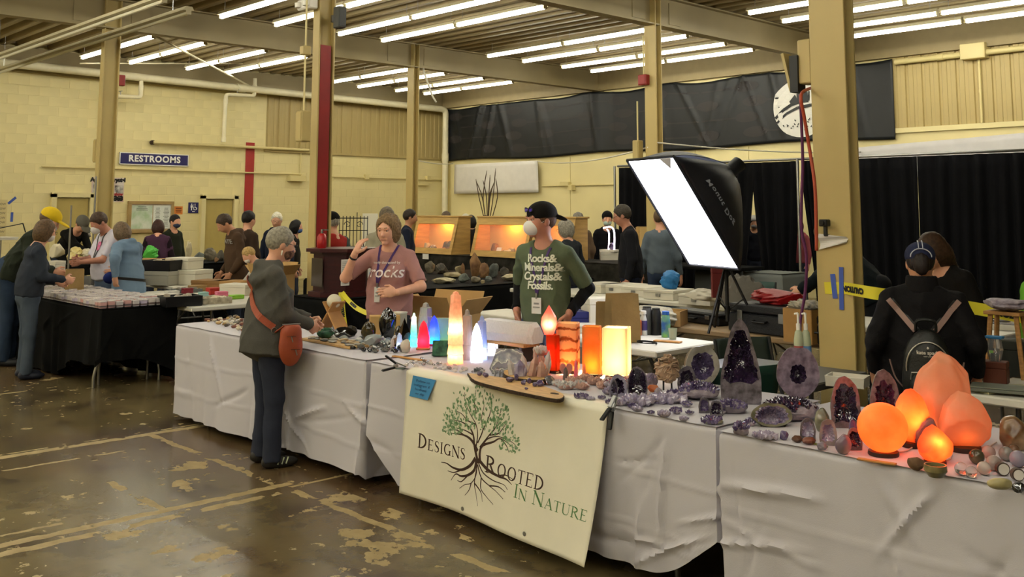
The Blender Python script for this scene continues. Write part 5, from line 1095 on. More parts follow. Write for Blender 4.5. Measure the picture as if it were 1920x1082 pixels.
# wood slices with crystal points
def slice_(label, pts, th, hole=None):
    c = np.mean([PZ(x, y, ZT)[:2] for x, y in pts], axis=0); t = thing('wood_slice', label, 'board', (c[0], c[1], ZT+.002)); poly = [tuple(PZ(x, y, ZT+th)[:2]-c) for x, y in pts]; poly = [q[:2] for q in smoothp([np.array(q+(0,)) for q in poly]+[np.array(poly[0]+(0,))], 4)][:-1]
    a = sum(poly[i][0]*poly[(i+1) % len(poly)][1]-poly[(i+1) % len(poly)][0]*poly[i][1] for i in range(len(poly)))
    if a < 0: poly = poly[::-1]
    n = len(poly); mb = MB(); mb.add([(x*.985, y*.985, th) for x, y in poly], [tuple(range(n))]); obj('face', mb, slab, t); mb = MB(); mb.add([(x, y, 0) for x, y in poly]+[(x*1.0, y*1.0, th*.8) for x, y in poly]+[(x*.985, y*.985, th) for x, y in poly], [(i, (i+1) % n, n+(i+1) % n, n+i) for i in range(n)]+[(n+i, n+(i+1) % n, 2*n+(i+1) % n, 2*n+i) for i in range(n)]); obj('bark', mb, bark, t)
    if hole: q = PZ(*hole, ZT+th)[:2]-c; obj('knot_hole', MB().lathe([(.022, 0), (.02, .002), (.004, .0022)], 14, (q[0], q[1], th), 1.3, .7), bark, t)
    return t
slice_('long live edge wood slice at the front of the banner table', [(876, 700), (905, 703), (960, 712), (1010, 722), (1050, 736), (1058, 744), (1044, 749), (1000, 741), (940, 728), (890, 714)], .018, (1040, 739)); slice_('round bark edged wood slice under the quartz points', [(943, 696), (975, 690), (1020, 696), (1032, 706), (1015, 713), (975, 711), (948, 704)], .03)
zs = ZT+.033
for i, (px, py, w_, h_, m, lb) in enumerate(((960, 703, 13, 30, qtz, 'clear quartz point, leftmost on the round wood slice'), (975, 706, 20, 30, amel, 'squat mauve quartz point on the round wood slice'), (997, 706, 15, 38, qpk, 'leaning beige quartz point on the round wood slice'), (1009, 700, 9, 48, qpk, 'thin tall pink quartz point behind the beige one'), (1016, 707, 17, 30, qpk, 'stubby peach quartz point at the slice edge'), (1023, 699, 12, 42, qtz, 'arched pale quartz point near the red lamp'), (985, 698, 12, 34, qtz, 'clear quartz point behind the mauve one'))):
    t, W, Hh, sd = mineral('quartz_point', lb, px, py, w_, h_, z=zs); mb = MB(); crystal(mb, (0, 0, 0), ((i % 3-1)*.18, .05, 1), W*.55, Hh, tip=.35, tw=i*.4); crystal(mb, (W*.3, -.0, 0), (.3, -.1, 1), W*.3, Hh*.6, tip=.4); obj('crystal', mb, m, t)
cluster('white flower like quartz cluster on a stem by the flame lamp', 1015, 668, 30, 24, n=60, cm=qtz, bm=qpk, name='quartz_cluster', z=ZT+.10); t = thing('cluster_stem', 'thin forked stand under the white quartz flower', 'stand', tuple(PZ(1015, 668, ZT+.10)[:2]+nrm(_f[:2])*.02)+(ZT+.001,)); mb = MB(); [obj('leg', MB().tube([(s*.035, 0, 0), (s*.03, 0, .05), (s*.01, 0, .10)], .008, 6), qpk, t) for s in (-1, 0, 1)]
cluster('small brilliant clear quartz cluster under the white tower', 897, 702, 20, 15, n=40, cm=qcl, bm=qtz, name='quartz_cluster')
for i, (px, py, w_, h_, lb) in enumerate(((931, 707, 11, 18, 'short clear quartz point beside the long wood slice'), (940, 709, 10, 17, 'second short clear quartz point beside the long wood slice'))):
    t, W, Hh, sd = mineral('quartz_point', lb, px, py, w_, h_); mb = MB(); crystal(mb, (0, 0, 0), (0.05, 0, 1), W*.5, Hh, tip=.3); obj('crystal', mb, qcl, t)
for i, (px, py, w_, h_) in enumerate(((899, 708, 10, 8), (911, 711, 12, 9), (956, 720, 16, 10), (968, 717, 9, 12), (982, 725, 11, 9), (992, 723, 9, 10), (1003, 728, 10, 8), (1012, 728, 18, 12), (987, 734, 7, 5))):
    lump('small purple tumbled amethyst on the long wood slice', px, py-3, w_, h_, ame, sub=2, name='tumbled_amethyst', z=ZT+.021, group='tumbled amethysts on the long wood slice')
t, W, Hh, sd = mineral('quartz_sphere', 'clear glassy quartz lump catching orange light', 1030, 722, 22, 18); obj('crystal', lumpmesh(sd, (W, W, Hh), 3, 10, .02), qcl, t)
# heart and pink points in front of the lamps
t, W, Hh, sd = mineral('stone_heart', 'rose pink stone heart in front of the striped lamp', 1062, 712, 26, 30); hp_ = [(16*sin(a)**3/34, (13*cos(a)-5*cos(2*a)-2*cos(3*a)-cos(4*a)+17)/30) for a in np.linspace(0, 2*PI, 28)[:-1]]; obj('heart', MB().prism([(x*W, z_*Hh) for x, z_ in hp_][::-1], .025, (0, .012, 0), ((1, 0, 0), (0, 0, 1), (0, -1, 0))), mat('rose_quartz', 'D99A8E', r=.3, tl=.3), t)
for i, (px, py, w_, h_, m, lb) in enumerate(((1080, 712, 9, 38, mat('pink_point', 'E08FA8', r=.2, tl=.5), 'thin pink crystal point in front of the striped lamp'), (1061, 715, 13, 26, mat('smoky', '7A6A66', r=.2, tl=.3), 'small smoky grey crystal point below the heart'), (1096, 708, 8, 26, mat('peach_point', 'E8B08A', r=.2, tl=.5), 'short peach crystal point beside the pink one'))):
    t, W, Hh, sd = mineral('crystal_point', lb, px, py, w_, h_); mb = MB(); crystal(mb, (0, 0, 0), (0, 0, 1), W*.5, Hh, tip=.2, taper=.6); obj('crystal', mb, m, t)
for px, py, w_, h_, lb in ((1075, 722, 26, 18, 'pinkish quartz cluster left of the lamps row'), (1098, 716, 24, 18, 'rosy quartz cluster before the orange lamp'), (1115, 723, 28, 20, 'grey pink quartz cluster in the middle row'), (1120, 706, 26, 14, 'rounded orange brown stone cluster at the foot of the orange lamp'), (1092, 732, 24, 16, 'beige quartz cluster nearer the cloth edge'), (1130, 730, 22, 18, 'grey quartz cluster beside the elephant arch stone'), (1063, 732, 34, 20, 'broad white quartz cluster near the long wood slice'), (1088, 726, 18, 18, 'white quartz cluster behind the broad one'), (1048, 726, 22, 15, 'cream calcite cluster near the slice end'), (1141, 720, 18, 15, 'small rosy quartz cluster by the white lamp')):
    cluster(lb, px, py, w_, h_, n=45, cm=qtz if 'white' in lb or 'cream' in lb else qpk, bm=qpk, name='quartz_cluster')
# --- amethyst on the middle table
A = [(1090, 750, 26, 15), (1108, 753, 17, 11), (1128, 749, 14, 9), (1146, 741, 30, 18), (1147, 760, 20, 14), (1162, 762, 24, 16), (1187, 766, 18, 12), (1196, 772, 20, 12), (1221, 777, 14, 8), (1246, 783, 24, 16), (1268, 777, 22, 17), (1283, 790, 17, 11), (1294, 778, 16, 11), (1342, 792, 18, 10), (1352, 778, 20, 14), (1219, 752, 14, 8), (1288, 764, 20, 14)]
L_ = ['pale amethyst cluster nearest the banner top edge', 'small squat amethyst beside the palest cluster', 'tiny amethyst between two larger clusters', 'broad pale amethyst cluster below the elephant stone', 'amethyst cluster left of the steel clamp', 'amethyst cluster directly over the steel clamp', 'small amethyst cluster right of the clamp', 'small low amethyst cluster right of the clamp at the edge', 'flat little amethyst alone on the white cloth edge', 'pyramid shaped amethyst cluster at the cloth edge', 'bright purple amethyst cluster behind the pyramid one', 'small triangular amethyst at the cloth edge', 'tiny amethyst behind the small triangular one', 'low amethyst cluster near the gap between the tables', 'purple amethyst cluster left of the tall geode foot', 'little dark amethyst behind the front row', 'small lilac cluster before the big mound']
for (px, py, w_, h_), lb in zip(A, L_): cluster(lb, px, py, w_, h_, n=34, cm=ame if NMIN[0] % 2 else amel)
cluster('long flat amethyst plate with a dark purple band', 1200, 762, 62, 24, n=60, cm=amel); cluster('long low grey amethyst plate behind the front row', 1255, 758, 70, 20, n=60, cm=amel)
cluster('big sparkling amethyst mound in front of the split geode', 1315, 752, 78, 46, n=150, cm=ame, cs=.09); cluster('sparkling amethyst cluster left of the big mound', 1268, 746, 30, 18, n=60, cm=ame)
cluster('wide amethyst cluster at the foot of the tall geode', 1376, 778, 64, 36, n=110, cm=ame, cs=.1); cluster('amethyst on a dark agate base at the table corner', 1338, 797, 38, 18, n=60, cm=ame, bm=gbas)
geode('small cut amethyst dome beside the dark agate base', 1345, 782, 26, 30, nc=60); geode('deep purple half geode left of the small cut dome', 1322, 776, 22, 30, nc=60, cm=ame)
geode('oval amethyst dome full of dark sparkling crystals', 1197, 742, 38, 52, rimw=.06, nc=130); geode('rounded arch of grey amethyst like an elephant', 1160, 746, 34, 42, rimw=.16, rm=mat('agate_grey', '7D7789', r=.2, col2='A39DB0', vs=12, coat=.4), nc=50)
cluster('reddish amethyst ridge behind the elephant arch stone', 1163, 733, 60, 32, n=110, cm=mat('amethyst_red', '5A1E3A', r=.15, col2='9A4A5A', vs=18, coat=.4), cs=.09); geode('narrow amethyst lens leaning on the elephant arch stone', 1152, 745, 14, 32, nc=30, rimw=.1)
cluster('lilac amethyst spray beside the beige crystal flower', 1222, 730, 26, 44, n=110, cm=amel, cs=.12); 
t, W, Hh, sd = mineral('barite_rose', 'beige crystal flower specimen standing on two black pegs', 1254, 734, 48, 66); k = Hh*.2; mb = MB(); g = np.random.default_rng(6)
for s in (-1, 1): obj('peg', MB().tube([(s*W*.16, 0, 0), (s*W*.16, 0, k*1.4)], .005, 6), black, t)
for i in range(90):
    a, b_ = g.uniform(0, 2*PI), g.uniform(-1, 1); q = math.sqrt(1-b_*b_); d = np.array([q*cos(a), q*sin(a)*.7, b_]); R = rotz(g.uniform(0, 6))@rotx(g.uniform(0, 6)); mb.box(np.array([0, 0, k+(Hh-k)/2])+d*np.array([W*.4, W*.25, (Hh-k)*.42]), (W*.26, W*.22, W*.05), R, ch=W*.02)
obj('blades', mb, mat('barite', 'B99A7C', r=.4, col2='8F7660', vs=15), t, kind='stuff'); obj('core', lumpmesh(sd, (W*.85, W*.55, (Hh-k)*.9), 3), mat('barite', 'B99A7C'), t, loc=(0, 0, k))
lump('orange translucent stone on the white cloth behind the oval dome', 1226, 736, 20, 14, mat('calcite_orange', 'D9824A', r=.3, tl=.4)); lump('small grey tumbled stone beside the crystal flower', 1236, 747, 17, 18, matx); geode('dark amethyst dome in shadow behind the crystal flower', 1290, 734, 36, 46, nc=60)
geode('split white edged amethyst geode with a hollow pocket, on a peg', 1322, 728, 74, 76, prof='round', rimw=.16, rm=mat('agate_white', '8A8478', r=.2, col2='C9C3B8', vs=8, coat=.5), cm=ame, nc=170, turn=20, csz=.06, vary=.35)
geode('tallest pointed amethyst cathedral geode with dark crystals', 1396, 762, 82, 164, prof='spire', rimw=.10, dep=.6, nc=420, csz=.06, cut=.28, turn=-12)
# --- amethyst on the nearest table
geode('upright donut shaped amethyst slice with a hole', 1505, 752, 82, 96, prof='round', rimw=.31, rm=mat('agate_mauve', '5F5161', r=.3, col2='97899A', vs=24, coat=.4), dep=.25, nc=26, cm=amed, vary=.18, csz=.05)
cluster('large dark amethyst cluster behind the green edged bowl', 1490, 792, 104, 66, n=190, cm=amed, cs=.085, base=.6); t = geode('green edged amethyst bowl geode tilted toward the aisle', 1456, 806, 78, 44, prof='round', rimw=.10, rm=gbas, sm=gbas, dep=.5, nc=150, cm=amel, lean=-18)
geode('domed amethyst cathedral with reflecting red crystal faces', 1593, 806, 58, 96, rimw=.12, nc=160); geode('dark red amethyst dome behind the salt globe', 1668, 806, 58, 108, rimw=.16, nc=120, cm=mat('amethyst_wine', '2A0F22', r=.15, col2='5A2A44', vs=18, coat=.4))
cluster('upright purple amethyst cluster at the left corner of the nearest table', 1392, 818, 30, 36, n=60, cm=ame); cluster('little amethyst bud beside the upright cluster', 1408, 800, 22, 20, n=40)
cluster('flat two part amethyst cluster before the green edged bowl', 1437, 826, 44, 18, n=60, cm=amel); lump('small purple amethyst lump beside the flat cluster', 1472, 826, 17, 17, ame); lump('brown agate pebble among the amethysts', 1496, 831, 20, 13, mat('brown_agate', '5A3A28', r=.3)); lump('reddish agate cone lying on the cloth', 1520, 836, 26, 14, mat('red_agate', '7A4A38', r=.3))
geode('small cut geode with agate edge before the big cluster', 1518, 826, 30, 40, nc=60, cm=amel); lump('grey green polished freeform behind the small cut geode', 1545, 812, 28, 42, gbas, chops=4, rough=.03); geode('grey quartz geode heart with pale crystals', 1557, 838, 34, 50, rimw=.16, rm=mat('agate_pale', '77706E', r=.3, col2='A8A09E', vs=16), cm=amel, nc=80)
lump('small grey crystal stone at the foot of the grey geode', 1543, 845, 20, 14, matx); lump('purple and cream polished amethyst egg', 1585, 853, 31, 34, mat('banded_egg', '3E2F66', r=.15, col2='B59A86', vs=4, coat=.4), chops=2, rough=.02, sub=3, smooth=180); geode('small orange lit amethyst dome left of the salt globe', 1606, 846, 30, 42, nc=60); lump('amethyst tip standing behind the small orange lit dome', 1602, 826, 16, 40, ame)
lump('rough purple agate ball behind the small red salt lamp', 1749, 846, 52, 60, mat('purple_rough', '6B4A4E', r=.6, col2='8F6E6A', vs=18, bump=.6, bs=50), chops=3)
for a, b_, c, m, lb in (((1520, 833), (1551, 841), .012, mat('stick_green', '7F7A42', r=.6), 'thin olive incense stick on the nearest cloth'), ((1608, 863), (1680, 874), .025, mat('stick_tan', 'B98444', r=.6), 'flat tan wooden strip in front of the salt globe')):
    p0, p1 = PZ(*a, ZT), PZ(*b_, ZT); o = obj('wood_strip', MB().box((0, 0, .004), (np.linalg.norm(p1-p0), c, .006), ch=.001), m, loc=(p0+p1)/2+[0, 0, .002], rz=math.atan2(p1[1]-p0[1], p1[0]-p0[0])); tag(o, lb, 'strip')
lump('rough brown stone beside the small red lamp', 1722, 884, 32, 26, mat('brown_rough', '7A5C40', r=.8, col2='5A4632', vs=20), chops=6)
t, W, Hh, sd = mineral('stone_bowl', 'small carved green agate bowl in front of the red lamp', 1760, 897, 42, 22); obj('bowl', MB().lathe([(W*.3, 0), (W*.5, Hh*.5), (W*.48, Hh), (W*.42, Hh), (W*.40, Hh*.6), (W*.1, Hh*.4)], 20), mat('bowl_agate', '8A7A50', r=.3, col2='5C5A3C', vs=14), t, smooth=40)
def ball(label, px, py, w_, m, name='stone_sphere', z=ZT+.002, loc=None, group=None):
    p, W, _ = at_table(px, py, w_, w_, z); p = p if loc is None else np.array(loc)-nrm([_f[0], _f[1], 0])*W*.3; mb = MB(); V, Fc = ICO[3]; mb.add(V*W/2+np.array([0, 0, W/2]), Fc); o = obj(name, mb, m, smooth=180, loc=p+nrm([_f[0], _f[1], 0])*W*.3); return tag(o, label, 'mineral', group)
ball('clear quartz ball nearest the small red lamp', 1806, 893, 24, qcl); ball('second clear quartz ball with orange glints', 1825, 898, 22, qcl); ball('pale glassy ball on a ring beside the dark agate ball', 1849, 893, 25, mat('glass_peach', 'E8D8CC', r=.08, tr=.6)); ball('dark mossy agate ball behind the clear balls', 1836, 873, 28, mat('moss_agate', '2E2C1E', r=.15, col2='6A5E44', vs=10, coat=.4)); ball('smoky ball right of the clear balls', 1868, 885, 28, mat('smoky_ball', '8C7A74', r=.15, col2='A8968E', vs=9)); ball('grey speckled ball near the frame edge', 1891, 866, 26, mat('grey_ball', '6E6862', r=.2, col2='97908A', vs=14)); ball('lavender grey ball at the frame edge', 1914, 878, 30, mat('lav_ball', '8B8290', r=.2)); ball('pinkish ball behind the smoky one', 1858, 862, 24, mat('pink_ball', 'B08E86', r=.2)); ball('brown ball at the frame edge behind the discs', 1905, 858, 22, mat('brown_ball', '6A4C38', r=.2))
def disc_(label, px, py, w_): 
    t, W, Hh, sd = mineral('stone_disc', label, px, py, w_, w_); obj('rim', MB().tube([(0, .01, Hh/2), (0, -.008, Hh/2)], W/2, 20), mat('disc_rind', '4A3C32', r=.6), t); obj('face', MB().tube([(0, -.0085, Hh/2), (0, -.011, Hh/2)], W*.40, 20), mat('disc_face', 'D9D2C6', r=.3), t)
disc_('white faced stone disc standing near the frame edge', 1884, 894, 25); disc_('white faced stone disc cut by the frame edge', 1912, 904, 24)
lump('pale green polished stone bar at the cloth edge', 1880, 920, 48, 20, mat('jade_bar', 'B5A676', r=.3, col2='8F8A5E', vs=8), d=.5, chops=4, rough=.02); lump('black polished stone at the bottom right cloth edge', 1914, 926, 24, 18, obs)
lump('big brown agate bowl stone at the frame edge', 1912, 848, 62, 60, mat('agate_brown', '5A3A22', r=.25, col2='A88A62', vs=9, coat=.4), chops=6)
# --- the far white table: slices, spheres, obsidian
def stones(n, poly, smin, smax, mats_, name, label, group, z=ZT+.002, cat='mineral', flatz=.6, sub=1):
    g = np.random.default_rng(len(label)); xs = [p[0] for p in poly]; ys = [p[1] for p in poly]; c = 0; done = []; protos = {}
    def inside(x, y):
        r = False
        for i in range(len(poly)):
            (x0, y0), (x1, y1) = poly[i], poly[i-1]
            if (y0 > y) != (y1 > y) and x < (x1-x0)*(y-y0)/(y1-y0)+x0: r = not r
        return r
    tries = 0
    while c < n and tries < n*60:
        tries += 1; x, y = g.uniform(min(xs), max(xs)), g.uniform(min(ys), max(ys)); s = g.uniform(smin, smax)
        if not inside(x, y) or any((x-a)**2+(y-b_)**2 < (s+q)**2*.2 for a, b_, q in done): continue
        done.append((x, y, s)); m = mats_[int(g.integers(0, len(mats_)))]; key = (m.name, int(g.integers(0, 2)))
        if key not in protos: protos[key] = obj(name, lumpmesh(len(protos)*7+n, (1, .8, flatz), sub, 6, .08), m); o = protos[key]
        else: o = dup(protos[key])
        o.location = (x, y, z); o.scale = (s, s, s); o.rotation_euler = (0, 0, g.uniform(0, 6)); tag(o, label, cat, group); c += 1
sm_ = [mat('pebble_%d' % i, c, r=.4, var=.15, vs=20) for i, c in enumerate(('B9AE98', '6A5A48', 'D8CCB0', '8F8A80', '4A4038', 'A88A5A', 'C9C4BA', '7A4A3A'))]
pz = lambda *q: [tuple(PZ(x, y, ZT)[:2]) for x, y in q]
stones(120, pz((385, 603), (440, 596), (470, 603), (560, 632), (560, 640), (455, 622)), .03, .055, sm_, 'tumbled_stone', 'tumbled stone in the mixed pile at the far end of the white table', 'tumbled stones on the far white table')
stones(26, pz((655, 655), (700, 648), (755, 652), (758, 662), (700, 664)), .04, .07, [obs, mat('snow_obsidian', '141414', r=.15, col2='7A7872', vs=25, coat=.4)], 'black_pebble', 'black polished pebble in the row at the far table edge', 'black pebbles on the far white table', sub=2)
stones(22, pz((640, 640), (720, 636), (745, 646), (690, 652)), .04, .075, [mat('glass_grey', 'AEB4B4', r=.15, tl=.3), mat('pebble_white', 'D8D6CE', r=.3), mat('slate', '5A6468', r=.35)], 'pale_stone', 'pale or slate stone among the clear ones on the far white table', 'pale stones on the far white table', sub=2)
p = PZ(610, 645, ZT); t = thing('display_board', 'light wooden board carrying flat dark slices on the far table', 'board', (p[0]+.05, p[1]+.06, ZT+.002), -.02); obj('board', MB().box((0, 0, .009), (.62, .2, .018), ch=.004), slab, t)
stones(34, [(p[0]-.22, p[1]-.02), (p[0]+.33, p[1]-.02), (p[0]+.33, p[1]+.13), (p[0]-.22, p[1]+.13)], .05, .1, [mat('slice_grey', '9C988C', r=.4, var=.2), mat('slice_dark', '2E2B28', r=.3, var=.3), mat('slice_tan', 'A8906A', r=.4)], 'flat_slice', 'flat stone slice lying on the light wooden board', 'flat slices on the wooden board', ZT+.0215, flatz=.18)
p, W, Hh = at_table(600, 622, 60, 52); RST = p+np.array([0, .12, 0]); t = thing('book_rest', 'light wooden X shaped book rest on the far white table', 'stand', RST, facing(180)+PI/2-.6)
for s in (-1, 1): obj('leaf', MB().box((0, s*.02, .115), (.14, .014, .26), rotx(s*.62), ch=.004), mat('rest_wood', 'B5834A', r=.5, var=.12), t)
ball('cream stone sphere cradled in the wooden book rest', 597, 603, 25, mat('cream_stone', 'D9CFB4', r=.4, var=.05), loc=RST+np.array([0, 0, .165]))
ball('marbled pink sphere behind the white sphere', 619, 608, 17, mat('marble_pink', 'C7AFA0', r=.3, col2='8F7A6E', vs=14), z=ZT+.03); ball('plain white sphere beside the book rest', 626, 616, 18, mat('white_stone', 'D6D0C2', r=.5)); ball('small green malachite sphere under the book rest', 583, 622, 14, mat('malachite', '123C2C'))
lump('dark green malachite lump on the wooden board', 608, 636, 32, 20, mat('malachite', '123C2C'), z=ZT+.022); lump('flat dark agate stone with a glossy face', 645, 636, 46, 22, obs, chops=10, d=.5); lump('black obsidian cone with a lump top', 655, 632, 26, 20, mat('agate_black', '17130F', r=.15, col2='4A4030', vs=9))
p, W, Hh = at_table(678, 632, 60, 36); t = thing('wooden_box', 'light wooden box with a dark bird mark, behind the stones', 'box', p+np.array([-.02, .22, 0]), facing(180)+.25); obj('body', MB().box((0, 0, .07), (.22, .1, .14), ch=.004), mat('box_wood', 'C79E5E', r=.6, var=.1), t); obj('mark', MB().prism([(-.04, .06), (.04, .06), (.03, .11)], .002, (0, -.051, 0), ((1, 0, 0), (0, 0, 1), (0, -1, 0))), mat('mark_brown', '5A3A22'), t)
p, W, Hh = at_table(715, 628, 26, 36); t = thing('paper_box', 'small grey paper box standing behind the black stones', 'box', p+np.array([0, .16, 0]), .3); obj('body', MB().box((0, 0, .075), (.09, .09, .15), ch=.003), mat('grey_card', 'A49C8A', r=.8), t); obj('lid', MB().box((0, 0, .152), (.094, .094, .01)), mat('card_white', 'CFC8B8', r=.8), t)
lump('tall pointed black obsidian freeform, tallest of the black stones', 727, 640, 36, 58, obs, chops=8, rough=.04, sub=3, smooth=25); lump('round dark agate half with a yellow patch', 690, 640, 28, 34, mat('agate_yellow', '1A140C', r=.12, col2='6A5A28', vs=6, coat=.5), chops=3)
lump('black obsidian ball behind the grey cone', 748, 632, 17, 20, obs, chops=1, rough=.01, smooth=180); t, W, Hh, sd = mineral('stone_pyramid', 'black stone pyramid beside the turquoise tower', 757, 636, 30, 38); mb = MB(); crystal(mb, (0, 0, 0), (0, 0, 1), W*.55, Hh, n=4, tip=.98, taper=1); obj('pyramid', mb, obs, t)
lump('dark blue grey stone beside the turquoise tower', 764, 648, 20, 24, mat('bluestone', '2A3440', r=.4)); cluster('grey white quartz cluster before the black obsidian', 706, 644, 24, 20, n=40, cm=qtz, bm=matx, name='quartz_cluster'); lump('clear glassy stone block on the far table edge', 697, 652, 34, 24, mat('glass_grey', 'AEB4B4', r=.15, tl=.3)); lump('brown wood chunk beside the small towers', 743, 648, 18, 16, mat('brown_rough', '7A5C40'))
p0, p1 = PZ(726, 678, ZT), PZ(800, 672, ZT); o = obj('wood_strip', MB().box((0, 0, .005), (.3, .03, .008), ch=.002), mat('stick_tan', 'B98444'), loc=(p0+p1)/2+[0, .02, .003], rz=.1); tag(o, 'tan wooden strip beside the grey clamp', 'strip')
stones(40, pz((740, 685), (790, 676), (880, 690), (915, 700), (860, 700)), .02, .04, [qtz, qcl, sel], 'clear_chip', 'small clear quartz chip strewn on the banner table edge', 'quartz chips on the banner table')
# ------------------------------------------------------------ softbox on its stand
dvec = nrm([.95, -.30, 0]); nh = np.array([-.30, -.95, 0]); al = math.radians(35); nrml = nrm(nh*cos(al)+np.array([0, 0, -sin(al)])); dn = nrm(np.cross(nrml, dvec)); dn = dn if dn[2] < 0 else -dn
SBc = PD(1279, 400, 7.45); SW, SH = .62, 1.0
t = thing('softbox_lamp', 'glowing white softbox lamp with a black fabric shell, tilted down', 'lamp', SBc); R_ = np.stack([dvec, -dn, nrml], 1)
corn = [R_@np.array([sx*SW/2, sy*SH/2, 0]) for sx, sy in ((-1, -1), (1, -1), (1, 1), (-1, 1))]
mb = MB(); mb.grid(lambda u, v: tuple(R_@np.array([(u-.5)*SW, (v-.5)*SH, -.035*(1-(2*u-1)**2)*(1-(2*v-1)**2)])), 12, 12); obj('diffuser', mb, mat('softbox_glow', 'FFFFFF', em=7.5, emc='F3F4FF'), t, smooth=180)
back = [R_@np.array([sx*.09, sy*.09, -.52]) for sx, sy in ((-1, -1), (1, -1), (1, 1), (-1, 1))]; shm = mat('softbox_shell', '1A1C24', r=.55, var=.15, vs=3, spec=.5)
for i in range(4):
    a, b_, c, d = corn[i], corn[(i+1) % 4], back[(i+1) % 4], back[i]; outw = nrm(((a+b_)/2)/np.linalg.norm((a+b_)/2))
    mb = MB(); mb.grid(lambda u, v: tuple((a*(1-u)+b_*u)*(1-v)+(d*(1-u)+c*u)*v+outw*.09*sin(v*PI)*(.4+.6*sin(u*PI))+outw*.004*sin(u*20+v*9)), 16, 12); o = obj('shell_panel', mb, shm, t, smooth=180); md = o.modifiers.new('thickness', 'SOLIDIFY'); md.thickness = .004
    if i == 1:
        f = lambda u, v: tuple((a*(1-u)+b_*u)*(1-v)+(d*(1-u)+c*u)*v+outw*(.09*sin(v*PI)*(.4+.6*sin(u*PI))+.012))
        text('Mount Dog', .16, lambda x, y: f(.50-x*.62, .28-y*.62), mat('logo_grey', '9AA0AC', r=.5), o, name='lettering', bold=.004, spacing=1.15)
for i in range(4): obj('edge_piping', MB().tube([corn[i], corn[(i+1) % 4]], .012, 6), shm, t)
obj('loose_flap', MB().prism([(-.02, .0), (.12, 0), (.05, -.09)], .006, corn[2]+R_@np.array([-.14, 0, .015]), (tuple(R_@np.array([1, 0, 0])), tuple(R_@np.array([0, 1, 0])), tuple(nrml))), mat('flap_white', 'C9C9CE', r=.8), t)
obj('lamp_head', MB().tube([R_@np.array([0, 0, -.50]), R_@np.array([0, 0, -.68])], .06, 14), black, t, smooth=40)
hd = R_@np.array([0, 0, -.60])+SBc; sp = np.array([hd[0]-.0, hd[1], 0]); top = PD(1362, 505, 7.75)
sp = np.array(top); t2 = thing('light_stand', 'black tripod light stand carrying the softbox', 'stand', (sp[0], sp[1], .737))
obj('pole', MB().tube([(0, 0, .08), (0, 0, .55), tuple(hd-[sp[0], sp[1], .737])], .015, 8), black, t2); obj('collar', MB().tube([(0, 0, .50), (0, 0, .60)], .026, 10), black, t2); obj('collar', MB().tube([(0, 0, .14), (0, 0, .20)], .022, 10), black, t2)
for k in range(3): a = k*2*PI/3+.5; obj('leg', MB().tube([(0, 0, .54), (.13*cos(a), .13*sin(a), .26), (.25*cos(a), .25*sin(a), .008)], .011, 8), black, t2); obj('strut', MB().tube([(0, 0, .16), (.13*cos(a), .13*sin(a), .26)], .006, 6), black, t2)
# ------------------------------------------------------------ middle ground tables
card = mat('cardboard', 'A67E48', r=.85, var=.08, vs=6); card2 = mat('cardboard_pale', 'B8935C', r=.85, var=.08); boxw = mat('box_white', 'D2CCBC', r=.7, var=.03); bin_ = mat('bin_black', '0F0F10', r=.4); binw = mat('bin_white', 'D8D2BE', r=.5)
blkc = mat('black_linen', '0C0C0B', r=.9, var=.3, vs=5, bump=.15, bs=200, spec=.15); greyc = mat('grey_linen', '6F7370', r=.9); brownt = mat('table_brown', '8F7654', r=.55, var=.12, scl=(1, 6, 6)); greyt = mat('table_dark', '3E3E38', r=.5)
ftable('beige plastic folding table with the paper bags behind the lamps', -5.3, -4.22, 5.36, 6.10, .735)
ftable('brown wooden table with black cases behind the softbox stand', -6.05, -3.45, 6.62, 7.36, .735, brownt); ftable('far beige folding table covered with flat white cases', -8.6, -5.3, 8.15, 8.9, .76)
ftable('dark grey folding table with the sanitizer bottles', -3.75, -2.85, 5.0, 5.62, .735, greyt); ftable('white folding table at the right edge behind the salt lamps', -2.2, -.4, 5.35, 6.05, .735)
ftable('white plastic folding table crowded with trays and craft boxes', -11.3, -9.17, 4.44, 5.82, .735); ftable('long folding table with white bins behind the jar table', -13.2, -11.45, 5.30, 6.1, .76)
# black cloth jar table
JA = (-11.95, -9.44, 3.68, 4.42)
ftable('folding table with curved steel legs under the black cloth', JA[0]+.04, JA[1]-.04, JA[2]+.04, JA[3]-.04, .735)
t = bpy.context.scene.objects[-1]
cloth_table('black cloth swagged over the table of small clear boxes', *JA, .745, lambda u, s: .02+(.20*min(1, max(0, (u-.55)/.2)) if s == 'f' else (.24-.22*max(0, u-.5)**1.2*1.6-.0) if s == 'r' else 0), 31, blkc, 30, waves=.02, irons=())
for x in (-9.66,):
    for y, lb in ((3.72, 'near'), (4.36, 'far')): tag(obj('steel_leg', MB().tube(smoothp([(0, .12 if y < 4 else -.12, .5), (0, .1 if y < 4 else -.1, .36), (0, .03 if y < 4 else -.03, .22), (0, 0, .1), (0, 0, 0)], 5), .016, 8), steel, loc=(x, y, 0), smooth=60), 'curved steel table leg under the black cloth, %s one' % lb, 'table leg')
clearb = mat('clear_box', 'EDE6E4', r=.2, tl=.35, spec=.5); pinkb = mat('pink_box', 'E6B8B4', r=.3, tl=.35); lavb = mat('lavender_box', 'DCD2E6', r=.25, tl=.35); dks = mat('dark_speck', '6A5A58', r=.5)
protos = []
for m in (clearb, clearb, lavb, pinkb):
    mb = MB(); mb.box((0, 0, .03), (.062, .062, .058), ch=.004); mb.cur = 1; mb.box((0, 0, .0635), (.066, .066, .008), ch=.002); mb.cur = 2; mb.box((.0, -.0, .02), (.064, .064, .016)); protos.append(mb)
g = np.random.default_rng(2); PR = []; nx_, ny_ = 33, 9
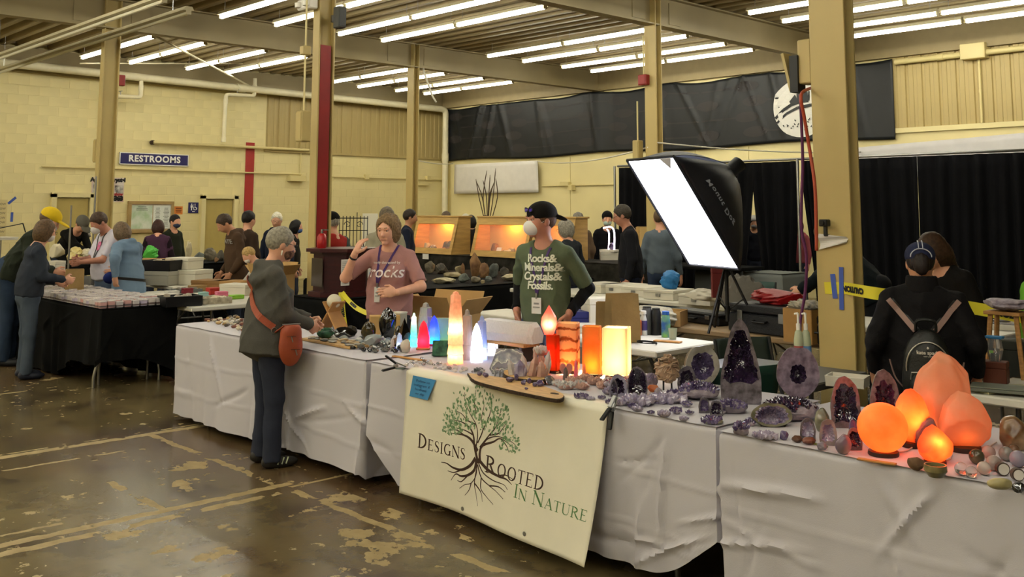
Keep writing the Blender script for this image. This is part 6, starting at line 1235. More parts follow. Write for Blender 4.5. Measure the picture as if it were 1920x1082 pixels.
for j in range(ny_):
    for i in range(nx_):
        k = int(g.integers(0, 3)) if i < 24 or g.random() < .6 else 3; x = JA[0]+.05+i*.0742; y = JA[2]+.035+j*.0785
        if (i, j) in ((16, 4), (17, 4), (16, 3), (17, 3)): continue
        if len(PR) <= k or PR[k] is None:
            while len(PR) <= k: PR.append(None)
            PR[k] = obj('specimen_box', protos[k], [(clearb, clearb, lavb, pinkb)[k], clearb, dks]); o = PR[k]
        else: o = dup(PR[k])
        o.location = (x, y, .7475); o.scale = (1, 1, g.uniform(.8, 1.1)); tag(o, 'small clear plastic specimen box in the rows on the black cloth', 'box', 'small clear boxes on the black cloth')
def bag(label, p, w_, h_, d, m, rz=0, tilt=0, fold=False, name='paper_bag'):
    t = thing(name, label, 'bag', p, rz); t.rotation_euler = (tilt, 0, rz); V = []
    for zz, sx, sy in ((0, 1, 1), (.3, 1, 1.02), (.75, .98, .8), (1, .96, .25 if fold else .7)): V += [(-w_/2*sx, -d/2*sy, zz*h_), (w_/2*sx, -d/2*sy, zz*h_), (w_/2*sx, d/2*sy, zz*h_), (-w_/2*sx, d/2*sy, zz*h_)]
    mb = MB(); mb.add(V, [(i*4+j, i*4+(j+1) % 4, i*4+4+(j+1) % 4, i*4+4+j) for i in range(3) for j in range(4)]+[(0, 3, 2, 1)]); o = obj('body', mb, m, t); md = o.modifiers.new('thickness', 'SOLIDIFY'); md.thickness = .003
    obj('crease', MB().box((0, -d/2*.8-.004, h_*.75), (w_*.96, .003, .004)), m, t); return t
kraft = mat('kraft_paper', 'A88A58', r=.85, var=.1, vs=8, bump=.3, bs=30)
bag('brown paper bag leaning on the table of small clear boxes', PZ(138, 551, .76), .19, .27, .10, kraft, facing(0)+.5, -.1)
bag('taller brown paper bag standing open on the beige table', PZ(1167, 640, .74), .22, .34, .15, kraft, facing(0)+.3); bag('smaller brown paper bag beside the taller one', PZ(1135, 636, .74), .13, .27, .12, kraft, facing(0)-.2)
def carton(label, p, w_, d, h_, m=card, rz=0, flaps=True, z0=0, name='cardboard_box'):
    t = thing(name, label, 'box', p, rz); th = .006
    obj('bottom', MB().box((0, 0, th/2), (w_, d, th)), m, t)
    for c, s in (((0, -d/2, h_/2), (w_, th, h_)), ((0, d/2, h_/2), (w_, th, h_)), ((-w_/2, 0, h_/2), (th, d, h_)), ((w_/2, 0, h_/2), (th, d, h_))): obj('side', MB().box(c, s), m, t)
    if flaps:
        for k, (ax, sg) in enumerate(((0, -1), (0, 1), (1, -1), (1, 1))):
            an = (.5, -.4, .8, -.7)[k]; L = d*.45
            if ax == 0: obj('flap', MB().box((0, sg*(d/2+L/2*abs(sin(an))), h_+L/2*cos(an)), (w_*.98, th, L), rotx(-sg*abs(an))), m, t)
            else: obj('flap', MB().box((sg*(w_/2+L/2*abs(sin(an))), 0, h_+L/2*cos(an)), (th, d*.98, L), roty(sg*abs(an))), m, t)
    return t
def solidbox(label, p, w_, d, h_, m, rz=0, lid=None, name='box', cat='box', lbl=None, group=None):
    t = thing(name, label, cat, p, rz, group); lh = min(.05, h_*.3); obj('body', MB().box((0, 0, (h_-lh)/2), (w_, d, h_-lh), ch=.004), m, t); obj('lid', MB().box((0, 0, h_-lh/2), (w_*1.02, d*1.02, lh), ch=.004), lid or m, t)
    if lbl: obj('label_patch', MB().box((0, -d/2*1.02-.002, h_*.45), (w_*.3, .003, h_*.3)), lbl, t)
    return t
def tray(label, p, w_, d, h_, m, rz=0, fill=None, name='tray', n=14):
    t = thing(name, label, 'tray', p, rz); obj('base', MB().box((0, 0, .004), (w_*.92, d*.92, .008)), m, t); mb = MB()
    for sx, sy in ((0, -1), (0, 1), (-1, 0), (1, 0)):
        c = np.array([sx*w_*.48, sy*d*.48, h_/2]); mb = MB().box(c, (w_ if sx == 0 else .01, d if sy == 0 else .01, h_), rotx(-sy*.12)@roty(sx*.12)); obj('side', mb, m, t)
    if fill:
        g = np.random.default_rng(len(label)); mb = MB()
        for i in range(n): mb.add(np.array(lumpmesh(i, (w_*.2, d*.25, h_*.6), 1).v)+[g.uniform(-.36, .36)*w_, g.uniform(-.34, .34)*d, h_*.45+g.uniform(0, .02)], ICO[1][1])
        obj('contents', mb, fill, t, kind='stuff')
    return t
carton('open cardboard carton on the white folding table, left of the red cabinet', (-9.45, 5.48, .737), .34, .30, .26, card2, .25)
carton('large open cardboard carton behind the woman in pink', PD(828, 612, 8.2)*np.array([1, 1, 0])+[0, 0, .5], .5, .42, .32, card2, .3); p = PD(828, 612, 8.2); solidbox('grey plastic crate under the open carton behind the woman in pink', (p[0], p[1], 0), .52, .46, .495, mat('crate_grey', '55554F', r=.6), .3, name='crate')
# bins and boxes on the long table behind
zt = .762
def onto_t(px, py, z): return PZ(px, py, z)
for kind, px, py, D, zb, w_, d, h_, m, lb in (('b', 303, 523, 12.1, .762, .46, .32, .17, mat('bin_clear', 'B9B6A6', r=.3, tl=.2), 'cloudy clear bin under the black tub'), ('t', 305, 505, 12.1, .934, .42, .3, .13, bin_, 'black plastic tub stacked on a clear bin by the blue hoodie'), ('b', 354, 521, 12.2, .762, .46, .34, .18, binw, 'long white ribbed bin on the bins table'), ('b', 346, 500, 12.3, .944, .34, .3, .14, binw, 'white bin with pink packs stacked on the long white bin'), ('b', 288, 489, 13, .762, .5, .3, .27, card, 'brown cardboard box behind the black tub'), ('b', 400, 519, 11.6, .737, .4, .3, .12, mat('wood_crate', '8A6538', r=.7), 'low wooden crate right of the white bin'), ('b', 438, 522, 11.5, .737, .4, .3, .12, card, 'low open cardboard box by the boy'), ('b', 449, 531, 11.0, .737, .34, .26, .12, boxw, 'flat white box in front of the boy')):
    p = PD(px, py, D)
    if kind == 't': tray(lb, (p[0], p[1], zb), w_, d, h_, m, .5, mat('contents_tan', 'B5A58A', r=.7))
    else: solidbox(lb, (p[0], p[1], zb), w_, d, h_, m, .45)
0
# trays and craft boxes on the near white table
B = [('black plastic tub full of pale stones at the table corner', 337, 573, .36, .26, .10, bin_, mat('stone_pale', 'A89C8A', r=.7)), ('white bowl tray of shells beside the black tub', 400, 568, .3, .24, .06, mat('tray_cream', 'BFB49C', r=.7, col2='8F8672', vs=25), mat('shells', 'C9BEA4', r=.7)), ('grey tray of stones on the far side of the craft table', 350, 548, .3, .2, .04, greyc, mat('stone_mix', '7A7568', r=.7))]
for lb, px, py, w_, d, h_, m, f in B: tray(lb, PZ(px, py, .737), w_, d, h_, m, 1.45, f)
for lb, px, py, w_, d, h_, col in (('bright red little box on the craft table', 400, 552, .14, .1, .075, 'B0302A'), ('pink little box beside the red one', 415, 557, .12, .1, .06, 'D2708A'), ('lime green pack at the right of the craft table', 443, 560, .14, .1, .04, '8CC63C'), ('pale pink tub behind the lime green pack', 430, 552, .12, .1, .07, 'D9A49A'), ('teal packet at the back of the craft table', 432, 543, .14, .1, .04, '3F7A6A'), ('row box of six cream pots on the craft table', 375, 546, .26, .08, .07, 'A98A5A'), ('pale blue little box before the cream pots', 381, 556, .1, .08, .05, '8FB4B0'), ('dark red bundle left of the cream pots', 351, 550, .12, .06, .06, '7A1E2A'), ('white paper stack at the left of the craft table', 312, 556, .2, .16, .03, 'D5D0C4'), ('crumpled white packet in the middle of the craft table', 322, 552, .14, .1, .04, 'C9C6BE')):
    solidbox(lb, PZ(px, py, .737), w_, d, h_, mat('craft_'+col.lower(), col, r=.6), 1.5+rnd.uniform(-.2, .2), name='craft_box')
for lb, px, py, w_, d, h_, m in (('white carton under the craft table, left', 380, 640, .4, .3, .22, boxw), ('open cardboard carton under the craft table', 412, 640, .4, .32, .26, card), ('white carton under the craft table, right', 440, 645, .36, .3, .26, boxw)): p = PZ(px, py+10, .02); solidbox(lb, (p[0]-.25, p[1]+.1, .0), w_, d, h_, m, .3)
tray('red plastic bucket lid on the floor under the craft table', (-10.25, 4.75, 0), .26, .26, .09, mat('red_plastic', 'B02028', r=.4), .2)
def chair(label, p, rz, m, fr=black):
    t = thing('folding_chair', label, 'chair', p, rz)
    obj('seat', MB().box((0, 0, .44), (.40, .38, .02), ch=.01), m, t); mb = MB(); mb.grid(lambda u, v: ((u-.5)*.42, .20+.05*v+.03*(1-(2*u-1)**2), .62+.22*v), 8, 4); o = obj('backrest', mb, m, t, smooth=180); md = o.modifiers.new('thickness', 'SOLIDIFY'); md.thickness = .008
    for s in (-1, 1): obj('leg', MB().tube([(s*.21, -.22, 0), (s*.21, .19, .6), (s*.21, .25, .84)], .011, 8), fr, t); obj('leg', MB().tube([(s*.20, .24, 0), (s*.20, -.15, .45)], .011, 8), fr, t)
    obj('crossbar', MB().tube([(-.2, -.1, .12), (.2, -.1, .12)], .008, 6), fr, t)
chair('grey folding chair behind the table of small clear boxes', tuple(PD(143, 520, 12.2)[:2])+(0,), facing(-160), mat('chair_grey', '54524E', r=.5), steel); chair('green metal folding chair behind the tall geode', tuple(PD(1352, 640, 5.6)[:2])+(0,), facing(20), mat('chair_green', '163A30', r=.5)); chair('dark folding chair behind the donut geode', tuple(PD(1432, 640, 6.3)[:2])+(0,), facing(200), mat('chair_dark', '24302A', r=.5)); chair('dark green folding chair at the far grey cloth table', tuple(PD(1410, 520, 11.5)[:2])+(0,), facing(150), mat('chair_green', '163A30'))
# left end: yellow mineral stand, mirror rods
ftable('far table with black cloth behind the yellow minerals', -16.6, -14.2, 4.6, 5.3, .74, blkc); ftable('table with yellow minerals left of the white shirt', -14.2, -12.9, 4.35, 4.9, .74, blkc)
zy = .742
for lb, px, py, w_, h_, m in (('pale yellow calcite cluster, larger lower one', 140, 494, 46, 20, mat('calcite_yellow', 'CDB568', r=.4, col2='E0D29A', vs=16)), ('yellow calcite cluster on top of the row', 144, 478, 28, 16, mat('calcite_yellow', 'CDB568')), ('cream mineral lump left of the calcite', 107, 484, 34, 26, mat('cream_stone', 'D9CFB4')), ('pale wheat coloured mineral at the right of the calcite', 163, 484, 34, 16, mat('cream_stone', 'D9CFB4')), ('white ring shaped ammonite stone under the bending man', 147, 446, 16, 16, mat('white_stone', 'D6D0C2')), ('silvery bowl mineral beside the ring stone', 163, 446, 18, 12, mat('silver_stone', 'A8A8A4', r=.25))):
    k = (15.6 if py < 460 else 14.2); p = PD(px, py, k); W, Hh = w_*k/F_PX, h_*k/F_PX; o = obj('mineral_specimen', lumpmesh(px, (W, W*.7, Hh*1.1), 3, 6, .12), m, loc=p, smooth=40); tag(o, lb, 'mineral')
p = PD(148, 452, 15.4); solidbox('black display riser under the ring stone', (p[0], p[1], .74), .5, .35, float(p[2])-.742-.12, blkc, .3, name='display_riser'); p = PD(140, 495, 14.2); solidbox('black display riser under the yellow calcite', (p[0], p[1], .742), .5, .3, max(.03, float(p[2])-.745), blkc, .4, name='display_riser'); p = PD(105, 490, 13.4); solidbox('white price card rack beside the denim sleeve', (p[0], p[1], .742), .2, .16, .24, boxw, .3, name='card_rack')
for px, lb in ((128, 'left thin steel rod of the hanging rack behind the jar table'), (172, 'right thin steel rod of the hanging rack behind the jar table')): p = PD(px, 500, 12.4); t = thing('rack_rod', lb, 'rod', (p[0], p[1], 0)); zt2 = float(PD(px, 385 if px < 150 else 330, 12.4)[2]); obj('rod', MB().tube([(0, 0, 0.01), (0, 0, zt2)], .012, 8), steel, t); obj('foot', MB().box((0, 0, .005), (.3, .3, .01)), steel, t)
solidbox('orange and red plastic pack at the back of the jar table', PZ(107, 531, .75), .16, .06, .17, mat('orange_pack', 'E05A34', r=.35, col2='F09A5A', vs=9), 0.4, name='pack')
t = thing('boom_arm', 'thin black boom arm with a clip at the left frame edge', 'arm', PD(8, 428, 13)); pA, pB = PD(-30, 434, 13)-PD(8, 428, 13), PD(43, 419, 13)-PD(8, 428, 13); obj('arm', MB().tube([pA, pB], .007, 6), black, t); obj('drop', MB().tube([pB, PD(48, 436, 13)-PD(8, 428, 13)], .008, 6), black, t); obj('post', MB().tube([pA, (pA[0], pA[1], -float(PD(8, 428, 13)[2])+.01)], .008, 6), steel, t)
t = solidbox('white panel with blue tape at the left frame edge', PD(2, 450, 13.2), .3, .3, .04, boxw, .3, name='foam_board'); p = PD(2, 450, 13.2); t = thing('music_stand', 'thin black stand under the white panel at the left edge', 'stand', (p[0], p[1], 0)); obj('post', MB().tube([(0, 0, .01), (0, 0, float(p[2])-.002)], .009, 6), steel, t); obj('foot', MB().box((0, 0, .006), (.3, .3, .012)), black, t)
# dark red cabinet on a black-clothed table, extinguisher, iron gate
cloth_table('black cloth on the table under the dark red cabinet', -9.05, -8.35, 5.45, 6.45, .80, lambda u, s: .02, 41, blkc, 8, step=.03, irons=(), name='tablecloth'); ftable('folding table under the dark red cabinet', -9.0, -8.4, 5.5, 6.4, .79)
mah = mat('mahogany', '3A0D10', r=.35, var=.2, scl=(1, 1, 6)); p = PD(640, 542, 10.4); t = thing('display_cabinet', 'dark red wooden display cabinet with white price sheets', 'cabinet', (-8.70, 5.86, .803), 0)
hh = .48; pol8 = [(.30*cos(PI/8+k*PI/4), .37*sin(PI/8+k*PI/4)) for k in range(8)]; obj('body', MB().prism([(x*.86, y*.86) for x, y in pol8], hh-.08, (0, 0, .05)), mah, t); obj('base', MB().prism(pol8, .05), mah, t); obj('cornice', MB().prism([(x*1.08, y*1.08) for x, y in pol8], .035, (0, 0, hh-.03)).prism([(x*.96, y*.96) for x, y in pol8], .02, (0, 0, hh-.05)), mah, t)
def onface(px, py, w_, h_, m, nm, k):
    c = np.array([.281, (-.16, .0, .16)[k], .25]); mb = MB().box(c, (.004, w_, h_)); return obj(nm, mb, m, t)
onface(0, 0, .10, .26, paperm, 'price_sheet', 0); o = onface(0, 0, .09, .14, paperm, 'price_sheet', 2); obj('logo_patch', MB().box((.284, .16, .22), (.003, .05, .04)), nb_, o)
ln = MB(); [ln.box((.284, -.16, .14+.018*i), (.002, .08, .004)) for i in range(13)]; obj('printed_lines', ln, mat('ink_grey', '8A8680'), t, kind='stuff'); mb = MB().box((.05, -.345, .25), (.2, .004, .28)); obj('glass_panel', mb, mat('glass_dark', '4A4238', r=.1, spec=.8), t); solidbox('paper note under the cabinet cornice', (-8.72, 6.42, -9), .01, .01, .01, paperm) if 0 else None
p = (-8.80, 5.66, .803+hh+.006); t = thing('fire_extinguisher', 'small red fire extinguisher standing on the dark red cabinet', 'extinguisher', p); obj('cylinder', MB().lathe([(.045, 0), (.05, .02), (.05, .11), (.03, .145), (.015, .15)], 16), mat('ext_red', 'A81C1C', r=.3), t, smooth=50); obj('valve', MB().tube([(0, 0, .15), (0, 0, .19)], .012, 8).box((.03, .02, .185), (.1, .02, .012)), steel, t)
t = thing('iron_gate', 'black wrought iron gate rack behind the woman in pink', 'rack', (PD(662, 460, 13.6)[0], PD(662, 460, 13.6)[1], 0), facing(10)); z0, z1 = .0, float(PD(662, 405, 13.6)[2])
for i in range(9): x = -.16+i*.04; obj('bar', MB().tube([(x*1.2, 0, z0+.02), (x*1.2, 0, z1+(.05 if i in (3,) else 0))], .006, 6), black, t)
for z in (z1-.03, z1-.2, z1-.42, .1): obj('rail', MB().tube([(-.2, 0, z), (.2, 0, z)], .007, 6), black, t)
for s in (-1, 1): obj('scroll', MB().tube([(s*(.08+.05*cos(a)*(1-a/9)), .008, z1-.12+.05*sin(a)*(1-a/9)) for a in np.linspace(0, 8, 20)], .005, 5), black, t); obj('foot', MB().box((s*.19, 0, .01), (.03, .4, .02)), black, t)
# poster board and dark counter behind the white haired woman
ftable('small counter with boxes behind the red channel column', -12.9, -12.1, 8.3, 9.4, .9, mah); p = PD(563, 442, 14.6); t = thing('sign_board', 'tall white lit sign board with small photos left of the red channel column', 'sign', (-12.5, 8.9, .905), facing(0)-.1); obj('board', MB().box((0, 0, .36), (.24, .02, .72), ch=.003), mat('board_white', 'E4DEC6', r=.6), t)
for x, z in ((-.04, .16), (-.04, .08), (.07, .12), (.07, .05)): obj('photo', MB().box((x, -.0115, z), (.035, .003, .05)), black, t)
obj('head_text', MB().box((0, -.0115, .62), (.16, .003, .02)).box((0, -.0115, .5), (.16, .003, .01)).box((0, -.0115, .44), (.14, .003, .01)), mat('ink_grey', '8A8680'), t, kind='stuff')
for lb, px, py, w_, h_, m in (('yellowish box on the shelf under the counter', 552, 470, .3, .14, mat('tan_box', 'B09048', r=.7)), ('dark box on the far counter table', 558, 482, .3, .1, bin_)): p = PD(px, py, 13.6); solidbox(lb, (-12.5 if 'counter table' in lb else p[0], 8.5 if 'counter table' in lb else p[1], .905 if 'counter table' in lb else .0), w_, .25, h_, m, .2)
# rock table and lit wooden cases
cloth_table('black cloth on the long table of rough rocks', -11.7, -9.15, 7.25, 10.3, .76, lambda u, s: .02, 43, blkc, 14, step=.03, irons=(), waves=.012); ftable('folding table under the rough rocks', -11.6, -9.2, 7.3, 10.25, .75)
rk = [mat('rock_%d' % i, c, r=.7, col2=d, vs=9, bump=.5, bs=50) for i, (c, d) in enumerate((('5C5444', '8A7F66'), ('3E3A32', '6A6252'), ('8A7A56', 'B5A680'), ('6A4A2E', '9A7448'), ('4A4E48', '7A8078'), ('A49878', 'C9BE9C')))]
RK = [(890, 519, 24, 40, 3, 'tall green topped rock, tallest on the rock table'), (907, 521, 20, 30, 3, 'brown rock with an amber face on the rock table'), (925, 520, 20, 28, 4, 'pale speckled upright rock beside the amber one'), (867, 514, 8, 22, 3, 'narrow reddish rock point on the rock table'), (828, 514, 26, 20, 1, 'grey rounded rock behind the flat slabs'), (806, 512, 20, 24, 0, 'knobbly grey rock nearest the pink shirt'), (848, 522, 36, 12, 2, 'long tan slab rock lying across the rock table'), (830, 532, 46, 10, 5, 'long pale bone like rock on the front edge'), (870, 530, 22, 16, 4, 'round mottled rock at the table front'), (891, 531, 22, 14, 0, 'cut geode rock at the table front'), (958, 527, 34, 12, 5, 'cream rock at the right end of the rock table'), (945, 516, 18, 18, 1, 'small dark rock by the cream one'), (786, 535, 30, 16, 1, 'dark rock beside the pink sleeve'), (860, 512, 14, 14, 2, 'small tan rock behind the reddish point'), (916, 528, 14, 10, 4, 'little grey rock in front of the speckled one'), (905, 532, 10, 7, 2, 'tiny tan rock at the table front')]
for px, py, w_, h_, m, lb in RK: lump(lb, px, py, w_, h_, rk[m], z=.763, name='rough_rock', sub=3, rough=.08, cat='rock')
cloth_table('dark cloth on the long table under the lit wooden cases', -14.2, -8.6, 10.6, 11.4, .94, lambda u, s: .02, 47, mat('dark_camo', '1C1A14', r=.9, col2='33302A', vs=7, spec=.15), 10, step=.05, irons=()); ftable('long table under the lit wooden cases', -14.1, -8.7, 10.65, 11.35, .93)
oak = mat('oak', 'C09A58', r=.5, var=.12, vs=4, scl=(1, 1, 7)); lining = mat('case_lining', 'D8B878', r=.7)
def litcase(label, x0, x1, y0, pw, items, lit=True, h_=.62, d=.42):
    w_ = x1-x0; t = thing('lit_case', label, 'display case', ((x0+x1)/2, y0, .943)); th = .03; sl = .17
    for s in (-1, 1): obj('side', MB().prism([(0, 0), (d, 0), (d, h_), (sl, h_), ], th, (s*(w_/2-th/2)-th/2, 0, 0), ((0, 1, 0), (0, 0, 1), (1, 0, 0))), oak, t)
    obj('bottom', MB().box((0, d/2, .012), (w_-2*th, d, .024)), oak, t); obj('back', MB().box((0, d-.01, h_/2), (w_-2*th, .02, h_)), lining, t); obj('top', MB().box((0, (d+sl)/2, h_+.01), (w_+.04, d-sl+.05, .025), ch=.004), oak, t)
    u = np.array([0, sl, h_]); u = nrm(u); L = math.hypot(sl, h_)
    for a, b_ in ((0, .10), (L-.12, L)): obj('front_rail', MB().box(u*(a+b_)/2+[0, .0, 0], (w_-.002, .02, b_-a), rotx(-math.atan2(sl, h_))), oak, t)
    for s in (-1, 1): obj('front_stile', MB().box(u*L/2+[s*(w_/2-.035), 0, 0], (.07, .022, L-.2), rotx(-math.atan2(sl, h_))), oak, t)
    obj('glass', MB().box(u*L/2+[0, .004, 0], (w_-.13, .004, L-.21), rotx(-math.atan2(sl, h_))), mat('case_glass', 'FFFFFF', r=.02, alpha=.06, spec=.4), t)
    if lit: bulb(t, (0, .3, h_-.07), pw, 'FFA040', .04); obj('bulb_glass', MB().lathe([(.01, 0), (.035, .02), (.03, .05), (.012, .07)], 10, (0, .3, h_-.10)), mat('bulb_glow', 'FFE0A0', em=6), t)
    g = np.random.default_rng(int(x0*-10))
    for i in range(items):
        x, y = g.uniform(-.36, .36)*w_, g.uniform(.10, .42); s = g.uniform(.09, .18); o = obj('specimen', lumpmesh(i, (s, s*.8, s*g.uniform(.5, 1.3)), 2), rk[int(g.integers(0, 6))], t, loc=(x, y, .026))
    obj('card', MB().box((-.05, .42, .20), (.14, .008, .22), rotx(-.15)), paperm, t); obj('card', MB().box((-.18, .2, .10), (.11, .006, .09), rotx(-.4)), paperm, t); return t
cx_ = lambda px: float(PY(px, 474, 10.62)[0])
litcase('wooden slanted case glowing orange, leftmost of three', cx_(769), cx_(846), 10.62, 34, 16); litcase('wooden slanted case glowing orange with a bulb and price cards', cx_(882), cx_(986), 10.62, 40, 9); litcase('wooden slanted case glowing orange behind the man in green', cx_(992), cx_(1066), 10.62, 30, 8)
t = solidbox('bare plywood back panel between the lit cases', (cx_(872), 11.2, .943), .34, .04, .56, oak, 0, name='plywood_panel'); o = obj('price_card', MB().box((0, 0, 0), (.16, .004, .09)), paperm, loc=PY(798, 481, 10.587)); tag(o, 'small white price card hanging under the leftmost lit case', 'card')
# glass shelf cabinet with lit shelves, and neon lamp
ftable('black table under the glass shelf cabinet', -10.0, -8.1, 12.05, 12.9, .86, blkc); t = thing('shelf_cabinet', 'oak shelf cabinet with lit shelves of small specimens', 'display case', (-9.62, 12.3, .862), facing(0)+.1); W, Hh, d = .62, .56, .2
for x in (-W/2, .12, W/2): obj('upright', MB().box((x, 0, Hh/2), (.03, d, Hh)), oak, t)
for z in (.015, .15, .29, .42, Hh): o = obj('shelf', MB().box((0, 0, z), (W, d, .018)), oak, t)
obj('back', MB().box((0, d/2, Hh/2), (W, .01, Hh)), lining, t)
for z in (.16, .30, .43):
    for i in range(6): x = -.25+i*.1; obj('specimen', lumpmesh(i+int(z*50), (.06, .05, .06), 1), (qpk, qtz, amed, rk[3])[i % 4], t, loc=(x, -.02, z))
for z in (.13, .27, .40): bulb(t, (0, -.09, z), .9, 'FFD0A0', .01)
t = thing('neon_lamp', 'white glowing curved neon lamp on the far black table', 'lamp', PD(1144, 468, 14.8)); nw = mat('neon_white', 'FFF0FF', em=5); obj('tube', MB().tube(smoothp([(-.13, 0, .32), (.0, 0, .34), (.07, 0, .30), (.09, 0, .18), (.08, 0, .0)]), .011, 8), nw, t); obj('stem', MB().tube(smoothp([(-.06, 0, .30), (-.02, 0, .24), (-.03, 0, .0)]), .010, 8), nw, t); obj('base', MB().box((0, 0, -.015), (.3, .15, .03)), white, t); obj('geode', lumpmesh(4, (.12, .08, .14), 2), ame, t, loc=(.03, 0, 0))
p = PD(1144, 468, 14.8); solidbox('white riser under the neon lamp', (p[0], p[1], .862), .3, .2, float(p[2])-.862-.032, boxw, facing(0), name='display_riser')
t = thing('branch_vase', 'bare twisted branches standing behind the lit cases', 'plant', (PD(916, 400, 17.3)[0], PD(916, 400, 17.3)[1], 0)); g = np.random.default_rng(8); obj('vase', MB().lathe([(.1, 0), (.14, .2), (.08, .6), (.07, .9)], 14), mat('vase_dark', '2A2420', r=.4), t, smooth=50)
for i in range(9): a = g.uniform(-1, 1); obj('branch', MB().tube(smoothp([(0, 0, .8), (.05*a, .03*a, 1.4), (.2*a+.05, .1*a, 1.9), (.45*a+g.normal()*.08, .1, 2.2+g.uniform(-.1, .25))], 4), [.012]+[.009]*11+[.004], 5), mat('branch_bark', '4A3A2A', r=.9), t)
# beige table: bottles, cups, bags
def bottle(label, px, py, w_, h_, m, capm, prof, z=.737, name='bottle', lbl=None, cat='bottle'):
    p = PZ(px, py, z); k = depth(p)/F_PX; W, Hh = w_*k, h_*k; t = thing(name, label, cat, p+nrm([_f[0], _f[1], 0])*W/2); n = len(prof); obj('body', MB().lathe([(r*W/2, f*Hh) for r, f in prof], 18), m, t, smooth=40)
    if capm: obj('cap', MB().lathe([(.5*W*.8, Hh*.86), (.5*W*.82, Hh*.88), (.5*W*.82, Hh*.99), (.3*W, Hh)], 16), capm, t, smooth=40)
    if lbl: obj('label_band', MB().lathe([(W*.505, Hh*.2), (W*.505, Hh*.6)], 18), lbl, t, smooth=60)
    return t
CYL = [(1, 0), (1, .85), (.85, .9), (.8, .98)]
gr = mat('bottle_grey', '4A4A48', r=.4); bottle('grey steel tumbler with a black lid', 1215, 628, 20, 52, gr, black, CYL, name='tumbler'); bottle('black steel tumbler beside the grey one', 1232, 629, 18, 50, black, bin_, CYL, name='tumbler'); bottle('orange drink can left of the tumblers', 1197, 630, 15, 29, mat('can_orange', 'B8622E', r=.35, m=.3), None, [(.85, 0), (1, .06), (1, .9), (.8, 1)], name='drink_can'); bottle('white and purple water bottle behind the can', 1208, 629, 13, 45, mat('bottle_white', 'C9C9C4', r=.3), white, [(1, 0), (1, .6), (.6, .8), (.5, .98)], lbl=mat('label_purple', '4A3F78'))
bottle('blue and green patterned kids bottle on the beige table', 1250, 633, 17, 48, mat('bottle_bluegreen', '2E5FA8', r=.3, col2='7FB84E', vs=14), mat('cap_blue', '2F62B8', r=.4), [(1, 0), (1.02, .5), (.9, .8), (.6, .9)]); bottle('clear plastic cup of green liquid beside the kids bottle', 1263, 637, 17, 20, mat('cup_clear', 'B9C0A8', r=.2, tl=.3), None, [(.75, 0), (1, 1), (.94, 1), (.7, .1)], name='plastic_cup', cat='cup')
o = obj('wood_strip', MB().box((0, 0, .004), (.2, .06, .008)), mat('stick_tan', 'B98444'), loc=PZ(1252, 641, .738), rz=.3); tag(o, 'tan card lying before the kids bottle', 'card'); o = obj('cord_coil', MB().tube([(.08*cos(a), .05*sin(a), .006+.001*a) for a in np.linspace(0, 11, 40)], .004, 5), black, loc=PZ(1213, 645, .738)); tag(o, 'black coiled wire on the beige table by the white lamp', 'cable')
p = PZ(1090, 622, .737); solidbox('blue padded cooler bag behind the man in green', PD(1093, 596, 7.9)*[1, 1, 0]+[0, 0, .66], .36, .24, .22, mat('cooler_blue', '1F2566', r=.7), facing(0), name='cooler_bag', cat='bag'); p = PD(1093, 596, 7.9); solidbox('white foam box under the blue cooler bag', (p[0], p[1], 0), .42, .3, .655, boxw, facing(0), name='foam_box'); solidbox('flat white plastic tub lid behind the striped lamp', PZ(1092, 622, .737), .36, .2, .06, boxw, facing(0), name='tub_lid')
solidbox('white carton standing behind the paper bags', PD(1130, 600, 7.9)*[1, 1, 0]+[0, 0, .745], .30, .2, .24, boxw, facing(0)+.3); ftable('small side table holding the white carton behind the bags', -7.0, -6.1, 6.1, 6.6, .74)
def sheetpile(label, p, w_, d, h_, m, name='plastic_bag', seed=1):
    me = lumpmesh(seed, (w_, d, h_), 4, 5, .09, freq=4); o = obj(name, me, m, loc=p, smooth=50); return tag(o, label, 'bag')
sheetpile('crumpled white plastic sheet spilling behind the paper bags', PZ(1205, 612, .737)+[0, .15, 0], .5, .24, .16, mat('plastic_white', 'CFC9B8', r=.4, tl=.2), seed=3); 
# cases on the far beige table
for i, (px, py, w_, lb) in enumerate(((1108, 549, .34, 'flat white case at the left end of the far beige table'), (1148, 551, .34, 'flat white case second from the left on the far beige table'), (1188, 556, .34, 'flat white case third on the far beige table'), (1300, 572, .36, 'flat white case at the right end of the far beige table'), (1232, 562, .36, 'flat white case beside the blue glove on the far table'))):
    p = PZ(px, py, .762); t = solidbox(lb, p+[0, .2, 0], w_, .42, .10, boxw, .12*(i-1)*.3, name='flat_case'); obj('latch', MB().box((0, -.22, .05), (.05, .012, .03)), steel, t)
for i, (px, py, D, lb) in enumerate(((1265, 536, 8.9, 'blue rubber glove or balloon on the far beige table'),)): p = PZ(1232, 562, .762)+[.02, 0, 0]; me = lumpmesh(9, (.2, .14, .2), 3, 2, .13, freq=2.8); o = obj('blue_glove', me, mat('glove_blue', '2F7FC0', r=.45, tl=.2), loc=(p[0], p[1]+.2, .864), smooth=180); tag(o, 'blue rubber glove lying on a flat white case', 'glove')
sheetpile('white plastic bags heaped at the right of the far beige table', PZ(1300, 566, .864)+[0.05, .15, .0], .5, .26, .12, mat('plastic_white', 'CFC9B8'), seed=5); o = carton('low open cardboard tray with a clear bag behind the tumblers', PD(1242, 596, 8.2)*[1, 1, 0]+[0, 0, .737], .36, .26, .12, card2, .4, flaps=False)
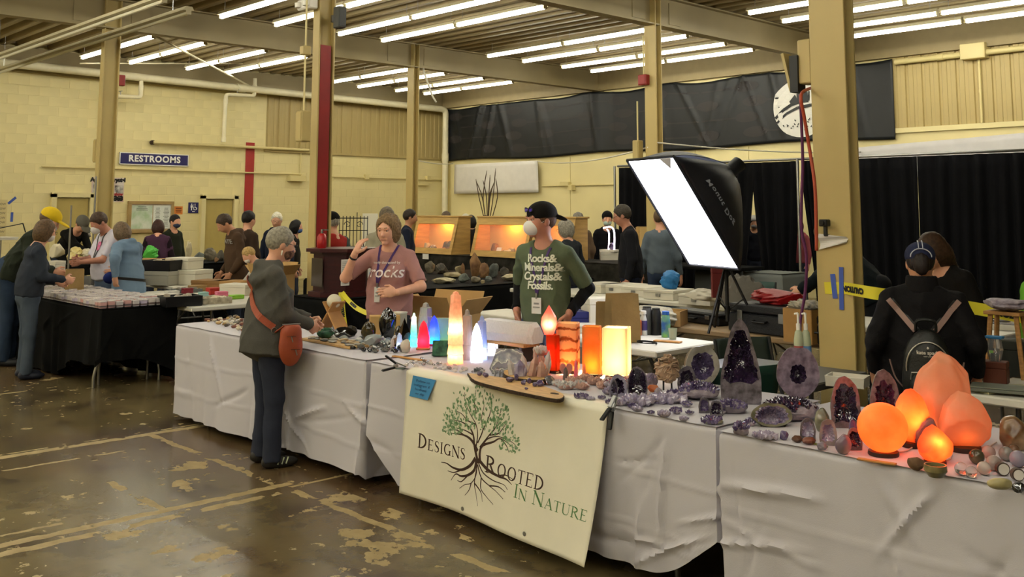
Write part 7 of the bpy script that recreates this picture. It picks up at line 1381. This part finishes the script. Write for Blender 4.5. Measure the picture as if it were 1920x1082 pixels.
# brown table goods
p = PZ(1320, 606, .737)
def tcase(label, px, py, w_, d, h_, rz=0, z=.737, m=None, dy=0):
    p = PZ(px, py, z)+[0, dy, 0]; t = thing('equipment_case', label, 'case', p, rz); m = m or mat('case_black', '15161A', r=.5, bump=.3, bs=90); obj('body', MB().box((0, 0, h_*.33), (w_, d, h_*.66), ch=.01), m, t); obj('lid', MB().box((0, 0, h_*.84), (w_, d, h_*.3), ch=.012), m, t)
    for s in (-1, 1): obj('latch', MB().box((s*w_*.3, -d/2-.006, h_*.6), (.05, .014, h_*.34), ch=.003), steel, t)
    obj('handle', MB().tube([(-.06, -d/2, h_*.45), (-.06, -d/2-.03, h_*.42), (.06, -d/2-.03, h_*.42), (.06, -d/2, h_*.45)], .008, 6), black, t)
tcase('flat black equipment case on the brown table', 1298, 606, .62, .2, .10, -.18, dy=.12); tcase('large grey topped black equipment case on the brown table', 1428, 628, .66, .30, .22, -.12, dy=.17); 
sheetpile('grey quilted pack leaning on the brown table', PZ(1372, 606, .737)+[0, .18, 0], .42, .2, .40, mat('quilt_grey', '6A665E', r=.9, bump=.6, bs=30), name='fabric_pack', seed=12); sheetpile('red plastic bag lying behind the large black case', PZ(1428, 628, .737)+[.02, .2, .222], .42, .2, .13, mat('plastic_red', 'A01A1E', r=.4), seed=6)
carton('open cardboard box with tools left of the near column', PZ(1490, 645, .737)+[0, .16, 0], .24, .2, .24, card, -.1, flaps=False); sheetpile('pale wrapped bundles in the cardboard box by the near column', PZ(1490, 645, .737)+[0.0, .16, .21], .26, .16, .1, mat('bundle_pale', 'A79C86', r=.7, col2='6A6A66', vs=12), name='bundle', seed=8); tcase('small dark case beside the near column', 1528, 645, .2, .2, .2, 0, dy=.1); 
# sanitizers, tray box on the dark table
for px, lb, c in ((1498, 'left clear hand sanitizer pump bottle with a red label', 'A84A44'), (1512, 'right clear hand sanitizer pump bottle with a blue label', '5A86B8')):
    p = PD(px, 657, 5.45); p[2] = .737; k = 5.45/F_PX; t = thing('sanitizer_bottle', lb, 'bottle', p); Hh = .285; W = 18*k; obj('body', MB().lathe([(W*.5, 0), (W*.5, Hh*.8), (W*.36, Hh*.96), (W*.2, Hh)], 14), mat('gel_clear', 'C9D0B4', r=.1, tl=.4), t, smooth=40); obj('label_patch', MB().lathe([(W*.51, Hh*.3), (W*.51, Hh*.7)], 14), mat('label_'+c, c, r=.5), t, smooth=60); obj('pump', MB().tube([(0, 0, Hh), (0, 0, Hh*1.32)], W*.12, 8).tube([(0, 0, Hh), (0, 0, Hh*1.12)], W*.22, 8).tube([(0, 0, Hh*1.32), (-W*.4, 0, Hh*1.30)], W*.1, 8), white, t)
tray('shallow white card tray on the dark grey table', PD(1588, 683, 5.35)*[1, 1, 0]+[0, 0, .737], .2, .14, .055, boxw, .25)
# right end table
z_ = .737; p = PZ(1866, 722, z_); t = thing('small_stool', 'small wooden stool carrying a grey mineral slice', 'stool', (p[0]-.05, p[1]+.35, z_)); obj('top', MB().box((0, 0, .36), (.2, .16, .02), ch=.003), woodl, t)
for sx in (-1, 1):
    for sy in (-1, 1): obj('leg', MB().tube([(sx*.1, sy*.07, 0), (sx*.07, sy*.05, .35)], .014, 6), woodl, t)
o = obj('mineral_slice', lumpmesh(77, (.30, .2, .07), 3, 3, .1), matx, loc=(p[0]-.05, p[1]+.35, z_+.372), smooth=40); tag(o, 'grey crystal mineral slice on the small wooden stool', 'mineral')
t = solidbox('dark wooden box holding a clear acrylic stand at the right edge', PZ(1858, 722, z_)+[0, .08, 0], .12, .1, .12, mat('box_red', '5A2A18', r=.5), .2, name='wooden_box'); p = PZ(1858, 722, z_)+[0, .08, .122]; o = obj('acrylic_holder', MB().lathe([(.03, 0), (.045, .06), (.035, .12)], 10), qcl, loc=p); tag(o, 'clear crystal lump in an acrylic holder on the dark wooden box', 'mineral'); solidbox('small blue tape roll box on the acrylic holder', p+[0, 0, .121], .09, .07, .012, nb_, .1, name='blue_card', cat='card')
for i, (px, py, w_, d, h_, m, lb) in enumerate(((1870, 740, .28, .16, .025, mat('book_grey', '6A6E62', r=.6), 'grey hardback book lying on the right end table'), (1850, 737, .16, .1, .01, mat('paper_yellow', 'C9C49A', r=.8), 'pale yellow paper under the grey book'), (1905, 732, .16, .1, .012, mat('paper_cream', 'B5B08A', r=.8), 'cream pad at the right frame edge'))): p = PZ(px, py, z_); solidbox(lb, p+[0, .05, .0 if i != 0 else .012], w_, d, h_, m, .3+i, name='book' if i == 0 else 'paper_pad', cat='book' if i == 0 else 'paper')
t = solidbox('dark grey bin at the right end table', PZ(1900, 712, z_)+[0, .2, 0], .3, .2, .2, mat('bin_dark', '1E2018', r=.6), .3, name='bin')
p = PD(1845, 618, 8.2); ftable('white table of mineral trays behind the caution tape', -4.3, -2.75, 7.25, 7.95, .8); tray('long shallow tray of dark minerals behind the caution tape', PZ(1845, 618, .803)+[0, .2, 0], .7, .3, .04, boxw, .1, mat('min_dark', '4A423E', r=.5))
# grey cloth tables behind the drapes' gaps
for x0, x1, lb in ((xw(1398)+.05, xw(1470), 'grey cloth on the table seen through the first drape gap'), (xw(1480)+.1, xw(1560), 'grey cloth on the table beside the near column')):
    cloth_table(lb, x0, x1, 12.6, 13.3, .78, lambda u, s: .25, int(-x0*3), greyc, 6, step=.05, irons=()); ftable('table under the '+lb, x0+.05, x1-.05, 12.65, 13.25, .77)
p = PD(1420, 455, 16.4); o = obj('hat', SDF().ell((0, 0, .02), (.16, .13, .02)).ell((0, 0, .06), (.09, .08, .07)).mesh(.015), mat('hat_straw', '6A6250', r=.9), loc=(PD(1420, 450, 15.6)[0], 12.95, .785), smooth=180); tag(o, 'tan brimmed hat on the far grey cloth table', 'hat')
solidbox('red cloth bag hanging under the softbox', PD(1345, 532, 8.6)-[0, 0, .12], .1, .06, .26, mat('cloth_redbag', '6E2420', r=.8), facing(0), name='cloth_bag', cat='bag')

# black clothed table of dark rocks beyond the bins
cloth_table('black cloth on the table of dark rocks beyond the bins', -13.75, -12.75, 6.3, 7.15, .95, lambda u, s: .02, 53, blkc, 6, step=.04, irons=()); ftable('folding table under the dark rocks beyond the bins', -13.7, -12.8, 6.35, 7.1, .94)
for px, py, w_, h_, m, lb in ((392, 489, 26, 22, 0, 'large dark slab rock on the black cloth beyond the bins'), (412, 489, 14, 20, 1, 'narrow dark rock on the black cloth beyond the bins'), (425, 489, 12, 18, 0, 'dark rock at the right end of the black cloth beyond the bins'), (370, 490, 20, 16, 4, 'bluish dark rock on the black cloth beyond the bins'), (405, 492, 10, 10, 3, 'small brown rock before the narrow dark one'), (352, 489, 12, 34, 5, 'pale pointed spire rock at the left of the dark rocks')): lump(lb, px, py, w_, h_, rk[m], z=.953, name='rough_rock', sub=3, rough=.08, cat='rock')
# ------------------------------------------------------------ people
denim = cloth('denim', '4B5562', vs=4, var=.15); jeansb = cloth('jeans_blue', '5A6A84', vs=5, var=.18); lany = mat('lanyard', '3F2160', r=.6)
def ribbon3(mb, pts, nors, w_, th=.003):
    n = len(pts); V = []
    for i in range(n):
        d = nrm(np.array(pts[min(i+1, n-1)])-pts[max(i-1, 0)]); s = nrm(np.cross(d, nors[i]))*w_/2; q = np.array(nors[i])*th; V += [pts[i]-s, pts[i]+s, pts[i]+s+q, pts[i]-s+q]
    mb.add(V, [(i*4+j, i*4+(j+1) % 4, i*4+4+(j+1) % 4, i*4+4+j) for i in range(n-1) for j in range(4)]+[(3, 2, 1, 0), tuple((n-1)*4+j for j in range(4))])
def wrap(I, path, w_, m, parent, name, off=.004, th=.004):          # path of (angle, height) round the trunk, found on the garment
    onto(I, 0, 1.2*I['u']); pts, no = [], []
    for a, z in path:
        d = Vector((-cos(a), -sin(a), 0)); h = I['bvh'].ray_cast(Vector((cos(a), sin(a), z))*1.0-Vector((0, 0, 0)), d)
        if h[0] is None: continue
        n_ = -np.array(d); pts.append(np.array(h[0])+n_*off); no.append(n_)
    mb = MB(); ribbon3(mb, pts, no, w_, th); return obj(name, mb, m, parent), pts
def chest_text(I, s, size, x, z, m, name='lettering', bold=.0, slant=0, spacing=1.0):
    def f(u, v):
        p = onto(I, x-(u+slant*v), z+v, .0075, (0, -1, 0)); p = p if p is not None else onto(I, (x-u)*.8, z+v, .0075); return tuple(p) if p is not None else (x-u, .15, z+v)
    text(s, size, f, m, I['P'], name, bold=bold, spacing=spacing)
def lanyard(I, x0, z0, x1, z1, m, badge=True, bw_=.06, bh_=.10):
    for s in (-1, 1):
        pts = []; no = []
        for i in range(14):
            f = i/13; p = onto(I, s*x0*(1-f)+x1*f, z0*(1-f)+z1*f, .003)
            if p is not None: pts.append(p); no.append(np.array([0, 1., 0]))
        mb = MB(); ribbon3(mb, pts, no, .017, .003); obj('lanyard', mb, m, I['P'])
    if badge:
        p = onto(I, x1, z1-bh_*.7, .012); o = obj('badge', MB().box((0, 0, 0), (bw_, .004, bh_), ch=.002), paperm, I['P'], loc=p); obj('clip', MB().box((0, .002, bh_*.6), (.012, .006, bh_*.35)), steel, o); obj('print', MB().box((0, .003, -.01), (bw_*.7, .002, .008)).box((0, .003, .015), (bw_*.5, .002, .012)), mat('ink_grey', '8A8680'), o, kind='stuff')
# woman in the grey hooded coat
patm = mat('mask_pattern', '4A2C22', r=.9, col2='8F6A55', vs=45)
I = person('woman with short grey hair in a dark grey hooded coat standing at the white table', 0, 0, 118, at=PZ(494, 872, 0)[:2], H=1.57, q=2, coat=1, hem=.80, b=1.17, belly=.5, hood=True, lean=2, hp=14, armR=(.12, .285, .985), armL=(-.02, .32, 1.0), pole=((.6, -1, -1.2), (-.7, -1, -1)), curl=.8,
           hands=((np.array([-.5, .6, -.5]), np.array([-.9, -.2, .2])), (np.array([.5, .6, -.5]), np.array([.6, -.5, .2]))), skin='fair', hair=('short', '8C8676'), shirt='53514B', pants='323644', shoes='26231F', mask=('flat', patm), specs=True, female=True, feet=((.11, .03), (-.10, .0)), fold=.011, seed=5)
P0 = I['P']; u = I['u']; rust = mat('leather_rust', 'A04A2C', r=.5, var=.08, vs=8, bump=.15, bs=150)
bagp = np.array([.27, .10, .90])*u; M0 = Matrix.Translation(P0.location) @ Euler(P0.rotation_euler).to_matrix().to_4x4(); bl = M0 @ Vector(bagp)
bg = thing('crossbody_bag', 'rust brown leather crossbody bag hanging at the hip of the woman in grey', 'bag', (0, 0, 0)); bg.location = P0.location; bg.rotation_euler = P0.rotation_euler
K = SDF().ell((bagp[0], bagp[1], bagp[2]-.04), (.045, .082, .13)).ell((bagp[0]-.0, bagp[1], bagp[2]+.06), (.04, .068, .06)).cut((0, 0, 1), bagp[2]+.10); obj('pouch', K.mesh(.009, folds(3, .004, 40)), rust, bg, 180)
obj('top_zip', MB().tube([bagp+[0, -.06, .103], bagp+[0, .06, .103]], .006, 6), steel, bg)
for dy, dz in ((-.01, .03), (.02, -.055)): obj('zip_pull', MB().tube([bagp+[.048, dy, dz], bagp+[.054, dy+.008, dz-.035]], .004, 6), steel, bg); obj('zip', MB().tube([bagp+[.044, dy-.03, dz+.002], bagp+[.044, dy+.03, dz]], .002, 5), mat('zip_dark', '5A2A1C'), bg)
o, pts = wrap(I, [(-2.0+i*(1.95/26), (1.335-.345*(i/26)**.9)*u) for i in range(27)], .042, rust, bg, 'strap', .005, .005)
e = pts[-1]; obj('ring', MB().tube([e+np.array([.006, .018*cos(a), .018*sin(a)-.018]) for a in np.linspace(0, 2*PI, 14)], .003, 6, False), steel, bg); obj('tab', MB().tube([e+np.array([.004, .01, -.03]), bagp+[.01, -.045, .10]], .012, 6, flat=.4), rust, bg)
obj('earring', MB().tube([I['G']((.088, 0, -.04)), I['G']((.09, .004, -.075))], .004, 6), white, P0)
for s, (fx, fy) in ((1, (.11, .03)),):
    for k in range(3): obj('shoe_stripe', MB().tube([np.array([fx+.046, fy+.03+k*.03, .03])*u, np.array([fx+.03, fy+.05+k*.03, .072])*u], .005, 5), mat('stripe_pale', 'B8C0A0', r=.5), P0)
obj('pocket_flap', MB().box((0, 0, 0), (.004, .14, .05), ch=.002), I['shirt'].data.materials[0], P0, loc=(.178*u*1.0, .02, .76*u)) if 0 else None
# woman in the pink shirt
I = person('woman in a dusty pink shirt with a purple lanyard raising one hand to her hair', 733, 7.95, -4, top=401, q=2, hy=14, hp=12, b=1.08, armR=(.245, .22, 1.385), armL=(-.10, .26, 1.075), pole=((1, .55, -1), (-1, -.5, -.35)), curl=.45, sleeve=.47, hem=.84,
           hands=((np.array([-.45, -.1, 1]), np.array([-.7, -.6, -.2])), (np.array([1, .35, .05]), np.array([.2, -1, -.3]))), skin='fair', hair=('curly', '7B6242'), shirt='A87A74', pants='2A2A30', female=True, fold=.008, seed=11)
whs = mat('print_white', 'E6D8D2', r=.7)
chest_text(I, 'rocks', .125, .0, 1.19, whs, bold=.001, slant=.15); chest_text(I, 'easily distracted by', .028, .01, 1.265, whs, bold=.0005); lanyard(I, .075, 1.40, .075, 1.10, lany, True, .045, .12)
w_ = I['Wr'][1]; e_ = I['El'][1]; d = nrm(w_-e_); obj('wristband', MB().tube([w_-d*.05, w_-d*.035], .033, 12), black, I['P'])
# man in the green shirt
I = person('man in a green printed shirt and backwards black cap wearing a white cup mask', 1022, 7.0, -28, top=380, q=2, hy=34, hp=4, armR=(.20, .04, .95), armL=(-.20, .04, .95), pole=((.55, -1, -.1), (-.55, -1, -.1)), curl=.4, hands=((np.array([-.25, .15, -1]), np.array([-1, 0, -.2])), (np.array([.25, .15, -1]), np.array([1, 0, -.2]))), sleeve=.50, hem=.87,
           skin='ruddy', hair=('short', '5A3E2A'), shirt='59634B', pants=jeansb, cap=('back', '17130F'), mask=('cup', 'E4E2DC'), shw=1.06, fold=.008, seed=21)
us = SDF()
for s in (1, -1): us.cap(I['Sh'][s]+(I['El'][s]-I['Sh'][s])*.85, I['El'][s], .052, .050, .02); us.cap(I['El'][s], I['El'][s]+(I['Wr'][s]-I['El'][s])*.96, .050, .038, .02, 2)
obj('undersleeves', us.mesh(.011, folds(9, .006, 60)), cloth('cloth_black', '0E0D0E'), I['P'], 180)
whp2 = mat('print_offwhite', 'D9DCC6', r=.7)
for i, s in enumerate(('Rocks&', 'Minerals&', 'Crystals&', 'Fossils.')): chest_text(I, s, .075, -.02, 1.345-.062*i, whp2, bold=.0022, spacing=.92)
lanyard(I, .075, 1.42, .0, 1.10, lany, True, .075, .11)
G = I['G']; mb = MB()
for s in (-1, 1): mb.tube([G((s*(.03+.025*cos(a)), .104-.012*abs(cos(a)), .084+.016*sin(a))) for a in np.linspace(0, 2*PI, 12)], .003, 5, False)
obj('sunglasses_frame', mb, black, I['P']); mb = MB()
for s in (-1, 1): mb.add([G((s*(.03+.024*cos(a)), .105-.012*abs(cos(a)), .084+.015*sin(a))) for a in np.linspace(0, 2*PI, 12)[:-1]], [tuple(range(11))])
obj('sunglasses_lens', mb, mat('lens_purple', '3A1E9A', r=.1, spec=.8), I['P'])
# woman with the backpack, from behind
I = person('woman in a black quilted coat and navy cap seen from behind', 1722, 5.5, 161, top=456, q=2, coat=1, hem=.68, b=1.34, shw=1.22, hp=10, hair=('short', '1C110C'), shirt='131112', pants='17171B', cap=('fwd', '262B45'), fold=.012, armR=(.30, .05, .88), armL=(-.30, .05, .88), skin='tan', female=True, seed=31)
u = I['u']; P0 = I['P']; G = I['G']; pk = mat('strap_pink', '8E7268', r=.7); obj('hair_bun', SDF().ell(G((0, -.105, -.01)), np.array([.05, .035, .075])*u, I['Rh']).mesh(.008, lambda X: hairn((X-G((0, 0, 0)))/u)*u), haircol('1C110C'), P0, 180)
capw = mat('cap_stitch', 'A9ACB8', r=.6); mb = MB()
for s in (-.012, .012): mb.tube([G((s, -.124*cos(a)-.012, .052+.092*sin(a))) for a in np.linspace(.35, 1.6, 10)], .0028, 5)
mb.tube([G((.062*cos(a), -.118-.006*sin(a), .028+.052*sin(a))) for a in np.linspace(0, PI, 14)], .0032, 5); obj('cap_stitching', mb, capw, P0)
obj('collar', SDF().ec(I['T']((0, -.015, 1.39)), I['T']((0, -.01, 1.50)), .105*u, .092*u, .8, .02, 3).cap(I['T']((0, 0, 1.36)), I['T']((0, .01, 1.56)), .068*u, .07*u, .01, 0, 1).mesh(.011), I['shirt'].data.materials[0], P0, 180)
bp = thing('backpack', 'small black backpack with pink straps worn on the black coat', 'backpack', P0.location, P0.rotation_euler[2]); blk2 = mat('nylon_black', '12130F', r=.45, var=.2, vs=8, bump=.2, bs=120); onto(I, 0, 1.1)
yb = lambda z: -np.array(I['bvh'].ray_cast(Vector((0, -1, z)), Vector((0, 1, 0)))[0])[1]
zc = 1.68-(675-396)/335; yc_ = -yb(1.0)-.055
K = SDF().ell((0, yc_, zc), (.125, .075, .21)).ell((0, yc_, zc-.08), (.13, .075, .15)).cut((0, 1, 0), yc_+.07); obj('body', K.mesh(.01, folds(4, .003, 40)), blk2, bp, 180); K = SDF().ell((0, yc_-.055, zc-.09), (.095, .045, .10)); obj('front_pocket', K.mesh(.01), blk2, bp, 180)
zipm = mat('zip_silver', 'B5AEA0', r=.35, m=.6); obj('zip', MB().tube([(.108*cos(a), yc_-.048-.012*sin(a), zc+.01+.135*sin(a)) for a in np.linspace(-.15, PI+.15, 22)], .0035, 6), zipm, bp); obj('pocket_zip', MB().tube([(-.09, yc_-.07, zc-.05), (-.085, yc_-.078, zc-.012), (0, yc_-.082, zc-.008), (.085, yc_-.078, zc-.012), (.09, yc_-.07, zc-.05)], .0032, 6), zipm, bp)
lw_ = mat('logo_ivory', 'D8CFC0', r=.5); text('kate spade', .026, lambda a, b_: (a, yc_-.083+.8*abs(a)**1.5, zc+.092+b_), lw_, bp, bold=.0006); text('new york', .012, lambda a, b_: (a, yc_-.083+.8*abs(a)**1.5, zc+.074+b_), lw_, bp); obj('logo_spade', MB().lathe([(.001, 0), (.006, .004), (.004, .010), (.0005, .014)], 8, (0, yc_-.080, zc+.110)), lw_, bp)
obj('top_loop', MB().tube(smoothp([(-.05, yc_+.02, zc+.195), (-.04, yc_+.0, zc+.25), (.04, yc_+.0, zc+.25), (.05, yc_+.02, zc+.195)]), .009, 6), blk2, bp)
for s in (-1, 1):
    pts, no = [], []
    for i in range(16):
        f = i/15; x = s*(.05+.13*f); z = (zc+.19)*(1-f)+1.355*u*f; h = I['bvh'].ray_cast(Vector((x, -1, z)), Vector((0, 1, 0)))
        if h[0]: pts.append(np.array(h[0])+[0, -.006, 0]); no.append(np.array([0, -1., .1]))
    mb = MB(); ribbon3(mb, pts, no, .028, .006); obj('strap', mb, pk, bp); mb = MB(); ribbon3(mb, [p+np.array([-s*.02, .002, 0]) for p in pts], no, .016, .005); obj('strap_edge', mb, blk2, bp)
    obj('lower_strap', MB().tube(smoothp([(s*.11, yc_+.03, zc-.12), (s*.16, yc_+.05, zc-.06), (s*.185, yc_+.08, zc+.03)]), .008, 6, flat=.4), pk, bp)
# left group
I = person('woman in a dark denim jacket and grey jeans picking from the table of clear boxes', 62, 10.0, 125, top=409, q=1, lean=8, hy=-8, hp=12, armR=(.14, .33, 1.04), armL=(-.12, .30, 1.0), curl=.6, hem=.86, b=1.12, hair=('bob', '5E4830'), shirt='30353F', pants=denim, shoes='1E2230', specs=True, female=True, fold=.010, mask=('flat', 'CFC6C0'), seed=41)
I = person('tall man in a yellow cap and dark jacket leaning over behind the denim jacket', 0, 0, 100, at=PZ(10, 684, 0)[:2], H=1.80, q=1, lean=30, hp=10, cap=('fwd', 'D9B823'), mask=('flat', 'D6CBC8'), shirt='2B3026', pants=cloth('jeans_dark', '2F3D52', vs=5, var=.15), armR=(.12, .45, .95), armL=(-.12, .42, .92), fold=.012, seed=43, b=1.1)
I = person('man in a white printed T-shirt looking down at a stone in his hands', 208, 11.9, -38, top=391, q=1, hp=34, lean=4, b=1.22, belly=.35, armR=(.06, .36, 1.10), armL=(-.02, .36, 1.07), curl=.8, sleeve=.46, hair=('short', '4A382A'), shirt='CFCBD8', pants=jeansb, mask=('cup', 'D9D2CC'), skin='ruddy', seed=45)
chest_text(I, '8', .14, -.02, 1.24, mat('print_pink', 'D86A9A', r=.7), bold=.004); lanyard(I, .07, 1.40, .0, 1.05, black, False)
I = person('woman in a light blue hooded top with one hand on her hip', 248, 11.3, -118, top=411, q=1, hp=22, lean=10, b=1.15, hood=True, hem=.74, coat=1, armL=(-.26, -.06, 1.0), armR=(.1, .35, 1.05), pole=((.5, -1, -.4), (-1, -1, .2)), hair=('bob', '6B5842'), shirt='6F869E', pants='3A4454', female=True, fold=.010, seed=47)
onto(I, 0, 1); o, _ = wrap(I, [(a, (.93-.02*a)*I['u']) for a in np.linspace(-3.6, .6, 30)], .03, black, I['P'], 'waist_belt'); obj('waist_pouch', SDF().ell((-.05, .24, .90), (.10, .06, .07)).mesh(.014), cloth('cloth_royal', '24306E'), I['P'], 180)
I = person('man in a black jacket and grey cap bending over the ring stone', 122, 15.6, 55, H=1.78, q=1, lean=42, hp=15, cap=('fwd', '6A675E'), shirt='14130F', armR=(.0, .7, .95), armL=(-.1, .65, .9), fold=.012, seed=49)
I = person('woman in a purple vest seen from behind before the bulletin board', 298, 14.8, -160, top=409, q=0, lean=8, hp=20, hair=('bob', '3A2118'), shirt='4B2F44', sleeve=.4, female=True, seed=51); vs_ = SDF()
for s in (1, -1): vs_.cap(I['Sh'][s], I['El'][s], .055, .05, .02).cap(I['El'][s], I['Wr'][s], .05, .04, .02)
obj('undersleeves', vs_.mesh(.02), cloth('cloth_plum', '1E1218'), I['P'], 180)
sheetpile('bright green bag held beside the purple vest', PD(281, 474, 14.5)-[0, 0, .12], .28, .2, .22, mat('bag_green', '58C04A', r=.5), seed=4)
person('teenager in a dark olive sweater and navy mask by the notice board', 326, 16.3, 62, top=402, q=0, hair=('short', '1E1612'), shirt='25291C', mask=('flat', '39415A'), seed=53)
I = person('man in a brown hooded sweatshirt looking down at the boxes', 447, 12.8, -58, top=394, q=1, hp=34, lean=7, hood=True, b=1.1, hair=('short', '3E3024'), shirt='4B3828', pants='2B3548', skin='tan', hem=.78, armR=(.2, .14, .88), armL=(-.2, .14, .88), seed=55); chest_text(I, 'STATE', .075, -.03, 1.27, mat('print_grey', '9A958C', r=.7), bold=.002)
person('dark haired person half hidden behind the brown sweatshirt', 463, 13.6, 150, top=395, q=0, hair=('short', '1A1613'), shirt='3A2C22', seed=57)
I = person('fair haired boy in a pale grey top and white mask reaching into boxes', 494, 11.8, -72, top=456, q=1, hp=32, lean=10, hair=('short', 'B4955C'), shirt='A6A29A', pants='2A2E3A', mask=('flat', 'DEDAD4'), armR=(.1, .42, .98), armL=(-.05, .42, .95), seed=59)
I = person('white haired woman in a navy hooded jacket facing the camera', 521, 15.2, 2, top=397, q=1, hp=16, hair=('short', 'D9D3BE'), shirt='1B2030', hood=True, specs=True, seed=61)
for s in (-1, 1): obj('drawstring', MB().tube([onto(I, s*.05, 1.34, .006), onto(I, s*.055, 1.22, .006), onto(I, s*.05, 1.1, .006)], .006, 5), white, I['P'])
person('dark haired person in a blue mask behind the white sign board', 552, 15.6, 95, top=412, q=0, hair=('bob', '14110F'), shirt='22201C', mask=('flat', '4A6AA8'), seed=63)
I = person('man in a grey and red jacket and black cap behind the red cabinet', 627, 11.3, -125, top=397, q=1, hp=12, cap=('fwd', '14120F'), hair=('short', '9A9488'), shirt='A32D27', b=1.1, seed=65); gs = SDF()
for s in (1, -1): gs.cap(I['Sh'][s], I['El'][s], .072, .064, .02).cap(I['El'][s], I['Wr'][s], .062, .05, .02)
obj('grey_sleeves', gs.mesh(.016, folds(3, .006)), cloth('cloth_slate', '4E5856'), I['P'], 180)
# middle background
person('person in a beige shirt standing with their back turned behind the woman in pink', 724, 11.25, 172, top=388, q=1, b=1.25, hair=('short', '6B5F4C'), shirt='A19B84', pants='3A3A3A', seed=67)
person('young man in a navy sweater in profile before the leftmost lit case', 764, 15.2, 98, top=392, q=1, hair=('short', '2A1F17'), shirt='1E2333', pants='1E222C', skin='tan', seed=69)
for px, top, D, phi, hr, sh, cp, lb in ((838, 396, 18.3, -150, ('short', '5A4A3A'), 'A8362C', None, 'person in a red top beyond the leftmost lit case'), (862, 405, 18.8, 180, ('short', '6A6256'), '4A4A44', None, 'grey haired person beyond the lit cases, left of the white hat'), (872, 402, 20.4, 160, ('short', 'A9A292'), '3E3A34', ('beanie', 'D2CCB8'), 'person in a pale knitted hat beyond the lit cases'), (884, 403, 17.5, 200, ('bob', '1E1A18'), '25221F', None, 'dark haired person right of the pale hat beyond the lit cases'), (910, 404, 18.4, -170, ('short', '241C18'), '2A2622', None, 'short dark haired person at the bare branches')):
    person(lb, px, D, phi, top=top, q=0, hair=hr, shirt=sh, cap=cp, seed=px)
person('person with long black hair in a black coat beyond the man in green', 1022, 16.0, 195, top=387, q=0, hair=('long', '100D0C'), shirt='121112', coat=1, seed=71)
person('grey curly haired woman in a dark jacket with glasses near the lit cases', 1066, 11.9, -130, top=412, q=1, hp=12, hair=('curly', '8F8A7E'), shirt='24272D', coat=1, b=1.1, specs=True, female=True, seed=73)
person('grey haired person in a brown coat with a red collar by the far wall', 1086, 15.6, -150, top=398, q=0, hair=('short', '7A7468'), shirt='6B5A48', coat=1, seed=75)
person('person in a black knitted hat and pale mask behind the neon lamp', 1138, 16.2, 0, top=397, q=1, cap=('beanie', '121212'), hair=('short', '1A1614'), shirt='101014', coat=1, mask=('flat', 'B7CCC2'), seed=77)
I = person('man in a black sweater with glasses standing in profile before the drapes', 1182, 11.7, -97, top=382, q=1, hp=16, lean=3, b=1.12, hair=('short', '3C352C'), shirt='16161B', pants='1C2132', specs=True, skin='ruddy', seed=79); obj('shirt_collar', MB().tube([I['T']((.062*cos(a), .06*sin(a)-.005, 1.425+.012*sin(a))) for a in np.linspace(0, 2*PI, 18)], .008, 6, False), white, I['P'])
person('person in a striped grey shirt and jeans behind the softbox lamp', 1237, 12.8, 165, top=392, q=0, shirt=mat('stripe_shirt', '59646E', r=.9, var=.1), pants=cloth('jeans_dark2', '2F3A50'), seed=81)
person('person in a dark top with a white headband seen through the first drape gap', 1412, 17.3, 5, top=405, q=1, shirt='15161F', hair=('short', '2A211C'), cap=('beanie', 'C9C6C0'), mask=('flat', '9A9AA4'), seed=83)
person('person in a rose top seen through the narrow gap by the near column', 1497, 17.0, -60, top=410, q=0, shirt='9A4E56', hair=('bob', '5A2A24'), seed=85)
person('person in a dark teal jacket bending behind the near column', 1640, 8.7, -125, H=1.74, q=1, lean=38, hp=10, shirt='10181C', pants='14161A', armR=(.0, .7, .9), armL=(-.05, .7, .9), coat=1, hair=('short', '2A221C'), seed=87)
person('woman with very long brown hair bent over behind the backpack woman', 1780, 6.6, -62, top=425, q=1, lean=12, hp=22, hair=('long', '3E2B1D'), shirt='14110F', pants='121214', coat=1, female=True, seed=89)
person('person in a bright lime green jacket at the right frame edge', 1972, 6.45, -175, top=450, q=1, lean=12, coat=1, b=1.25, shirt='6FAE35', hair=('bob', '5A4A3C'), armR=(.25, .25, .95), hem=.70, seed=91)
person('person in a lavender grey hooded top beside the lime green jacket', 1965, 6.9, -150, top=440, q=0, hood=True, b=1.2, shirt='8C8490', seed=93)
